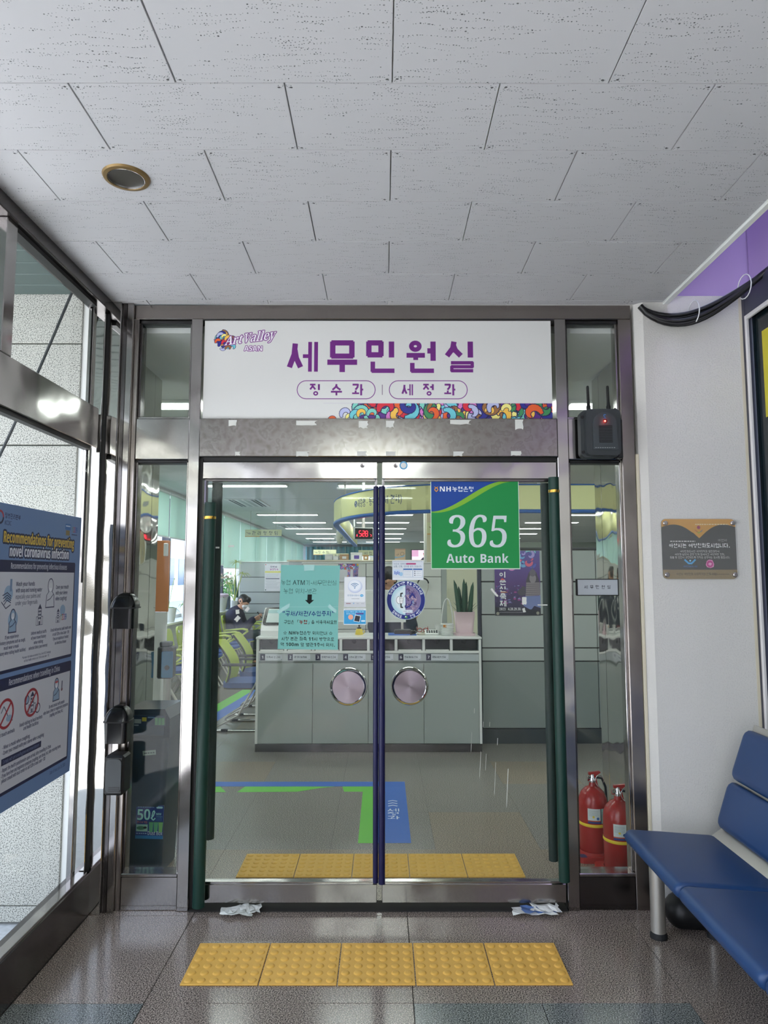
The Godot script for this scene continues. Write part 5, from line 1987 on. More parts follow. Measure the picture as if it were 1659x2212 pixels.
func floor_tape() -> void:
	var a := thing("floor_tape", "blue guide tape across the hall floor, turning towards the doors", "floor tape")
	put("strip", flat([[-1.6, 5.37], [0.165, 5.37], [0.165, 5.255], [-1.6, 5.255]], 0.0002, 0.0009), M.tape_blue, a)
	var bt := thing("floor_tape", "wide blue floor strip with white lettering and chevrons inside the doors", "floor tape")
	put("strip", flat([[-0.03, 5.254], [0.165, 5.254], [0.165, 4.17], [-0.03, 4.17]], 0.0002, 0.0009), print_mat("tape_print", tape_print(), 0.5), bt)
	bt.get_child(0).mesh = tape_quad(-0.03, 0.165, 4.17, 5.254)
	var g := thing("floor_tape", "torn green guide tape beside the blue strip on the hall floor", "floor tape")
	put("strip", flat([[-1.6, 5.25], [-1.2, 5.25], [-1.13, 5.12], [-1.6, 5.12]], 0.0002, 0.0008), M.tape_green, g)
	put("strip", flat([[-1.02, 5.25], [-0.35, 5.25], [-0.45, 5.22], [-0.62, 5.13], [-1.05, 5.12]], 0.0002, 0.0008), M.tape_green, g)
	put("strip", flat([[-0.30, 5.25], [-0.04, 5.25], [-0.04, 4.17], [-0.145, 4.17], [-0.145, 5.13], [-0.28, 5.13]], 0.0002, 0.0008), M.tape_green, g)
	for q in [["blue diagonal guide tape running to the waiting chairs", M.tape_blue, 0.0], ["green diagonal guide tape beside the blue one at the chairs", M.tape_green, -0.16]]:
		var t := thing("floor_tape", q[0], "floor tape")
		put("strip", flat([[-2.0 + q[2], 6.9], [-1.85 + q[2], 6.8], [-1.6 + q[2], 9.6], [-1.76 + q[2], 9.6]], 0.0002, 0.0009), q[1], t)


func tape_quad(x0: float, x1: float, d0: float, d1: float) -> ArrayMesh:
	var st := S()
	var p := [Vector3(x0, 0.001, -d1), Vector3(x1, 0.001, -d1), Vector3(x1, 0.001, -d0), Vector3(x0, 0.001, -d0)]
	var uv := [Vector2(0, 0), Vector2(1, 0), Vector2(1, 1), Vector2(0, 1)]
	for k in [0, 1, 2, 0, 2, 3]:
		st.set_uv(uv[k])
		st.add_vertex(p[k])
	for k in [0, 2, 1, 0, 3, 2]:
		st.set_uv(uv[k])
		st.add_vertex(p[k] - Vector3(0, 0.0008, 0))
	st.generate_normals()
	return st.commit()


func tape_print() -> ImageTexture:
	var p := Pad.new(120, 660, Color("3f6cc0"))
	for i in 3:
		p.pl([Vector2(78, 206 + i * 30), Vector2(60, 196 + i * 30), Vector2(42, 206 + i * 30)], 7, Color("e8ecf4"))
	p.t = Transform2D(0.0, Vector2(0, 0))
	for i in 3:
		ko(p, ["세", "정", "과"][i], 36, 296 + i * 44, 38, Color("e8ecf4"), 0.14, 0.0, 50)
	return p.tex()


func tactile_row(called: String, x0: float, d0: float, w: float, mat: Material, where: String, group: String) -> void:
	var st := box(S(), Vector3(-w / 2 + 0.0015, 0.0002, -0.1485), Vector3(w / 2 - 0.0015, 0.006, 0.1485), 0.0015)
	st.generate_normals()
	var body := st.commit()
	var dome := lathe(S(), [Vector2(0.0175, 0.0), Vector2(0.0155, 0.0026), Vector2(0.0125, 0.0044), Vector2(0.0105, 0.005), Vector2(0.0, 0.005)], 14)
	dome.generate_normals()
	var dm := dome.commit()
	for i in 5:
		var t := thing(called, "yellow tactile tile " + where % ["leftmost", "second", "third, in the middle", "fourth", "rightmost"][i].replace("leftmost", "first").replace("rightmost", "last"), "tactile tile", Vector3(x0 + 0.3 * i + 0.15, 0, -d0 - 0.15), 0.0, group)
		put("plate", body, mat, t)
		for a in 6:
			for b in 6:
				put("stud", dm, mat, t).position = Vector3((a - 2.5) * 0.049, 0.0058, (b - 2.5) * 0.049)


# ---------------------------------------------------------------- the white service counter
func counter() -> void:
	var t := thing("service_counter", "long white service counter with pigeonholes and grey white doors", "counter", Vector3(0, 0, -6.25))
	var x0 := -1.135
	var x1 := 0.882
	var xs := []
	for i in 9:
		xs.append(-1.122 + 0.248 * i)
	put("top", bx(x0 - 0.005, x1 + 0.005, 0.985, 1.006, 0.006, -0.47, 0.004), M.white_gloss, t)
	put("side_panel", bx(x0, x0 + 0.022, 0.07, 0.985, 0.0, -0.46, 0.002), M.white_gloss, t)
	put("side_panel", bx(x1 - 0.022, x1, 0.07, 0.985, 0.0, -0.46, 0.002), M.white_gloss, t)
	put("back_panel", bx(x0, x1, 0.07, 0.985, -0.44, -0.46), M.white, t)
	put("shelf", bx(x0 + 0.022, x1 - 0.022, 0.862, 0.882, -0.002, -0.44, 0.002), M.white_gloss, t)
	put("label_rail", bx(x0 + 0.022, x1 - 0.022, 0.79, 0.862, -0.012, -0.03, 0.001), M.grey_panel_light, t)
	put("reveal", bx(x0 + 0.022, x1 - 0.022, 0.773, 0.79, -0.022, -0.035), M.grey_panel_low, t)
	put("carcase", bx(x0 + 0.022, x1 - 0.022, 0.07, 0.775, -0.03, -0.44), M.white, t)
	put("plinth", bx(x0 + 0.002, x1 - 0.002, 0.0, 0.07, -0.004, -0.45, 0.002), M.steel_dark, t)
	for i in 9:
		if i > 0 and i < 8:
			put("divider", bx(xs[i] - 0.012, xs[i] + 0.012, 0.882, 0.985, 0.0, -0.42, 0.001), M.white_gloss, t)
	for i in 8:
		var a: float = xs[i] + 0.014
		var b: float = xs[i] + 0.234
		var tr := put("tray", bx(a, b, 0.884, 0.98, -0.4, -0.41), M.slot_dark, t)
		put("tray_floor", bx(a, b, 0.8825, 0.888, -0.03, -0.4), M.slot_dark, tr)
		put("tray_side", bx(a, a + 0.004, 0.888, 0.98, -0.06, -0.4), M.slot_dark, tr)
		put("tray_side", bx(b - 0.004, b, 0.888, 0.98, -0.06, -0.4), M.slot_dark, tr)
		put("tray_front", prism(S(), rect_poly(0.218, 0.092), -0.003, 0.0, Transform3D(Basis(), Vector3((a + b) / 2, 0.933, -0.05))), m("tray_clear", Color("1d201f"), 0.25), tr)
		put("thumb_hole", prism(S(), circle_poly(0.019, 20), 0.0, 0.001, Transform3D(Basis(), Vector3((a + b) / 2 - 0.005, 0.962, -0.05))), M.black, tr)
		if i in [0, 1, 2, 5, 6]:
			put("forms", bx(a + 0.006, b - 0.006, 0.8825, 0.892, -0.012, -0.04), M.paper, t)
	var words := ["취득세 신고서", "주민 등록 상세 명세서", "등록면허세 신고서", "지방세 감면 신청서", "납세 증명 신청서", "면허세 과세 자료 신청서", "지방세 체납액 신청서"]
	for i in 7:
		var p := Pad.new(200, 56, Color("d6dbe2"))
		p.rect(0, 0, 44, 56, Color("10163a"))
		en(p, str(i + 1), 22, 40, 34, Color("e8ebf0"), font_bold, 0.5)
		ko(p, words[i], 56, 18, 19, Color("4a5260"), 0.13, 0.0, minf(19.0, 125.0 / words[i].length()))
		p.rect(186, 46, 10, 5, Color("8a94a0"))
		put("number_label", sheet(rect_poly(0.2, 0.056), 0.003, M.white), print_mat("label_%d" % i, p.tex(), 0.75), t).position = Vector3(xs[i] + 0.122, 0.826, -0.0085)
	for i in 4:
		put("door", bx(xs[i * 2] + 0.002, xs[i * 2 + 2] - 0.003 if i < 3 else x1 - 0.024, 0.073, 0.772, -0.004, -0.022, 0.0015), m("door_laminate", Color("a3aca7"), 0.2), t)
	# things on the counter top
	var y := 1.006
	var k := thing("ticket_kiosk", "white slanted tablet kiosk standing at the left end of the counter", "kiosk", Vector3(-0.94, y, -6.47))
	var tilt := Transform3D(Basis(Vector3.RIGHT, -0.62), Vector3(0, 0.1, 0.0))
	put("base", prism(S(), PackedVector2Array([Vector2(-0.14, 0.0), Vector2(0.15, 0.0), Vector2(0.16, 0.05), Vector2(0.14, 0.09), Vector2(-0.08, 0.245), Vector2(-0.125, 0.235), Vector2(-0.15, 0.05)]), -0.17, 0.17, Transform3D(Basis(Vector3.UP, -PI / 2), Vector3.ZERO)), M.white_gloss, k)
	var pl := Transform3D(Basis(Vector3.RIGHT, -0.957), Vector3(0, 0.172, 0.034))
	put("bezel", prism(S(), rr(0.32, 0.25, 0.03), 0.0, 0.008, pl), M.black_gloss, k)
	put("screen", prism(S(), rr(0.26, 0.2, 0.006), 0.008, 0.0095, pl), m("kiosk_screen", Color("d9e6e6"), 0.15), k)
	put("screen_header", prism(S(), rr(0.258, 0.05, 0.004), 0.0096, 0.0102, pl * Transform3D(Basis(), Vector3(0, 0.06, 0))), m("kiosk_head", Color("a7cdd0"), 0.2), k)
	put("button", prism(S(), circle_poly(0.011, 14), 0.008, 0.010, pl * Transform3D(Basis(), Vector3(-0.145, -0.02, 0))), M.chrome, k)
	var pm := thing("pump_bottle", "small yellow bottle with a dark pump on the counter", "bottle", Vector3(-0.222, y, -6.5))
	put("bottle", lathe(S(), [Vector2(0, 0), Vector2(0.036, 0), Vector2(0.038, 0.006), Vector2(0.03, 0.045), Vector2(0.022, 0.055), Vector2(0, 0.055)], 20), M.yellow, pm)
	put("collar", lathe(S(), [Vector2(0.02, 0.055), Vector2(0.02, 0.068), Vector2(0.008, 0.07), Vector2(0.008, 0.098), Vector2(0, 0.098)], 14), M.black, pm)
	put("spout", bx(-0.03, 0.01, 0.094, 0.106, -0.008, 0.008, 0.003), M.black, pm)
	put("handle", tube(S(), [Vector3(0.032, 0.04, 0), Vector3(0.05, 0.035, 0), Vector3(0.048, 0.015, 0), Vector3(0.036, 0.01, 0)], 0.004, 6), M.yellow, pm)
	var sd := thing("stamp_tray", "black stamp tray lying on a blue folder on the counter", "tray", Vector3(0.19, y, -6.48))
	put("folder", bx(-0.14, 0.12, 0.0, 0.012, -0.09, 0.07, 0.002), M.tape_blue, sd)
	put("body", bx(-0.085, 0.115, 0.012, 0.04, -0.07, 0.06, 0.006), M.black, sd)
	put("lid", bx(-0.08, 0.07, 0.04, 0.048, -0.06, 0.05, 0.003), M.dark_grey, sd)
	put("cord", tube(S(), [Vector3(0.09, 0.04, 0), Vector3(0.12, 0.06, 0.01), Vector3(0.125, 0.03, 0.05), Vector3(0.1, 0.02, 0.075), Vector3(0.06, 0.01, 0.08)], 0.005, 6), M.black, sd)
	var gl := thing("reading_glasses", "red and silver reading glasses on their stand beside the stamp tray", "glasses", Vector3(0.37, y, -6.5))
	put("stand", lathe(S(), [Vector2(0, 0), Vector2(0.05, 0), Vector2(0.052, 0.008), Vector2(0.02, 0.018), Vector2(0.018, 0.03), Vector2(0, 0.032)], 18), m("stand_ivory", Color("cfcab8"), 0.4), gl)
	for s in [-1.0, 1.0]:
		var ring := []
		for i in 15:
			ring.append(Vector3(s * 0.028 + 0.022 * cos(TAU * i / 14), 0.045 + 0.017 * sin(TAU * i / 14), 0.03))
		put("rim", tube(S(), ring, 0.0035, 6), M.red, gl)
		put("temple", tube(S(), [Vector3(s * 0.05, 0.048, 0.03), Vector3(s * 0.052, 0.07, -0.04), Vector3(s * 0.05, 0.05, -0.075)], 0.003, 5), M.red, gl)
	var ca := thing("calculator", "white desk calculator on the counter beside the paper cup", "calculator", Vector3(0.455, y, -6.46))
	var cx := Transform3D(Basis(Vector3.RIGHT, 0.5), Vector3(0, 0.03, 0))
	put("body", prism(S(), rr(0.13, 0.075, 0.01), -0.012, 0.0, cx * Transform3D(Basis(Vector3.RIGHT, -PI / 2), Vector3.ZERO)), M.white_gloss, ca)
	for i in 5:
		for j in 2:
			put("key", prism(S(), rr(0.016, 0.016, 0.004), 0.0, 0.004, cx * Transform3D(Basis(Vector3.RIGHT, -PI / 2), Vector3(-0.044 + i * 0.022, 0, -0.012 + j * 0.024))), M.dark_grey, ca)
	var cu := thing("paper_cup", "plain white paper cup on the counter left of the basket", "cup", Vector3(0.525, y, -6.5))
	put("cup", lathe(S(), [Vector2(0, 0.002), Vector2(0.026, 0.0), Vector2(0.036, 0.088), Vector2(0.038, 0.09), Vector2(0.034, 0.09), Vector2(0.025, 0.006), Vector2(0, 0.006)], 20), M.paper, cu)
	var ba := thing("woven_basket", "small white woven basket with a tall hoop handle and amber tag", "basket", Vector3(0.595, y, -6.43))
	put("lining", lathe(S(), [Vector2(0, 0.004), Vector2(0.05, 0.0), Vector2(0.055, 0.11), Vector2(0.052, 0.11), Vector2(0.048, 0.008), Vector2(0, 0.008)], 20), M.white, ba)
	for i in 8:
		var rg := []
		for j in 41:
			var a := TAU * j / 40
			var rr_ := 0.0535 + 0.0006 * i + 0.002 * cos(a * 10 + PI * (i % 2))
			rg.append(Vector3(cos(a) * rr_, 0.008 + i * 0.0132, sin(a) * rr_))
		put("weave", tube(S(), rg, 0.0052, 5), M.white_gloss, ba)
	var hd := []
	for i in 13:
		var a := PI * i / 12
		hd.append(Vector3(-cos(a) * 0.052, 0.1 + sin(a) * 0.235, 0))
	put("handle", tube(S(), hd, 0.005, 6), M.white_gloss, ba)
	put("tag", bx(-0.042, -0.008, 0.075, 0.1, 0.054, 0.058, 0.002), M.amber_tag, ba)
	var pk := thing("potted_plant", "upright snake plant in a square pink pot on the counter end", "plant", Vector3(0.757, y, -6.46))
	var st := S()
	var a0 := rr(0.15, 0.15, 0.03)
	var a1 := rr(0.185, 0.175, 0.03)
	st.set_smooth_group(1)
	for i in a0.size():
		var j := (i + 1) % a0.size()
		tri(st, Vector3(a0[i].x, 0.018, -a0[i].y), Vector3(a0[j].x, 0.018, -a0[j].y), Vector3(a1[j].x, 0.215, -a1[j].y))
		tri(st, Vector3(a0[i].x, 0.018, -a0[i].y), Vector3(a1[j].x, 0.215, -a1[j].y), Vector3(a1[i].x, 0.215, -a1[i].y))
		tri(st, Vector3(a1[i].x * 0.93, 0.2, -a1[i].y * 0.93), Vector3(a1[j].x, 0.215, -a1[j].y), Vector3(a1[j].x * 0.93, 0.2, -a1[j].y * 0.93))
		tri(st, Vector3(a1[i].x * 0.93, 0.2, -a1[i].y * 0.93), Vector3(a1[i].x, 0.215, -a1[i].y), Vector3(a1[j].x, 0.215, -a1[j].y))
	st.set_smooth_group(-1)
	put("pot", st, M.pink, pk)
	put("soil", prism(S(), rr(0.168, 0.158, 0.03), 0.19, 0.2, Transform3D(Basis(Vector3.RIGHT, -PI / 2), Vector3.ZERO)), m("soil", Color("3a2f26"), 0.95), pk)
	put("saucer", prism(S(), rr(0.19, 0.18, 0.04), 0.0, 0.02, Transform3D(Basis(Vector3.RIGHT, -PI / 2), Vector3.ZERO)), M.pink, pk)
	for q in [[-0.045, 0.02, -0.16, 0.32], [0.0, 0.0, 0.0, 0.33], [0.05, 0.01, 0.12, 0.30], [0.012, -0.04, 0.05, 0.3], [-0.03, -0.03, -0.07, 0.26]]:
		var sl := S()
		var base := Vector3(q[0], 0.19, q[1])
		put("leaf", tube(sl, [base, base + Vector3(q[2] * 0.4, 0.5, 0) * q[3], base + Vector3(q[2] * 0.75, 0.85, 0) * q[3], base + Vector3(q[2], 1.0, 0) * q[3]], [0.024, 0.021, 0.014, 0.001], 8), M.leaf_dark, pk)
	for i in 8:
		var a := i * 0.8 + 0.2
		var sl := S()
		blade(sl, Vector3(cos(a) * 0.06, 0.2, sin(a) * 0.05), Vector3(cos(a), 1.1, sin(a) * 0.5).normalized(), 0.17, 0.006, 0.25)
		put("thin_leaf", sl, M.leaf_dark, pk)
	# hooked wand leaning against the screen
	var wd := thing("hooked_wand", "thin hooked wand with a black curved top and tan tip", "wand", Vector3(0.43, 0, -8.42))
	var hk := []
	for i in 10:
		var a := PI - PI * i / 9
		hk.append(Vector3(0.06 + cos(a) * 0.065, 1.461 + sin(a) * 0.06, 0))
	put("crook", tube(S(), hk, [0.006, 0.008, 0.0085, 0.009, 0.0095, 0.0095, 0.009, 0.009, 0.009, 0.009], 8), M.black, wd)
	put("stem", tube(S(), [Vector3(0.125, 1.461, 0.000), Vector3(0.119, 1.395, 0.000), Vector3(0.083, 1.288, 0.000), Vector3(0.012, 1.133, 0.000), Vector3(-0.018, 1.068, 0.000)], 0.0045, 6), M.alu, wd)
	put("tip", tube(S(), [Vector3(-0.014, 1.074, 0.000), Vector3(-0.054, 0.993, 0.000)], 0.011, 8), M.tan_tip, wd)
	put("hook_pin", tube(S(), [Vector3(0.059, 1.512, -0.062), Vector3(0.059, 1.512, 0.012)], 0.004, 6), M.alu, wd)


# ---------------------------------------------------------------- curved sign band over the counters
func fascia() -> void:
	var t := thing("sign_band", "curved cream sign band with blue edges hanging over the counters", "sign", Vector3.ZERO)
	var path := []
	path.append(Vector2(3.4, 6.5))
	path.append(Vector2(0.62, 6.5))
	for i in 11:
		var u := i / 10.0
		path.append(Vector2(0.62 - 1.21 * sin(u * PI / 2), 6.5 + 1.85 * (1.0 - cos(u * PI / 2))))
	path.append(Vector2(-0.59, 14.2))
	var y0 := 2.15
	var y1 := 2.425
	var len_ := [0.0]
	for i in range(1, path.size()):
		len_.append(len_[i - 1] + path[i].distance_to(path[i - 1]))
	var lo: float = len_[1] - 0.0
	var hi: float = len_[12]
	for q in [["band", y0 + 0.03, y1 - 0.012, 0.0, M.fascia_cream], ["lower_edge", y0, y0 + 0.03, 0.008, M.fascia_blue], ["upper_edge", y1 - 0.012, y1, 0.006, M.fascia_blue]]:
		var st := S()
		for i in path.size() - 1:
			st.set_smooth_group(1 if i > 0 and i < path.size() - 2 else 2 + i)
			var a: Vector2 = path[i]
			var b: Vector2 = path[i + 1]
			var na := off(path, i)
			var nb := off(path, i + 1)
			for s in [0, 1]:
				var oa: Vector2 = a + na * (q[3] if s == 0 else -0.06)
				var ob: Vector2 = b + nb * (q[3] if s == 0 else -0.06)
				var p := [Vector3(oa.x, q[1], -oa.y), Vector3(ob.x, q[1], -ob.y), Vector3(ob.x, q[2], -ob.y), Vector3(oa.x, q[2], -oa.y)]
				if s == 0:
					tri(st, p[0], p[2], p[1])
					tri(st, p[0], p[3], p[2])
				else:
					tri(st, p[0], p[1], p[2])
					tri(st, p[0], p[2], p[3])
			for e in [1, 2]:
				var yy: float = q[e]
				conv(st, [Vector3(a.x + na.x * q[3], yy, -a.y - na.y * q[3]), Vector3(b.x + nb.x * q[3], yy, -b.y - nb.y * q[3]), Vector3(b.x - nb.x * 0.06, yy, -b.y + nb.y * 0.06), Vector3(a.x - na.x * 0.06, yy, -a.y + na.y * 0.06)], Vector3(a.x, (q[1] + q[2]) / 2, -a.y))
		put(q[0], st, q[4], t)
	# lettering: a thin printed film following the curve
	var p := Pad.new(2048, 85, Color(M.fascia_cream.albedo_color))
	p.t = Transform2D(Vector2(0.4, 0), Vector2(0, 0.4), Vector2(459.4, 0))
	p.ell(Vector2(44, 106), 31, 31, Color("26407c"))
	en(p, "5", 44, 128, 62, Color("e6e8c8"), font_bold, 0.5)
	ko(p, "제증명", 86, 66, 80, Color("3a4a6a"), 0.09, 0.0, 46)
	p.circ(Vector2(262, 110), 5, Color("3a4a6a"))
	ko(p, "등록면허세(면허)", 292, 64, 80, Color("3a4a6a"), 0.09, 0.0, 52)
	var film := print_mat("band_print", p.tex(), 0.5)
	var fs := S()
	fs.set_smooth_group(1)
	var n := 64
	var s0 := 5.118
	var s1 := 0.0
	for i in n:
		var pr := []
		for j in [i, i + 1]:
			var s := lerpf(s0, s1, j / float(n))
			var k := 0
			while k < path.size() - 2 and len_[k + 1] < s:
				k += 1
			var u: float = (s - len_[k]) / (len_[k + 1] - len_[k])
			var c: Vector2 = path[k].lerp(path[k + 1], u)
			var nn := off(path, k).lerp(off(path, k + 1), u).normalized()
			pr.append(c + nn * 0.0015)
		var v := [Vector3(pr[0].x, y0 + 0.034, -pr[0].y), Vector3(pr[1].x, y0 + 0.034, -pr[1].y), Vector3(pr[1].x, y1 - 0.016, -pr[1].y), Vector3(pr[0].x, y1 - 0.016, -pr[0].y)]
		var uv := [Vector2(float(i) / n, 1), Vector2(float(i + 1) / n, 1), Vector2(float(i + 1) / n, 0), Vector2(float(i) / n, 0)]
		for kk in [0, 2, 1, 0, 3, 2]:
			fs.set_uv(uv[kk])
			fs.add_vertex(v[kk])
	put("lettering", fs, film, t)
	for q in [[-0.5, 9.0], [-0.5, 12.0], [1.5, 6.56], [2.8, 6.56]]:
		put("hanger", bx(q[0] - 0.012, q[0] + 0.012, y1 - 0.02, HC, -q[1] - 0.012, -q[1] + 0.012), M.white, t)
	# red digit display under the band
	var d := thing("number_display", "black number display with red digits hanging under the cream band", "display", Vector3(-0.208, 2.012, -7.5), 0.28)
	put("case", bx(-0.108, 0.108, -0.066, 0.066, -0.04, 0.0, 0.006), M.white, d)
	put("face", bx(-0.1, 0.1, -0.058, 0.058, 0.0, 0.003, 0.001), M.black_gloss, d)
	put("hanger", bx(-0.015, 0.015, 0.066, HC - 2.012, -0.03, -0.01, 0.003), M.white, d)
	var seg := {"5": "afgcd", "2": "abged", "8": "abcdefg"}
	var xx := -0.042
	for ch in "528":
		for sg in seg[ch]:
			var at: Vector2 = {"a": Vector2(0, 0.03), "g": Vector2(0, 0), "d": Vector2(0, -0.03), "b": Vector2(0.0125, 0.015), "c": Vector2(0.0125, -0.015), "f": Vector2(-0.0125, 0.015), "e": Vector2(-0.0125, -0.015)}[sg]
			var flat_: bool = sg in "agd"
			put("segment", bx(xx + at.x - (0.0105 if flat_ else 0.0035), xx + at.x + (0.0105 if flat_ else 0.0035), at.y - (0.0035 if flat_ else 0.0125), at.y + (0.0035 if flat_ else 0.0125), 0.003, 0.0045), M.led_red, d)
		xx += 0.036
	put("bell_mark", prism(S(), PackedVector2Array([Vector2(-0.009, -0.012), Vector2(0.009, -0.012), Vector2(0.005, 0.008), Vector2(0, 0.013), Vector2(-0.005, 0.008)]), 0.003, 0.0045, Transform3D(Basis(), Vector3(-0.078, -0.02, 0))), M.led_red, d)
	put("call_mark", tube(S(), [Vector3(0.07, -0.008, 0.004), Vector3(0.083, -0.012, 0.004), Vector3(0.086, -0.026, 0.004), Vector3(0.074, -0.03, 0.004)], 0.003, 5), M.led_red, d)
	var om := OmniLight3D.new()
	om.name = "red_glow"
	om.light_color = Color(1, 0.15, 0.2)
	om.light_energy = 0.004
	om.light_size = 0.03
	om.omni_range = 4.0
	om.omni_attenuation = 2.0
	om.shadow_enabled = true
	d.add_child(om)
	om.position = Vector3(0, 0, 0.03)
	# loudspeaker bracket and camera hanging near the band
	var sp := thing("ceiling_fan", "small white fan hanging beside the cream sign band", "fan", Vector3(-0.80, 2.26, -12.6), 1.15)
	put("pole", bx(-0.02, 0.02, 0.07, HC - 2.26, -0.05, -0.02, 0.004), M.white, sp)
	put("guard", lathe(S(), [Vector2(0.0, -0.03), Vector2(0.06, -0.03), Vector2(0.13, -0.01), Vector2(0.13, 0.01), Vector2(0.06, 0.04), Vector2(0.0, 0.04)], 24, Transform3D(Basis(Vector3.RIGHT, PI / 2), Vector3.ZERO)), M.white_gloss, sp)
	put("hub", lathe(S(), [Vector2(0.0, 0.04), Vector2(0.03, 0.04), Vector2(0.025, 0.06), Vector2(0.0, 0.06)], 16, Transform3D(Basis(Vector3.RIGHT, PI / 2), Vector3.ZERO)), M.grey_panel, sp)
	put("motor", lathe(S(), [Vector2(0.0, -0.1), Vector2(0.04, -0.09), Vector2(0.045, -0.03), Vector2(0.0, -0.03)], 16, Transform3D(Basis(Vector3.RIGHT, PI / 2), Vector3.ZERO)), M.white, sp)


func off(path: Array, i: int) -> Vector2:  # outward normal (towards the visitors) of the band's plan
	var d: Vector2 = (path[mini(i + 1, path.size() - 1)] - path[maxi(i - 1, 0)]).normalized()
	return Vector2(-d.y, d.x)


# ---------------------------------------------------------------- people
func hand(out: Array, wrist: Vector3, fwd: Vector3, palm_n: Vector3, side: float, curl_: float) -> void:
	# bones of a hand: palm, four jointed fingers and a thumb off the side of the palm
	var across := fwd.cross(palm_n).normalized() * side
	for i in 4:
		var u := (i - 1.5) * 0.019
		var base := wrist + fwd * 0.085 + across * u
		out.append([wrist + across * u * 0.6, base, 0.014, 0.0115])
		var d := fwd
		var p := base
		var l: float = [0.034, 0.039, 0.036, 0.028][i]
		for j in 3:
			d = (d * cos(curl_) + palm_n * sin(curl_)).normalized()
			var q: Vector3 = p + d * l * [1.0, 0.75, 0.6][j]
			out.append([p, q, 0.0092 - j * 0.0006, 0.0086 - j * 0.0008])
			p = q
	var tb := wrist + fwd * 0.025 - across * 0.026
	var td := (fwd * 0.7 - across * 0.6 + palm_n * 0.35).normalized()
	out.append([wrist, tb, 0.013, 0.0115])
	out.append([tb, tb + td * 0.042, 0.0115, 0.0098])
	out.append([tb + td * 0.042, tb + td * 0.042 + (td + fwd * 0.7).normalized() * 0.03, 0.0098, 0.0085])


func head_bones(c: Vector3, f: Vector3, up: Vector3) -> Array:
	# c: middle of the head; f: where the face looks
	var s := f.cross(up).normalized()
	var b := [
		[c + up * 0.03 - f * 0.02, c + up * 0.025 + f * 0.012, 0.087, 0.082], [c + up * 0.01 + f * 0.015, c - up * 0.07 + f * 0.045, 0.07, 0.044], [c - up * 0.075 + f * 0.055, c - up * 0.098 + f * 0.066, 0.032, 0.024],
		[c + up * 0.012 + f * 0.092, c - up * 0.03 + f * 0.113, 0.008, 0.013], [c - up * 0.058 + f * 0.09 - s * 0.016, c - up * 0.058 + f * 0.09 + s * 0.016, 0.0085, 0.0085],
		[c - up * 0.04 + f * 0.03 - s * 0.05, c - up * 0.04 + f * 0.03 + s * 0.05, 0.02, 0.02],
	]
	for k in [-1.0, 1.0]:
		b.append([c + up * 0.022 + f * 0.078 + s * k * 0.018, c + up * 0.018 + f * 0.072 + s * k * 0.05, 0.012, 0.011])
		b.append([c + s * k * 0.08 + up * 0.018 - f * 0.012, c + s * k * 0.082 - up * 0.028 - f * 0.004, 0.013, 0.009])
	return b


func eyes(c: Vector3, f: Vector3, up: Vector3, parent: Node3D) -> void:
	var s := f.cross(up).normalized()
	for k in [-1.0, 1.0]:
		put("eye", nets(S(), [[c + f * 0.086 + s * k * 0.033 + up * 0.002, c + f * 0.086 + s * k * 0.036 + up * 0.002, 0.009, 0.009]], 0.003, 0.002), M.black, parent)
		put("eyebrow", nets(S(), [[c + f * 0.09 + s * k * 0.018 + up * 0.03, c + f * 0.08 + s * k * 0.052 + up * 0.028, 0.005, 0.004]], 0.003, 0.002), M.hair, parent)


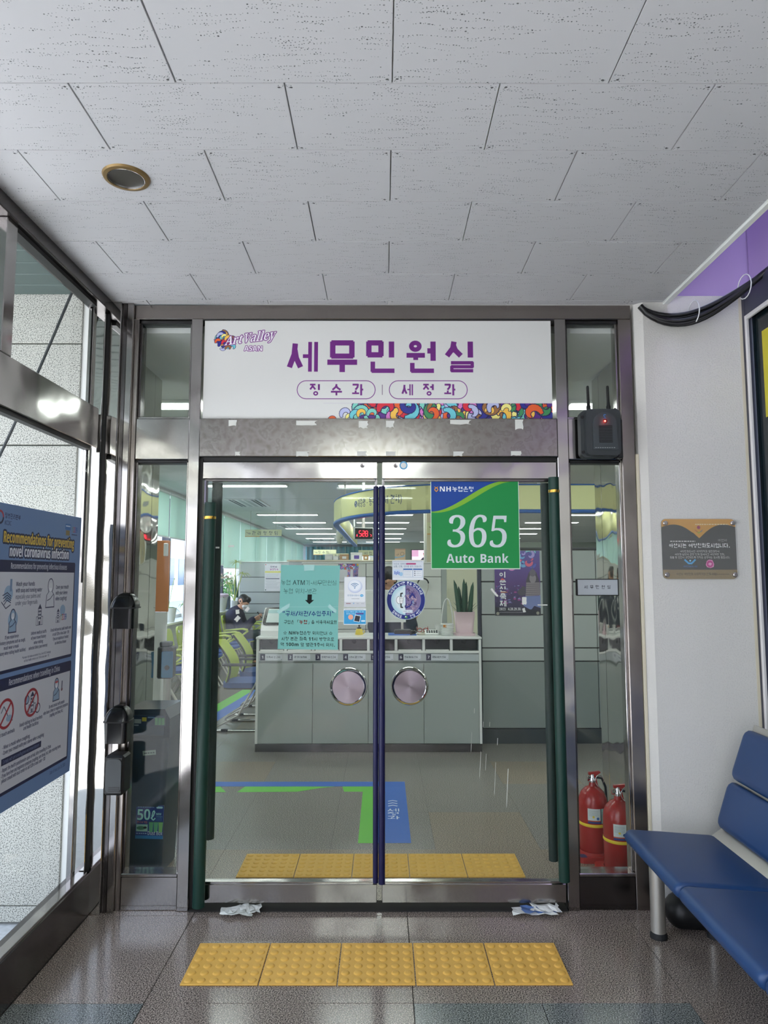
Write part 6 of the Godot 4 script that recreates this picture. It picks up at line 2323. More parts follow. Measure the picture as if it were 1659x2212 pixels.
func people() -> void:
	# man sitting on the window row, bent over a phone held in both hands, facing right
	var o := Vector3(-2.62, 0, -12.22)
	var t := thing("person", "seated man in dark navy jacket and white mask holding a phone", "person", o)
	var f := Vector3(1, 0, 0)
	var hip := Vector3(-0.04, 0.52, 0)
	var chest := Vector3(0.02, 0.83, 0)
	var neck := Vector3(0.075, 0.965, 0)
	var look := Vector3(0.86, -0.5, 0.1).normalized()
	var up := Vector3(0.5, 0.86, 0).normalized()
	var hc := Vector3(0.16, 1.09, 0.0)
	var torso := [[hip, hip + Vector3(0.02, 0.12, 0), 0.15, 0.145], [hip + Vector3(0.02, 0.12, 0), chest, 0.145, 0.155], [chest + Vector3(0, 0.02, -0.1), chest + Vector3(0, 0.02, 0.1), 0.115, 0.115], [hip + Vector3(0, -0.01, -0.08), hip + Vector3(0, -0.01, 0.08), 0.12, 0.12]]
	var arms := []
	var hands := []
	var legs := []
	var shoes := []
	for s in [-1.0, 1.0]:
		var sh := chest + Vector3(0.03, 0.06, s * 0.19)
		var el := sh + Vector3(0.12, -0.27, s * 0.03)
		var wr := Vector3(0.34, 0.79, s * 0.055)
		arms.append([sh, el, 0.066, 0.052])
		arms.append([el, wr, 0.052, 0.038])
		hand(hands, wr + Vector3(0.02, 0.005, 0), Vector3(0.9, 0.4, -s * 0.12).normalized(), Vector3(-0.2, 0.5, -s * 0.8).normalized(), s, 0.42)
		var kn := Vector3(0.42, 0.52, s * 0.13)
		legs.append([hip + Vector3(0.03, -0.02, s * 0.09), kn, 0.095, 0.066])
		legs.append([kn, Vector3(0.36, 0.11, s * 0.13), 0.064, 0.046])
		shoes.append([Vector3(0.33, 0.05, s * 0.13), Vector3(0.52, 0.035, s * 0.14), 0.045, 0.036])
	var st := nets(S(), torso + arms + legs + [[neck - Vector3(0.02, 0.06, 0), neck + Vector3(0.04, 0.06, 0), 0.058, 0.055], [Vector3(0.36, 0.11, -0.13), Vector3(0.46, 0.05, -0.14), 0.04, 0.03], [Vector3(0.36, 0.11, 0.13), Vector3(0.46, 0.05, 0.14), 0.04, 0.03]], 0.016, 0.04)
	nets(st, head_bones(hc, look, up), 0.0045, 0.02)
	nets(st, hands, 0.0045, 0.006)
	put("body", st, M.skin, t)
	put("jacket", nets(S(), grown(torso, 0.018) + grown(arms, 0.016) + [[neck - Vector3(0.06, 0.05, 0), neck + Vector3(-0.02, 0.0, 0), 0.09, 0.072]], 0.016, 0.05), M.jacket_navy, t)
	put("trousers", nets(S(), grown(legs, 0.013) + [[hip + Vector3(0, -0.03, -0.08), hip + Vector3(0, -0.03, 0.08), 0.132, 0.132]], 0.016, 0.05), M.trousers, t)
	put("shoes", nets(S(), shoes, 0.008, 0.01), M.black, t)
	hair(hc, look, up, t)
	eyes(hc, look, up, t)
	put("face_mask", nets(S(), [[hc - up * 0.03 + look * 0.085, hc - up * 0.085 + look * 0.07, 0.043, 0.036], [hc - up * 0.05 + look * 0.05 - Vector3(0, 0, 0.05), hc - up * 0.05 + look * 0.05 + Vector3(0, 0, 0.05), 0.03, 0.03]], 0.005, 0.03), M.mask_white, t)
	var ph := thing("phone", "dark phone held up in the seated man's hands", "phone", o + Vector3(0.455, 0.868, 0), 0.0)
	ph.rotation = Vector3(0, 0, 0.65)
	put("body", bx(-0.006, 0.006, -0.07, 0.07, -0.036, 0.036, 0.004), M.black, ph)
	put("screen", bx(-0.0075, -0.006, -0.064, 0.064, -0.032, 0.032), M.black_gloss, ph)
	# clerk standing behind the counter, head bowed, only head and shoulders show
	var q := Vector3(0.085, 0, -7.55)
	var c := thing("person", "dark haired clerk in a navy jacket looking down behind the counter", "person", q)
	var l2 := Vector3(-0.62, -0.52, 0.6).normalized()
	var u2 := (Vector3.UP - l2 * l2.dot(Vector3.UP)).normalized()
	var hc2 := Vector3(-0.02, 1.515, 0.02)
	var ch := Vector3(0.02, 1.2, -0.02)
	var tor := [[Vector3(0, 0.92, 0), ch, 0.12, 0.12], [ch + Vector3(-0.1, 0.05, 0), ch + Vector3(0.11, 0.05, 0), 0.085, 0.085], [Vector3(-0.06, 0.92, 0), Vector3(0.06, 0.92, 0), 0.11, 0.11]]
	var ar := []
	var hn := []
	var lg := []
	for s in [-1.0, 1.0]:
		var sh := ch + Vector3(s * 0.17, 0.07, 0)
		var el := sh + Vector3(s * 0.03, -0.26, 0.04)
		var wr := Vector3(s * 0.16, 0.86, 0.1)
		ar.append([sh, el, 0.058, 0.046])
		ar.append([el, wr, 0.046, 0.034])
		hand(hn, wr, Vector3(0, -1, 0.15).normalized(), Vector3(-s, 0, 0), s, 0.2)
		lg.append([Vector3(s * 0.09, 0.88, 0), Vector3(s * 0.1, 0.48, 0.01), 0.088, 0.06])
		lg.append([Vector3(s * 0.1, 0.48, 0.01), Vector3(s * 0.1, 0.09, -0.02), 0.058, 0.042])
		lg.append([Vector3(s * 0.1, 0.05, -0.03), Vector3(s * 0.11, 0.035, 0.1), 0.042, 0.034])
	var s2 := nets(S(), tor + ar + lg + [[ch + Vector3(0, 0.1, 0), hc2 + Vector3(0.02, -0.08, -0.03), 0.056, 0.052]], 0.018, 0.04)
	nets(s2, head_bones(hc2, l2, u2), 0.0045, 0.02)
	nets(s2, hn, 0.005, 0.006)
	put("body", s2, M.skin, c)
	put("jacket", nets(S(), grown(tor, 0.018) + grown(ar, 0.016) + [[ch + Vector3(0, 0.1, -0.01), ch + Vector3(-0.0, 0.155, -0.015), 0.085, 0.072]], 0.016, 0.05), m("jacket_dark", Color("1c2838"), 0.8), c)
	put("shirt", nets(S(), [[ch + Vector3(-0.05, 0.0, 0.08), ch + Vector3(-0.04, 0.1, 0.07), 0.05, 0.045]], 0.01, 0.02), M.mask_white, c)
	put("trousers", nets(S(), grown(lg.filter(func(x): return x[2] > 0.05), 0.012) + [[Vector3(-0.06, 0.9, 0), Vector3(0.06, 0.9, 0), 0.122, 0.122]], 0.018, 0.05), M.black, c)
	hair(hc2, l2, u2, c)
	eyes(hc2, l2, u2, c)


func grown(b: Array, by: float) -> Array:
	var r := []
	for q in b:
		r.append([q[0], q[1], q[2] + by, q[3] + by])
	return r


func hair(c: Vector3, f: Vector3, up: Vector3, parent: Node3D) -> void:
	var s := f.cross(up).normalized()
	var b := [[c + up * 0.055 - f * 0.03, c + up * 0.055 + f * 0.02, 0.083, 0.078], [c + up * 0.02 - f * 0.05, c - up * 0.04 - f * 0.045, 0.068, 0.05], [c + up * 0.10 + f * 0.05 - s * 0.04, c + up * 0.10 + f * 0.06 + s * 0.04, 0.03, 0.03], [c + up * 0.085 + f * 0.08 - s * 0.035, c + up * 0.07 + f * 0.088 + s * 0.02, 0.017, 0.016]]
	for k in [-1.0, 1.0]:
		b.append([c + up * 0.05 + s * k * 0.06 + f * 0.01, c + up * 0.0 + s * k * 0.07 - f * 0.03, 0.034, 0.02])
		b.append([c + up * 0.04 + s * k * 0.07 + f * 0.035, c + up * 0.01 + s * k * 0.077 + f * 0.02, 0.012, 0.006])
	put("hair", nets(S(), b, 0.005, 0.02), M.hair, parent)


# ---------------------------------------------------------------- things in the lobby
func lobby_things() -> void:
	tactile_row("tactile_tile", -0.774, 2.766, 0.2985, M.tactile, "in the lobby before the doors, %s from the left", "tactile tiles in the lobby")
	# recessed downlight, unlit
	var dl := thing("downlight", "round recessed ceiling downlight with a tarnished brass ring", "downlight", Vector3(-0.879, H, -2.241))
	put("ring", lathe(S(), [Vector2(0.060, -0.004), Vector2(0.063, -0.010), Vector2(0.075, -0.008), Vector2(0.080, 0.0)], 40), M.brass_old, dl)
	put("inner_ring", lathe(S(), [Vector2(0.0575, -0.002), Vector2(0.0585, -0.0085), Vector2(0.0605, -0.0085), Vector2(0.061, -0.004)], 40), M.chrome, dl)
	put("reflector", lathe(S(), [Vector2(0.058, -0.003), Vector2(0.050, -0.0026), Vector2(0.02, -0.0022), Vector2(0.0, -0.002)], 32), m("reflector", Color("38352f"), 0.42, 0.3), dl)
	# coronavirus poster stuck inside the glazing
	var po := thing("health_poster", "large blue health advice poster stuck on the lobby's side glass", "poster", Vector3(-1.382, 1.256, -2.791), PI / 2)
	put("print", sheet(PackedVector2Array([Vector2(-0.352, -0.56), Vector2(0.335, -0.56), Vector2(0.352, -0.36), Vector2(0.352, 0.56), Vector2(-0.352, 0.56)]), 0.0015, M.paper), print_mat("health_print", health_print(), 0.5), po)
	# black bins on the corner post: domed ashtrays and a box holder
	for q in [[-1.262, 1.305, 0.17, 0.105, "upper black domed wall bin on the steel corner post"], [-1.275, 0.782, 0.175, 0.1, "lower black domed wall bin on the steel corner post"]]:
		var t := thing("wall_bin", q[4], "wall bin", Vector3(q[0] + 0.04, q[1], -W + 0.062), 0.0, "black wall bins on the corner post")
		put("body", prism(S(), rr(q[3], 0.09, 0.02), 0.0, 0.095, Transform3D(Basis(Vector3.RIGHT, -PI / 2), Vector3.ZERO), false), M.black_gloss, t)
		var st := S()
		st.set_smooth_group(1)
		var last := []
		for i in 9:
			var a := PI / 2 * i / 8.0
			var ring := []
			for p in rr(q[3] + 0.012, 0.102, 0.024):
				ring.append(Vector3(p.x * cos(a * 0.96), 0.097 + sin(a) * 0.07, -p.y * cos(a * 0.96) - 0.012 * sin(a)))
			if i > 0:
				for k in ring.size():
					var k2 := (k + 1) % ring.size()
					tri(st, last[k], last[k2], ring[k2])
					tri(st, last[k], ring[k2], ring[k])
			last = ring
		st.set_smooth_group(-1)
		put("domed_lid", st, M.black_gloss, t)
		put("lip", prism(S(), rr(q[3] + 0.02, 0.108, 0.026), 0.094, 0.1, Transform3D(Basis(Vector3.RIGHT, -PI / 2), Vector3.ZERO)), M.black, t)
		put("wall_plate", bx(-0.03, 0.03, 0.0, 0.09, -0.058, -0.045), M.black, t)
	var hb := thing("wall_box", "black box holder on the steel corner post under the domed bins", "wall box", Vector3(-1.235, 0.549, -W + 0.06))
	put("case", bx(-0.045, 0.045, 0.0, 0.178, -0.056, 0.04, 0.01), M.black, hb)
	put("cover", prism(S(), rr(0.07, 0.15, 0.02), 0.04, 0.046, Transform3D(Basis(), Vector3(0, 0.09, 0))), M.dark_grey, hb)
	for i in 3:
		put("vent_slot", bx(-0.02, 0.03, 0.02 + i * 0.008, 0.024 + i * 0.008, 0.046, 0.0475), M.black, hb)
	# litter bin behind the left side light
	bin()
	extinguishers()
	router()
	plaque()
	cables()


func health_print() -> ImageTexture:
	var p := Pad.new(704, 1120, Color("6d88b6"))
	var navy := Color("171a45")
	var w := Color("c9c9d4")
	# header marks
	p.ring(Vector2(36, 52), 22, 8, Color("b03a4a"), PI, TAU)
	p.ring(Vector2(36, 52), 22, 8, navy, 0, PI)
	ko(p, "질병관리본부", 68, 34, 20, navy, 0.11, 0.0, 17)
	fit(p, "KCDC", 68, 78, 22, navy, font_reg, 0.0, 46)
	p.rrect(548, 38, 54, 26, 5, Color("3f6fae"))
	p.rect(554, 45, 42, 5, Color("c9d4e6"))
	p.rect(556, 66, 36, 22, Color("8a7a52"))
	for i in 4:
		en(p, "1339"[i], 612 + i * 14, 72, 34, [Color("6a8a6a"), Color("b0503a"), Color("7a3f8a"), Color("2f5fa0")][i], font_bold, 0.0, 0.7)
	dashes(p, 612, 80, 54, 4, navy, rnd(50))
	# two line title with a thick dark outline
	for q in [["Recommendations for preventing", 142.0, Color("d9b64a"), 576.0], ["novel coronavirus infection", 192.0, Color("e2e2ea"), 484.0]]:
		for a in 12:
			fit(p, q[0], 352 + cos(TAU * a / 12) * 7, q[1] + sin(TAU * a / 12) * 7, 57, navy, font_bold, 0.5, q[3])
		for k in 3:
			fit(p, q[0], 351 + k, q[1], 57, q[2], font_bold, 0.5, q[3])
	# two panels
	for q in [[206.0, 612.0], [637.0, 1052.0]]:
		p.rrect(52, q[0], 608, q[1] - q[0] + 8, 10, navy)
		p.rect(50, q[0] + 44, 602, q[1] - q[0] - 48, w)
		p.rect(50, q[0], 602, 44, navy)
	fit(p, "Recommendations for preventing infectious diseases", 352, 238, 31, w, font_bold, 0.5, 456)
	fit(p, "Recommendations when travelling in China", 352, 669, 33, w, font_bold, 0.5, 404)
	var ink := Color("23244a")
	var pale := Color("8fa6c4")
	for q in [["Wash your hands", 168, 303, 1, 140], ["with soap and running water", 168, 327, 1, 200], ["especially your palms and", 168, 351, 0, 190], ["under your fingernails", 168, 375, 0, 168], ["Cover your mouth", 486, 320, 1, 118], ["with your sleeve", 486, 344, 1, 108], ["when coughing!", 486, 368, 1, 104]]:
		fit(p, q[0], q[1], q[2], 22, ink, font_bold if q[3] else font_reg, 0.0, q[4])
	for q in [["If you experience", 156, 0, 96], ["respiratory symptoms such as cough,", 156, 1, 200], ["must wear a mask", 156, 2, 104], ["(mandatory when visiting health facilities)", 156, 3, 210], ["Inform medical staffs", 358, 0, 124], ["of your travel history", 358, 1, 120], ["when visiting", 358, 2, 74], ["selected clinics (see reverse)", 358, 3, 150], ["Consult with your local public health center", 550, 0, 190], ["or call 1339 or Area Code + 120", 550, 1, 150], ["if you are suspicious of contact", 550, 2, 144], ["an infectious disease", 550, 3, 104]]:
		fit(p, q[0], q[1], 496 + q[2] * 19, 17, ink, font_bold, 0.5, q[3])
	fit(p, "*For more information on selected clinics, check KCDC homepage,", 352, 582, 12, ink, font_reg, 0.5, 230)
	fit(p, "call local health centers or call 1339 or area code + 120", 352, 595, 12, ink, font_reg, 0.5, 200)
	# small drawings: tap and hands, covered cough, mask, hospital, call centre
	p.circ(Vector2(118, 330), 30, pale)
	p.rect(126, 276, 14, 46, Color("6f86aa"))
	for i in 4:
		p.pl([Vector2(80 + i * 4, 336 + i * 11), Vector2(110, 326 + i * 9), Vector2(136, 340 + i * 8)], 3.5, ink, false, true)
	p.pl([Vector2(74, 360), Vector2(104, 384), Vector2(134, 372)], 3.5, ink, false, true)
	figure(p, 440, 280, 0.86, w, ink)
	p.circ(Vector2(158, 428), 34, pale)
	figure(p, 156, 392, 0.62, pale, ink)
	figure(p, 530, 700, 0.66, pale, ink)
	p.circ(Vector2(556, 412), 24, pale)
	for q in [[358.0, 462.0, 0.8], [516.0, 462.0, 0.56]]:
		hospital(p, q[0], q[1], q[2], ink)
	for i in 4:
		en(p, "1339"[i], 536 + i * 15, 454, 36, [Color("6a8a6a"), Color("b0503a"), Color("7a3f8a"), Color("2f5fa0")][i], font_bold, 0.0, 0.72)
	# lower panel: forbidden signs and lines
	hospital(p, 330, 800, 0.78, ink)
	p.circ(Vector2(288, 744), 15, pale)
	p.ring(Vector2(288, 744), 16, 4, ink)
	p.ell(Vector2(376, 790), 20, 18, w)
	p.ring(Vector2(376, 790), 18, 4, ink)
	p.pl([Vector2(110, 760), Vector2(126, 740), Vector2(146, 764), Vector2(160, 790), Vector2(188, 800)], 3.5, ink, false, true)
	p.ell(Vector2(164, 788), 20, 12, pale)
	for q in [[140.0, 768.0], [326.0, 760.0]]:
		p.ring(Vector2(q[0], q[1]), 50, 10, Color("9c2030"), 0, TAU, 40)
		p.line(Vector2(q[0] + 34, q[1] - 36), Vector2(q[0] - 34, q[1] + 36), 9, Color("9c2030"))
	p.pl([Vector2(580, 716), Vector2(580, 744)], 7, ink)
	p.circ(Vector2(580, 750), 7, Color("6a3a4a"))
	p.ell(Vector2(530, 712), 14, 5, Color("b8505a"))
	for q in [["Do not touch animals", 140, 846, 136], ["Avoid visiting to local markets", 330, 838, 176], ["and health facilities", 330, 856, 116], ["Do not contact with people", 540, 812, 140], ["who have a fever or respiratory symptoms", 536, 830, 220], ["(coughing, sore throat, etc.)", 540, 848, 120]]:
		fit(p, q[0], q[1], q[2], 19, ink, font_bold, 0.5, q[3])
	for q in [["- Wear a mask when coughing", 894, 196], ["- Cover your mouth with your sleeve when coughing", 914, 310], ["- Report the health questionnaire upon arrival, after travelling in China", 976, 376], ["- If you have fever and respiratory symptoms (coughing, sore throat, etc.) after returning home,", 996, 466], ["  please consult with local center or call 1339 or area code + 120", 1014, 330]]:
		fit(p, q[0], 128, q[1], 19, ink, font_bold, 0.0, q[2])
	p.rect(126, 928, 292, 24, navy)
	fit(p, "Comply with personal hygiene recommendations", 136, 946, 18, Color("9aa4c4"), font_reg, 0.0, 266)
	figure(p, 88, 884, 0.5, pale, ink)
	p.rrect(70, 972, 42, 34, 5, pale)
	fit(p, "Date of issue: Jan 29, 2020", 642, 1086, 19, Color("2a3560"), font_reg, 1.0, 140)
	return p.tex()


func figure(p: Pad, x: float, y: float, s: float, fill: Color, ink: Color) -> void:
	for k in 2:
		var c := ink if k == 0 else fill
		var g := 4.0 if k == 0 else 0.0
		p.poly(PackedVector2Array([Vector2(x - 40 * s - g, y + 130 * s + g), Vector2(x - 34 * s - g, y + 74 * s), Vector2(x - 14 * s, y + 58 * s - g), Vector2(x + 14 * s, y + 58 * s - g), Vector2(x + 34 * s + g, y + 74 * s), Vector2(x + 40 * s + g, y + 130 * s + g)]), c)
		p.ell(Vector2(x, y + 30 * s), 24 * s + g, 32 * s + g, c)
	p.ell(Vector2(x, y + 36 * s), 18 * s, 20 * s, Color("d3d3dc"))
	p.poly(PackedVector2Array([Vector2(x - 16 * s, y + 40 * s), Vector2(x + 16 * s, y + 40 * s), Vector2(x + 8 * s, y + 56 * s), Vector2(x - 8 * s, y + 56 * s)]), Color("e4e4ec"))
	p.pl([Vector2(x - 30 * s, y + 100 * s), Vector2(x, y + 92 * s), Vector2(x + 32 * s, y + 70 * s)], 3, ink)


func hospital(p: Pad, x: float, y: float, s: float, ink: Color) -> void:
	p.rect(x - 34 * s, y - 44 * s, 68 * s, 44 * s, ink)
	p.rect(x - 31 * s, y - 41 * s, 62 * s, 39 * s, Color("c9c9d4"))
	p.rect(x - 18 * s, y - 84 * s, 36 * s, 84 * s, ink)
	p.rect(x - 15 * s, y - 81 * s, 30 * s, 79 * s, Color("c9c9d4"))
	for i in 3:
		for j in 2:
			p.rect(x - 12 * s + j * 14 * s, y - 74 * s + i * 17 * s, 10 * s, 10 * s, ink)
	p.poly(PackedVector2Array([Vector2(x - 18 * s, y - 84 * s), Vector2(x, y - 106 * s), Vector2(x + 18 * s, y - 84 * s)]), ink)
	p.rect(x - 6 * s, y - 20 * s, 12 * s, 20 * s, ink)


func bin() -> void:
	var t := thing("dust_bin", "tall dark navy swing top dust bin behind the left side pane", "bin", Vector3(-1.255, 0, -3.86), -0.06)
	var st := S()
	st.set_smooth_group(1)
	var rows := [[0.0, 0.200, 0.235], [0.01, 0.205, 0.24], [0.55, 0.245, 0.27], [0.70, 0.262, 0.282]]
	for i in 3:
		var a := rr(rows[i][1], rows[i][2], 0.03)
		var b := rr(rows[i + 1][1], rows[i + 1][2], 0.03)
		for k in a.size():
			var k2 := (k + 1) % a.size()
			tri(st, Vector3(a[k].x, rows[i][0], -a[k].y), Vector3(a[k2].x, rows[i][0], -a[k2].y), Vector3(b[k2].x, rows[i + 1][0], -b[k2].y))
			tri(st, Vector3(a[k].x, rows[i][0], -a[k].y), Vector3(b[k2].x, rows[i + 1][0], -b[k2].y), Vector3(b[k].x, rows[i + 1][0], -b[k].y))
	st.set_smooth_group(-1)
	put("body", st, M.navy_bin, t)
	put("hood", prism(S(), PackedVector2Array([Vector2(-0.14, 0.70), Vector2(0.14, 0.70), Vector2(0.138, 0.80), Vector2(0.11, 0.85), Vector2(-0.11, 0.845), Vector2(-0.138, 0.80)]), -0.135, 0.135, Transform3D(Basis(Vector3.UP, 0.0), Vector3.ZERO)), M.navy_bin, t)
	put("flap", bx(-0.11, 0.11, 0.715, 0.80, 0.1345, 0.1375, 0.001), m("bin_flap", Color("1b3446"), 0.3), t)
	put("side_notch", bx(-0.135, -0.09, 0.56, 0.66, 0.128, 0.1385, 0.003), M.black, t)
	# stickers: large size label low on the front, small one at the top, a scrap of paper
	var p := Pad.new(256, 290, Color("1b2f6e"))
	p.rect(0, 0, 256, 290, Color("1d3576"))
	dashes(p, 14, 14, 150, 7, Color("6f8fb8"), rnd(61))
	p.rrect(186, 10, 58, 18, 8, Color("9fd0d8"))
	var lt := Color("9fe0d6")
	en(p, "50", 6, 128, 128, lt, font_bold, 0.0, 0.92)
	p.pl([Vector2(140, 112), Vector2(160, 92), Vector2(172, 62), Vector2(166, 48), Vector2(156, 56), Vector2(148, 92), Vector2(150, 122), Vector2(162, 128), Vector2(176, 114)], 10, lt, false, true)
	en(p, "NEW", 184, 84, 24, lt, font_bold, 0.0, 0.9)
	en(p, "Design", 184, 104, 20, Color("5fa0b0"), font_reg)
	for i in 3:
		dashes(p, 184, 112 + i * 8, 56, 3, Color("4a7aa0"), rnd(62 + i))
	ko(p, "분리수거함", 12, 138, 20, Color("c8786a"), 0.13, 0.0, 18)
	p.rect(6, 166, 106, 62, Color("8fc0b0"))
	p.ell(Vector2(50, 198), 40, 16, Color("3f7a5a"))
	p.ell(Vector2(88, 194), 16, 10, Color("1c2a2a"))
	for i in 3:
		p.poly(PackedVector2Array([Vector2(122 + i * 44, 144), Vector2(164 + i * 44, 144), Vector2(158 + i * 44, 232), Vector2(126 + i * 44, 232)]), Color("5aa878") if i < 2 else Color("7ab86a"))
		p.rect(124 + i * 44, 142, 38, 6, Color("3a6a58"))
	p.rect(0, 262, 256, 28, Color("2470a8"))
	en(p, "Dust Box", 112, 256, 44, Color("e2f0ec"), font_reg, 0.0, 0.78)
	dashes(p, 8, 240, 96, 8, Color("9fb8d0"), rnd(66))
	var s1 := put("size_label", sheet(rect_poly(0.148, 0.168), 0.001, M.paper), print_mat("bin_print", p.tex(), 0.3), t)
	s1.position = Vector3(0.045, 0.272, 0.1315)
	s1.rotation.x = -0.028
	var p2 := Pad.new(180, 60, Color("17304a"))
	p2.rect(4, 22, 40, 24, Color("8a9a9a"))
	p2.rect(48, 12, 26, 22, Color("b0a83a"))
	p2.rect(80, 8, 40, 8, Color("6a8aa8"))
	for i in 3:
		p2.rect(122 + i * 19, 14, 17, 40, Color("5a9a6a"))
	p2.rect(4, 52, 26, 7, Color("8a9aa8"))
	put("top_label", sheet(rect_poly(0.17, 0.056), 0.001, M.paper), print_mat("bin_top_print", p2.tex(), 0.3), t).position = Vector3(0.03, 0.79, 0.1395)
	var p3 := Pad.new(120, 40, Color("9ab0a4"))
	dashes(p3, 12, 16, 96, 10, Color("3a4a4a"), rnd(67))
	var s3 := put("note", sheet(rect_poly(0.07, 0.024), 0.001, M.paper), print_mat("bin_note", p3.tex(), 0.6), t)
	s3.position = Vector3(0.035, 0.625, 0.1395)
	s3.rotation.z = 0.1
	# crumpled litter bag beside it, folded umbrella behind the door edge
	var b := thing("litter_bag", "crumpled brown and white litter bag stuffed beside the navy bin", "bag", Vector3(-1.37, 0.0, -3.60))
	put("sack", nets(S(), [[Vector3(0, 0.45, 0), Vector3(0.03, 0.56, 0.0), 0.035, 0.05], [Vector3(0.0, 0.58, 0.0), Vector3(0.06, 0.55, 0.01), 0.035, 0.03], [Vector3(0, 0.0, 0), Vector3(0, 0.46, 0), 0.02, 0.03]], 0.01, 0.03), m("bag_brown", Color("6a5f50"), 0.6), b)
	put("paper_scrap", scrap(0.1, 0.05, Transform3D(Basis(Vector3(1, 0, 0.3).normalized(), -0.7), Vector3(0.02, 0.62, 0.04))), M.paper, b)
	put("paper_scrap", scrap(0.06, 0.04, Transform3D(Basis(Vector3(0, 1, 0.3).normalized(), 0.5), Vector3(0.06, 0.6, 0.05))), M.paper, b)
	var um := thing("umbrella", "folded black umbrella leaning behind the left door's green pad", "umbrella", Vector3(-0.985, 0.0, -3.72))
	put("canopy", tube(S(), [Vector3(-0.02, 0.06, 0.0), Vector3(-0.01, 0.3, 0.01), Vector3(0.03, 0.48, 0.02), Vector3(0.06, 0.575, 0.02), Vector3(0.075, 0.62, 0.02)], [0.012, 0.036, 0.052, 0.045, 0.02], 9), M.black, um)
	for i in 4:
		var a := -0.9 + i * 0.5
		var sl := S()
		blade(sl, Vector3(0.04, 0.54, 0.03), Vector3(sin(a) * 0.7, 0.8, cos(a) * 0.5).normalized(), 0.13, 0.022, 0.3, 0.3, 4)
		put("fold", sl, M.dark_grey, um)
	put("handle", tube(S(), [Vector3(0.075, 0.61, 0.02), Vector3(0.085, 0.66, 0.02)], 0.01, 7), M.alu, um)
	put("tip", tube(S(), [Vector3(-0.03, 0.0, 0.0), Vector3(-0.02, 0.06, 0.0)], 0.006, 6), M.alu, um)


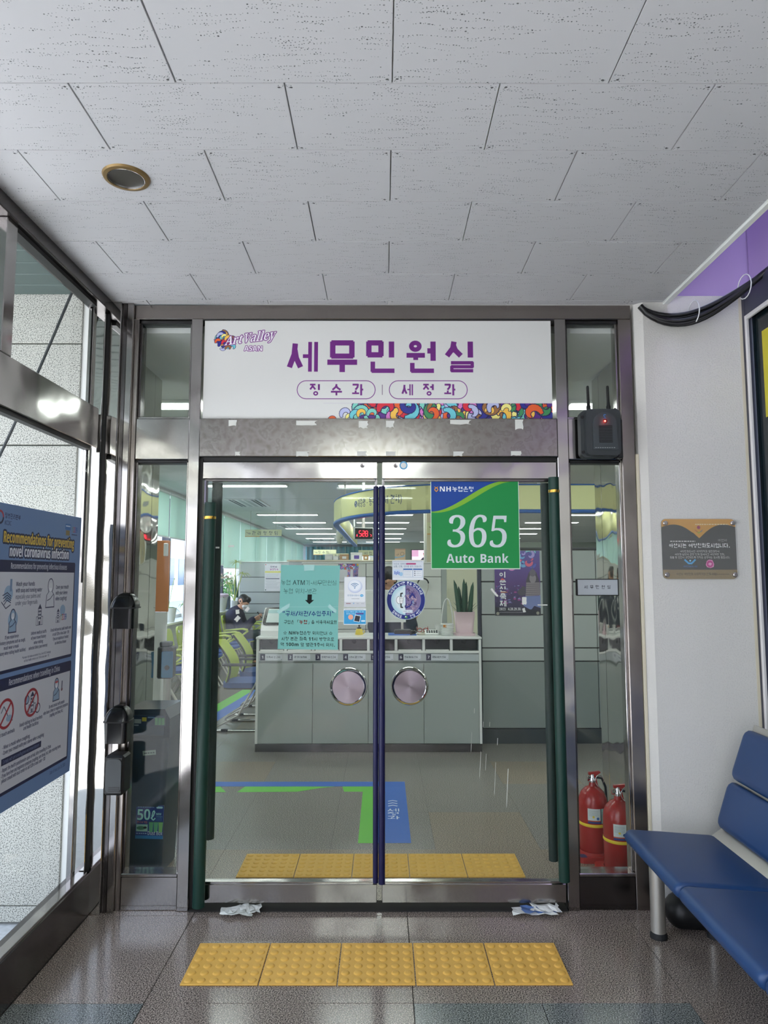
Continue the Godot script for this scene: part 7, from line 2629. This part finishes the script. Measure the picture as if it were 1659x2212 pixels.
func extinguishers() -> void:
	var p := Pad.new(256, 128, Color("c8d6d2"))
	p.rect(120, 0, 136, 128, Color("8fc4ba"))
	p.rect(112, 0, 8, 128, Color("1c1c22"))
	p.rect(160, 4, 92, 14, Color("15181c"))
	p.rect(0, 102, 112, 14, Color("b8503a"))
	p.rect(0, 112, 112, 16, Color("243a7a"))
	p.circ(Vector2(88, 84), 12, Color("2f5f9c"))
	p.circ(Vector2(50, 70), 10, Color("d8c23a"))
	for i in 6:
		dashes(p, 128, 30 + i * 14, 110, 4, Color("4f6a68"), rnd(70 + i))
		dashes(p, 12, 16 + i * 9, 80, 3, Color("8a9a9a"), rnd(80 + i))
	p.pl([Vector2(176, 46), Vector2(190, 44), Vector2(182, 58)], 4, Color("23282c"))
	p.pl([Vector2(212, 56), Vector2(230, 46)], 5, Color("23282c"))
	p.pl([Vector2(212, 88), Vector2(226, 84)], 4, Color("23282c"))
	var lm := print_mat("ext_label", p.tex(), 0.35)
	for q in [[1.175, 3.98, "red fire extinguisher behind the right side pane, further from the glass"], [1.236, 3.74, "red fire extinguisher behind the right side pane, closest to the glass"]]:
		var t := thing("fire_extinguisher", q[2], "fire extinguisher", Vector3(q[0], 0.035, -q[1]), 0.0, "fire extinguishers")
		put("cylinder", lathe(S(), [Vector2(0, 0.0), Vector2(0.074, 0.0), Vector2(0.079, 0.008), Vector2(0.079, 0.255), Vector2(0.075, 0.285), Vector2(0.063, 0.313), Vector2(0.042, 0.335), Vector2(0.02, 0.346), Vector2(0.017, 0.365), Vector2(0.0, 0.366)], 36), M.red, t)
		put("band", lathe(S(), [Vector2(0.0792, 0.143), Vector2(0.0805, 0.145), Vector2(0.0805, 0.157), Vector2(0.0792, 0.159)], 36), M.yellow, t)
		var st := S()
		st.set_smooth_group(1)
		var n := 14
		for i in n:
			var pr := []
			for j in [i, i + 1]:
				var a: float = -2.55 + 2.0 * j / n
				pr.append(Vector3(sin(a + 1.9), 0, cos(a + 1.9)) * 0.0797)
			var v := [pr[0] + Vector3(0, 0.165, 0), pr[1] + Vector3(0, 0.165, 0), pr[1] + Vector3(0, 0.243, 0), pr[0] + Vector3(0, 0.243, 0)]
			var uv := [Vector2(float(i) / n, 1), Vector2(float(i + 1) / n, 1), Vector2(float(i + 1) / n, 0), Vector2(float(i) / n, 0)]
			for kk in [0, 2, 1, 0, 3, 2]:
				st.set_uv(uv[kk])
				st.add_vertex(v[kk])
		st.set_smooth_group(-1)
		put("label_wrap", st, lm, t)
		put("valve", lathe(S(), [Vector2(0.0, 0.36), Vector2(0.016, 0.36), Vector2(0.018, 0.385), Vector2(0.012, 0.395), Vector2(0.012, 0.41), Vector2(0, 0.412)], 14), M.chrome, t)
		put("gauge", lathe(S(), [Vector2(0.0, 0.0), Vector2(0.013, 0.0), Vector2(0.014, 0.012), Vector2(0, 0.014)], 16, Transform3D(Basis(Vector3.BACK, PI / 2), Vector3(-0.018, 0.385, 0.006))), M.chrome, t)
		put("lever", prism(S(), PackedVector2Array([Vector2(-0.02, 0.405), Vector2(0.022, 0.402), Vector2(0.046, 0.418), Vector2(0.042, 0.424), Vector2(0.01, 0.421), Vector2(-0.02, 0.418)]), -0.009, 0.009), M.red, t)
		put("carry_handle", prism(S(), PackedVector2Array([Vector2(0.008, 0.396), Vector2(0.018, 0.402), Vector2(0.03, 0.35), Vector2(0.044, 0.305), Vector2(0.034, 0.31), Vector2(0.02, 0.345)]), -0.007, 0.007), M.red, t)
		var hose := []
		for i in 13:
			var a: float = -0.4 + i * 0.42
			hose.append(Vector3(0.035 + 0.026 * cos(a) * (1.0 - 0.01 * i), 0.375 + 0.03 * sin(a), 0.01 + 0.004 * i * 0.3))
		put("pin_ring", tube(S(), hose, 0.0022, 5), M.chrome, t)
		put("hose", tube(S(), [Vector3(0.015, 0.39, -0.01), Vector3(0.06, 0.38, -0.02), Vector3(0.083, 0.33, -0.03), Vector3(0.087, 0.25, -0.03), Vector3(0.088, 0.1, -0.03)], 0.007, 7), M.rubber, t)
	for q in [[1.165, 3.98, "red plastic stand under the further fire extinguisher"], [1.226, 3.74, "red plastic stand under the closest fire extinguisher"]]:
		var sd := thing("extinguisher_stand", q[2], "stand", Vector3(q[0], 0, -q[1]), 0.0, "extinguisher stands")
		put("tray", prism(S(), rr(0.196, 0.205, 0.03), 0.0, 0.03, Transform3D(Basis(Vector3.RIGHT, -PI / 2), Vector3.ZERO)), M.red_stand, sd)
		put("collar", lathe(S(), [Vector2(0.088, 0.03), Vector2(0.086, 0.044), Vector2(0.082, 0.044), Vector2(0.081, 0.03)], 32, Transform3D(Basis(), Vector3(0.01, 0, 0))), M.red_stand, sd)
		put("pad", lathe(S(), [Vector2(0.0, 0.0345), Vector2(0.079, 0.0345), Vector2(0.079, 0.029)], 24, Transform3D(Basis(), Vector3(0.01, 0, 0))), M.red_stand, sd)
		put("corner_label", bx(-0.09, -0.055, 0.0302, 0.031, 0.05, 0.094), m("label_blue", Color("39406a"), 0.4), sd)


func router() -> void:
	var t := thing("voice_guide", "dark grey voice guide unit with two aerials on the door post", "speaker", Vector3(1.052, 2.238, -W + 0.02))
	var pts := rr(0.165, 0.225, 0.022)
	put("back_shell", prism(S(), rr(0.185, 0.232, 0.026), 0.0, 0.05, Transform3D(), true), M.dark_grey, t)
	put("front_shell", prism(S(), pts, 0.05, 0.085, Transform3D(Basis(), Vector3(0.008, 0.002, 0)), true), M.dark_grey, t)
	# raised arched face
	var arch := PackedVector2Array([Vector2(-0.06, -0.085), Vector2(0.062, -0.085), Vector2(0.056, 0.0)])
	for i in 13:
		var a := PI * i / 12
		arch.append(Vector2(0.056 * cos(a), 0.04 + 0.056 * sin(a)))
	arch.append(Vector2(-0.056, 0.0))
	put("face", prism(S(), arch, 0.085, 0.096, Transform3D(Basis(), Vector3(0.012, 0, 0))), m("unit_face", Color("3a4145"), 0.42), t)
	for i in 11:
		put("grille_slot", bx(-0.018, 0.046, -0.052 + i * 0.0078, -0.0475 + i * 0.0078, 0.096, 0.0975), M.black, t)
	put("led_ring", lathe(S(), [Vector2(0.0, 0.0005), Vector2(0.0105, 0.0005), Vector2(0.0105, 0.003), Vector2(0.0, 0.003)], 18, Transform3D(Basis(Vector3.RIGHT, PI / 2), Vector3(0.012, 0.052, 0.0945))), m("led_base", Color("30090c"), 0.2), t)
	put("led", lathe(S(), [Vector2(0.0, 0.003), Vector2(0.0045, 0.003), Vector2(0.003, 0.005), Vector2(0.0, 0.0055)], 12, Transform3D(Basis(Vector3.RIGHT, PI / 2), Vector3(0.012, 0.052, 0.0945))), glow("led_point", Color(1.0, 0.45, 0.4), 2.5), t)
	put("blue_mark", tube(S(), [Vector3(0.017, 0.083, 0.0965), Vector3(0.008, 0.084, 0.0965), Vector3(0.007, 0.076, 0.0965), Vector3(0.014, 0.072, 0.0965), Vector3(0.006, 0.067, 0.0965), Vector3(0.017, 0.066, 0.0965)], 0.0018, 5), m("mark_blue", Color("2f7fc8"), 0.4), t)
	for i in 9:
		put("small_print", bx(-0.038 + i * 0.011, -0.031 + i * 0.011, -0.078, -0.0755, 0.096, 0.0966), M.grey_panel, t)
	for q in [[-0.055, -0.012], [0.042, -0.012]]:
		put("aerial", lathe(S(), [Vector2(0.0, 0.11), Vector2(0.0105, 0.11), Vector2(0.0105, 0.137), Vector2(0.0085, 0.14), Vector2(0.0068, 0.16), Vector2(0.0066, 0.232), Vector2(0.005, 0.238), Vector2(0, 0.239)], 14, Transform3D(Basis(Vector3.BACK, 0.02), Vector3(q[0] + 0.008, 0.0, 0.045))), M.rubber, t)
	for y in [-0.09, 0.082]:
		put("screw_plug", lathe(S(), [Vector2(0.0, 0.0), Vector2(0.009, 0.0), Vector2(0.008, 0.003), Vector2(0, 0.003)], 14, Transform3D(Basis(Vector3.RIGHT, PI / 2), Vector3(-0.082, y, 0.05))), M.black, t)
	put("cable_loop", tube(S(), [Vector3(0.07, 0.116, 0.04), Vector3(0.085, 0.128, 0.03), Vector3(0.102, 0.118, 0.02), Vector3(0.104, 0.05, 0.015), Vector3(0.104, -0.11, 0.012)], 0.0055, 7), M.black, t)
	put("battery_tube", tube(S(), [Vector3(0.098, 0.075, 0.02), Vector3(0.098, 0.112, 0.02)], 0.008, 10), m("copper", Color(0.72, 0.55, 0.42), 0.3, 0.9), t)
	put("bracket", bx(0.088, 0.112, -0.118, 0.075, 0.0, 0.05, 0.004), M.black, t)
	var l := OmniLight3D.new()
	l.name = "led_light"
	l.light_color = Color(1, 0.3, 0.25)
	l.light_energy = 0.0008
	l.light_size = 0.01
	l.omni_range = 3.0
	l.omni_attenuation = 2.0
	l.shadow_enabled = true
	t.add_child(l)
	l.position = Vector3(0.012, 0.052, 0.106)


func plaque() -> void:
	# framed city plaque on the pillar
	var p := Pad.new(560, 440, Color("3b3733"))
	var g := Color("c8933c")
	p.rect(0, 0, 560, 440, Color("3b3733"))
	var top := PackedVector2Array([Vector2(0, 0), Vector2(560, 0), Vector2(560, 84)])
	for i in 13:
		var u := i / 12.0
		top.append(Vector2(560 - 240 * u, 84 - 46 * sin(PI * (u * 0.72 + 0.18)) + 40 * u * u * u))
	top.append(Vector2(284, 142))
	for i in 13:
		var u := 1.0 - i / 12.0
		top.append(Vector2(240 * u + 2, 84 - 46 * sin(PI * (u * 0.72 + 0.18)) + 40 * u * u * u) if i > 0 else Vector2(242, 104))
	top.append(Vector2(0, 84))
	p.poly(top, g)
	p.rect(0, 372, 560, 68, Color("8a7550"))
	p.circ(Vector2(282, 62), 13, Color("8c1f4a"))
	p.poly(PackedVector2Array([Vector2(250, 76), Vector2(278, 96), Vector2(268, 98)]), Color("a8323a"))
	p.poly(PackedVector2Array([Vector2(316, 76), Vector2(288, 96), Vector2(298, 98)]), Color("3a5a9c"))
	p.poly(PackedVector2Array([Vector2(260, 90), Vector2(282, 108), Vector2(304, 90), Vector2(288, 96), Vector2(276, 96)]), Color("8aa03a"))
	var w := Color("e3e2de")
	dashes(p, 258, 36, 250, 7, Color("e0cfa4"), rnd(90))
	dashes(p, 62, 160, 190, 8, Color("c9c6c0"), rnd(91))
	ko(p, "아산시", 424, 146, 20, Color("bdbab4"), 0.1, 0.0, 22)
	ko(p, "아산시는 여성친화도시입니다.", 284, 178, 34, w, 0.15, 0.5, 32, 0.05)
	ko(p, "여성친화도시란 지역정책과 발전과정에", 284, 230, 17, Color("c4c1bb"), 0.13, 0.5, 15.5)
	ko(p, "여성과 남성이 균형 있게 참여하고 여성역량 강화,", 284, 252, 17, Color("c4c1bb"), 0.13, 0.5, 15.5)
	ko(p, "돌봄 및 안전이 구현되도록 정책을 운영하는 도시를 말합니다.", 284, 274, 17, Color("c4c1bb"), 0.13, 0.5, 15)
	p.pl([Vector2(168, 300), Vector2(196, 326), Vector2(208, 326)], 13, Color("4fa3d8"))
	p.pl([Vector2(246, 300), Vector2(218, 326), Vector2(208, 326)], 13, Color("4fa3d8"))
	p.circ(Vector2(208, 306), 7, Color("8fd0e8"))
	ko(p, "여성친화도시 아산", 208, 342, 13, Color("3f74b8"), 0.13, 0.5, 12)
	p.poly(PackedVector2Array([Vector2(352, 298), Vector2(376, 302), Vector2(388, 330), Vector2(384, 352), Vector2(360, 360), Vector2(334, 354), Vector2(324, 336), Vector2(334, 308)]), Color("e08ab8"))
	p.ell(Vector2(356, 330), 25, 25, Color("b83a80"))
	p.ell(Vector2(356, 332), 13, 12, Color("d06aa0"))
	p.poly(PackedVector2Array([Vector2(342, 332), Vector2(356, 320), Vector2(372, 326), Vector2(362, 342)]), Color("e4a8c8"))
	ko(p, "아산시 여성친화 사회적기업 인증 사업", 100, 394, 19, Color("4a3f2c"), 0.13, 0.0, 16)
	dashes(p, 350, 402, 150, 6, Color("5f5238"), rnd(93))
	var t := thing("plaque", "dark plaque with a gold top and white lettering on the pillar", "plaque", Vector3(1.525, 1.681, -W + 0.034))
	put("print", sheet(rr(0.357, 0.289, 0.022, 6), 0.004, M.black), print_mat("plaque_print", p.tex(), 0.5), t).position.z = 0.006
	put("cover", prism(S(), rr(0.366, 0.297, 0.025, 6), 0.008, 0.014), M.acrylic, t)
	for sx in [-1.0, 1.0]:
		for sy in [-1.0, 1.0]:
			put("standoff", lathe(S(), [Vector2(0.0095, 0.0), Vector2(0.0095, 0.015), Vector2(0.011, 0.0155), Vector2(0.011, 0.019), Vector2(0.008, 0.022), Vector2(0, 0.0225)], 18, Transform3D(Basis(Vector3.RIGHT, PI / 2), Vector3(sx * 0.163, sy * 0.124, 0.0))), M.brushed, t)
	# small name plate standing out from the side light
	var np := Pad.new(408, 156, Color("aab0b4"))
	var x := 68.0
	for c in "세무민원실":
		ko(np, c, x, 56, 38, Color("2a2c30"), 0.12, 0.0, 36)
		x += 58
	var n := thing("name_plate", "small grey name plate in a black frame on the right side pane", "sign", Vector3(1.049, 1.496, -W - 0.035))
	put("print", sheet(rect_poly(0.196, 0.074), 0.002, M.white), print_mat("plate_print", np.tex(), 0.4), n).position.z = 0.0135
	put("frame", bx(-0.103, 0.103, -0.041, 0.041, -0.009, 0.0112, 0.003), M.black, n)
	for q in [[-0.103, 0.103, 0.037, 0.041], [-0.103, 0.103, -0.041, -0.037], [-0.103, -0.098, -0.037, 0.037], [0.098, 0.103, -0.037, 0.037]]:
		put("rim", bx(q[0], q[1], q[2], q[3], 0.011, 0.0165, 0.001), M.black, n)


func cables() -> void:
	var rr_ := rnd(33)
	var t := thing("cable_bundle", "bundle of black cables sagging over the top of the pillar", "cables")
	for i in 12:
		var pts := []
		var oy := rr_.randf_range(-0.035, 0.03)
		var oz := rr_.randf_range(-0.03, 0.035)
		var sag := rr_.randf_range(0.07, 0.125)
		for k in 19:
			var u := k / 18.0
			var x := lerpf(1.275, 1.80, u)
			var y := lerpf(2.885, 2.925, u) + oy * sin(PI * u) - sag * sin(PI * pow(u, 0.8)) + 0.05 * u * u
			var d := lerpf(3.30, 3.12, u * u) + oz * sin(PI * u)
			pts.append(Vector3(x, y, -d))
		pts.append(Vector3(1.82, 2.985 + oy * 0.3, -2.9))
		pts.append(Vector3(1.825, 3.05 + oy * 0.3, -2.3))
		put("cable", tube(S(), pts, rr_.randf_range(0.008, 0.016), 7), m("cable_blue", Color("26427a"), 0.4) if i == 4 else (M.grey_panel if i == 7 else M.black), t)
	for q in [[0.47, 0.06], [0.86, 0.05]]:
		var ring := []
		for k in 17:
			var a := TAU * k / 16
			var x := lerpf(1.275, 1.80, q[0])
			ring.append(Vector3(x + 0.006 * cos(a), 2.925 - 0.1 * sin(PI * pow(q[0], 0.8)) + 0.05 * q[0] * q[0] + 0.058 * sin(a), -lerpf(3.30, 3.12, q[0] * q[0]) + 0.05 * cos(a)))
		put("cable_tie", tube(S(), ring, 0.0028, 5), M.white_gloss, t)


# ---------------------------------------------------------------- bench
func bench() -> void:
	var t := thing("bench", "row of blue padded bench seats on silver legs by the pillar", "bench", Vector3(0, 0, 0))
	for i in 4:
		var d0 := 3.13 - 0.555 * i
		var d1 := d0 - 0.545
		# seat pad: thick, with a rounded front roll
		var prof := PackedVector2Array()
		for k in 9:
			var a := PI / 2 + PI * k / 8
			prof.append(Vector2(1.083 + 0.03 * cos(a), 0.418 + 0.03 * sin(a)))
		prof.append(Vector2(1.43, 0.372))
		prof.append(Vector2(1.46, 0.378))
		prof.append(Vector2(1.465, 0.41))
		prof.append(Vector2(1.44, 0.422))
		prof.append(Vector2(1.2, 0.443))
		put("seat", pad(prof, -d0, -d1, 0.022), M.bench_blue, t)
		# two padded back rolls
		for q in [[1.482, 0.452, 1.548, 0.648], [1.553, 0.655, 1.632, 0.87]]:
			var dir := Vector2(q[2] - q[0], q[3] - q[1]).normalized()
			var nn := Vector2(-dir.y, dir.x)
			var bp := PackedVector2Array()
			var a := Vector2(q[0], q[1])
			var b := Vector2(q[2], q[3])
			for k in 7:
				var an := PI * k / 6
				bp.append(b - dir * 0.03 + (nn * cos(an) * 0.026 + dir * sin(an) * 0.03))
			for k in 7:
				var an := PI * k / 6
				bp.append(a + dir * 0.03 + (-nn * cos(an) * 0.026 - dir * sin(an) * 0.03))
			put("back_pad", pad(bp, -d0, -d1, 0.02), M.bench_blue, t)
		# slotted metal strip between seat and back
		var ms := put("back_shell", prism(S(), PackedVector2Array([Vector2(1.44, 0.40), Vector2(1.475, 0.40), Vector2(1.50, 0.45), Vector2(1.66, 0.89), Vector2(1.65, 0.892), Vector2(1.49, 0.455), Vector2(1.44, 0.42)]), -d0 + 0.004, -d1 - 0.004), M.alu, t)
		for k in 12:
			put("slot", bx(1.452, 1.470, 0.4202, 0.4215, -d0 + 0.04 + k * 0.04, -d0 + 0.058 + k * 0.04), M.black, ms)
	put("beam", bx(1.27, 1.35, 0.30, 0.36, -3.08, -0.9, 0.008), M.alu, t)
	for d in [3.12, 1.75, 0.95]:
		var l := put("leg", tube(S(), [Vector3(1.19, 0.02, -d), Vector3(1.19, 0.372, -d)], 0.031, 20), M.alu, t)
		put("foot", lathe(S(), [Vector2(0, 0), Vector2(0.036, 0), Vector2(0.036, 0.012), Vector2(0.031, 0.024), Vector2(0, 0.024)], 20, Transform3D(Basis(), Vector3(1.19, 0, -d))), M.rubber, l)
		put("cross_arm", bx(1.19, 1.45, 0.31, 0.352, -d - 0.02, -d + 0.02, 0.006), M.alu, t)
		var l2 := put("leg", tube(S(), [Vector3(1.43, 0.02, -d), Vector3(1.43, 0.372, -d)], 0.025, 16), M.alu, t)
		put("foot", lathe(S(), [Vector2(0, 0), Vector2(0.03, 0), Vector2(0.03, 0.012), Vector2(0.025, 0.024), Vector2(0, 0.024)], 16, Transform3D(Basis(), Vector3(1.43, 0, -d))), M.rubber, l2)
	# dark bundle lying under the bench against the pillar
	var b := thing("black_bag", "black bag lying on the floor under the bench", "bag", Vector3(1.45, 0, -3.21))
	put("bag", nets(S(), [[Vector3(-0.12, 0.07, 0), Vector3(0.16, 0.06, 0.02), 0.075, 0.065], [Vector3(-0.02, 0.11, 0), Vector3(0.1, 0.1, 0), 0.06, 0.05]], 0.014, 0.05), M.black, b)
	put("strap", tube(S(), [Vector3(-0.12, 0.13, 0.02), Vector3(-0.04, 0.2, 0.04), Vector3(0.06, 0.19, 0.04), Vector3(0.12, 0.12, 0.02)], 0.008, 6), M.black, b)


func pad(prof: PackedVector2Array, z0: float, z1: float, r: float) -> SurfaceTool:  # a cushion: an outline in x, y swept along z with rounded ends
	var c := Vector2.ZERO
	for p in prof:
		c += p / prof.size()
	var area := 0.0
	for i in prof.size():
		area += prof[i].cross(prof[(i + 1) % prof.size()])
	if area < 0.0:
		prof.reverse()
	var lo := minf(z0, z1)
	var hi := maxf(z0, z1)
	var rings := []
	var n := 5
	for e in 2:
		for k in n + 1:
			var a: float = PI / 2 * (k if e == 0 else n - k) / n
			var inset := r * (1.0 - sin(a))
			var z := lo + r * (1.0 - cos(a)) if e == 0 else hi - r * (1.0 - cos(a))
			var ring := []
			for p in prof:
				var d := p - c
				ring.append(Vector3(p.x - d.normalized().x * minf(inset, d.length() * 0.8), p.y - d.normalized().y * minf(inset, d.length() * 0.8), z))
			rings.append(ring)
	# ring order runs from lo to hi; the outline is counter-clockwise seen from +z
	var st := S()
	st.set_smooth_group(1)
	var m_ := prof.size()
	for i in rings.size() - 1:
		for k in m_:
			var k2 := (k + 1) % m_
			tri(st, rings[i][k], rings[i][k2], rings[i + 1][k2])
			tri(st, rings[i][k], rings[i + 1][k2], rings[i + 1][k])
	var ids := Geometry2D.triangulate_polygon(prof)
	for e in [0, rings.size() - 1]:
		for i in range(0, ids.size(), 3):
			conv(st, [rings[e][ids[i]], rings[e][ids[i + 1]], rings[e][ids[i + 2]]], Vector3(c.x, c.y, (lo + hi) / 2))
	st.set_smooth_group(-1)
	return st


func small_things() -> void:
	var ys := thing("notice_strip", "yellow notice strip stuck on the dark glass beside the pillar", "notice", Vector3(1.816, 2.3, -3.14))
	put("sheet", bx(0.0, 0.002, 0.0, 0.42, -0.06, 0.03, 0.0005), m("notice_yellow", Color("c9bd2e"), 0.5), ys)
	# crumpled paper pushed under the door leaves
	for q in [[-0.74, -0.55, "crumpled white papers wedged under the left door leaf"], [0.60, 0.85, "crumpled white papers wedged under the right door leaf"]]:
		var t := thing("waste_paper", q[2], "paper", Vector3((q[0] + q[1]) / 2, 0.004, -W + 0.03), 0.0, "papers under the doors")
		for i in 3:
			var st := S()
			var nx := 7
			var nz := 3
			var w: float = (q[1] - q[0]) * (0.8 - i * 0.15)
			var r := rnd(200 + i + int(q[0] * 10))
			var g := []
			for a in nx + 1:
				var row := []
				for b in nz + 1:
					row.append(Vector3((float(a) / nx - 0.5) * w + (i - 1) * 0.03 + r.randf_range(-0.008, 0.008), 0.003 + i * 0.004 + r.randf_range(0, 0.012), (float(b) / nz - 0.5) * 0.07 + r.randf_range(-0.01, 0.01) - 0.01 * i))
				g.append(row)
			for a in nx:
				for b in nz:
					tri(st, g[a][b], g[a][b + 1], g[a + 1][b + 1])
					tri(st, g[a][b], g[a + 1][b + 1], g[a + 1][b])
			put("crumpled_sheet", st, m("paper_blue", Color("5a78b0"), 0.8) if i == 1 and q[0] > 0 else M.paper, t)
	# orange and white notice stand just inside the left side light
	var ns := thing("notice_stand", "tall notice stand with an orange top and white base inside the glass", "stand", Vector3(-1.56, 0, -4.86))
	put("base", bx(-0.09, 0.09, 0.0, 0.04, -0.14, 0.14, 0.006), M.white, ns)
	put("lower_panel", bx(-0.05, 0.05, 0.04, 1.30, -0.012, 0.012, 0.003), M.white_gloss, ns)
	put("upper_panel", bx(-0.05, 0.055, 1.302, 1.80, -0.012, 0.012, 0.003), M.orange_board, ns)
	put("holder", bx(0.02, 0.05, 1.69, 1.78, 0.012, 0.03, 0.003), M.white_gloss, ns)
	# hand sanitiser dispenser on a pole
	var hs := thing("sanitiser_stand", "hand sanitiser dispenser with a blue panel on a silver pole", "dispenser", Vector3(-1.385, 0, -4.5))
	put("base", lathe(S(), [Vector2(0, 0), Vector2(0.12, 0), Vector2(0.12, 0.012), Vector2(0.04, 0.025), Vector2(0, 0.025)], 28), M.alu, hs)
	put("pole", tube(S(), [Vector3(0, 0.02, 0), Vector3(0, 0.95, 0)], 0.024, 16), M.alu, hs)
	put("body", bx(-0.055, 0.04, 0.90, 1.10, -0.05, 0.05, 0.008), M.black, hs)
	put("panel", prism(S(), rr(0.072, 0.165, 0.008), 0.05, 0.055, Transform3D(Basis(), Vector3(0.012, 0.99, 0))), M.blue_screen, hs)
	put("drop_mark", prism(S(), circle_poly(0.016, 16), 0.055, 0.0565, Transform3D(Basis(), Vector3(0.012, 0.97, 0))), M.black, hs)
	put("cap", bx(-0.045, 0.02, 1.10, 1.13, -0.04, 0.04, 0.006), M.dark_grey, hs)
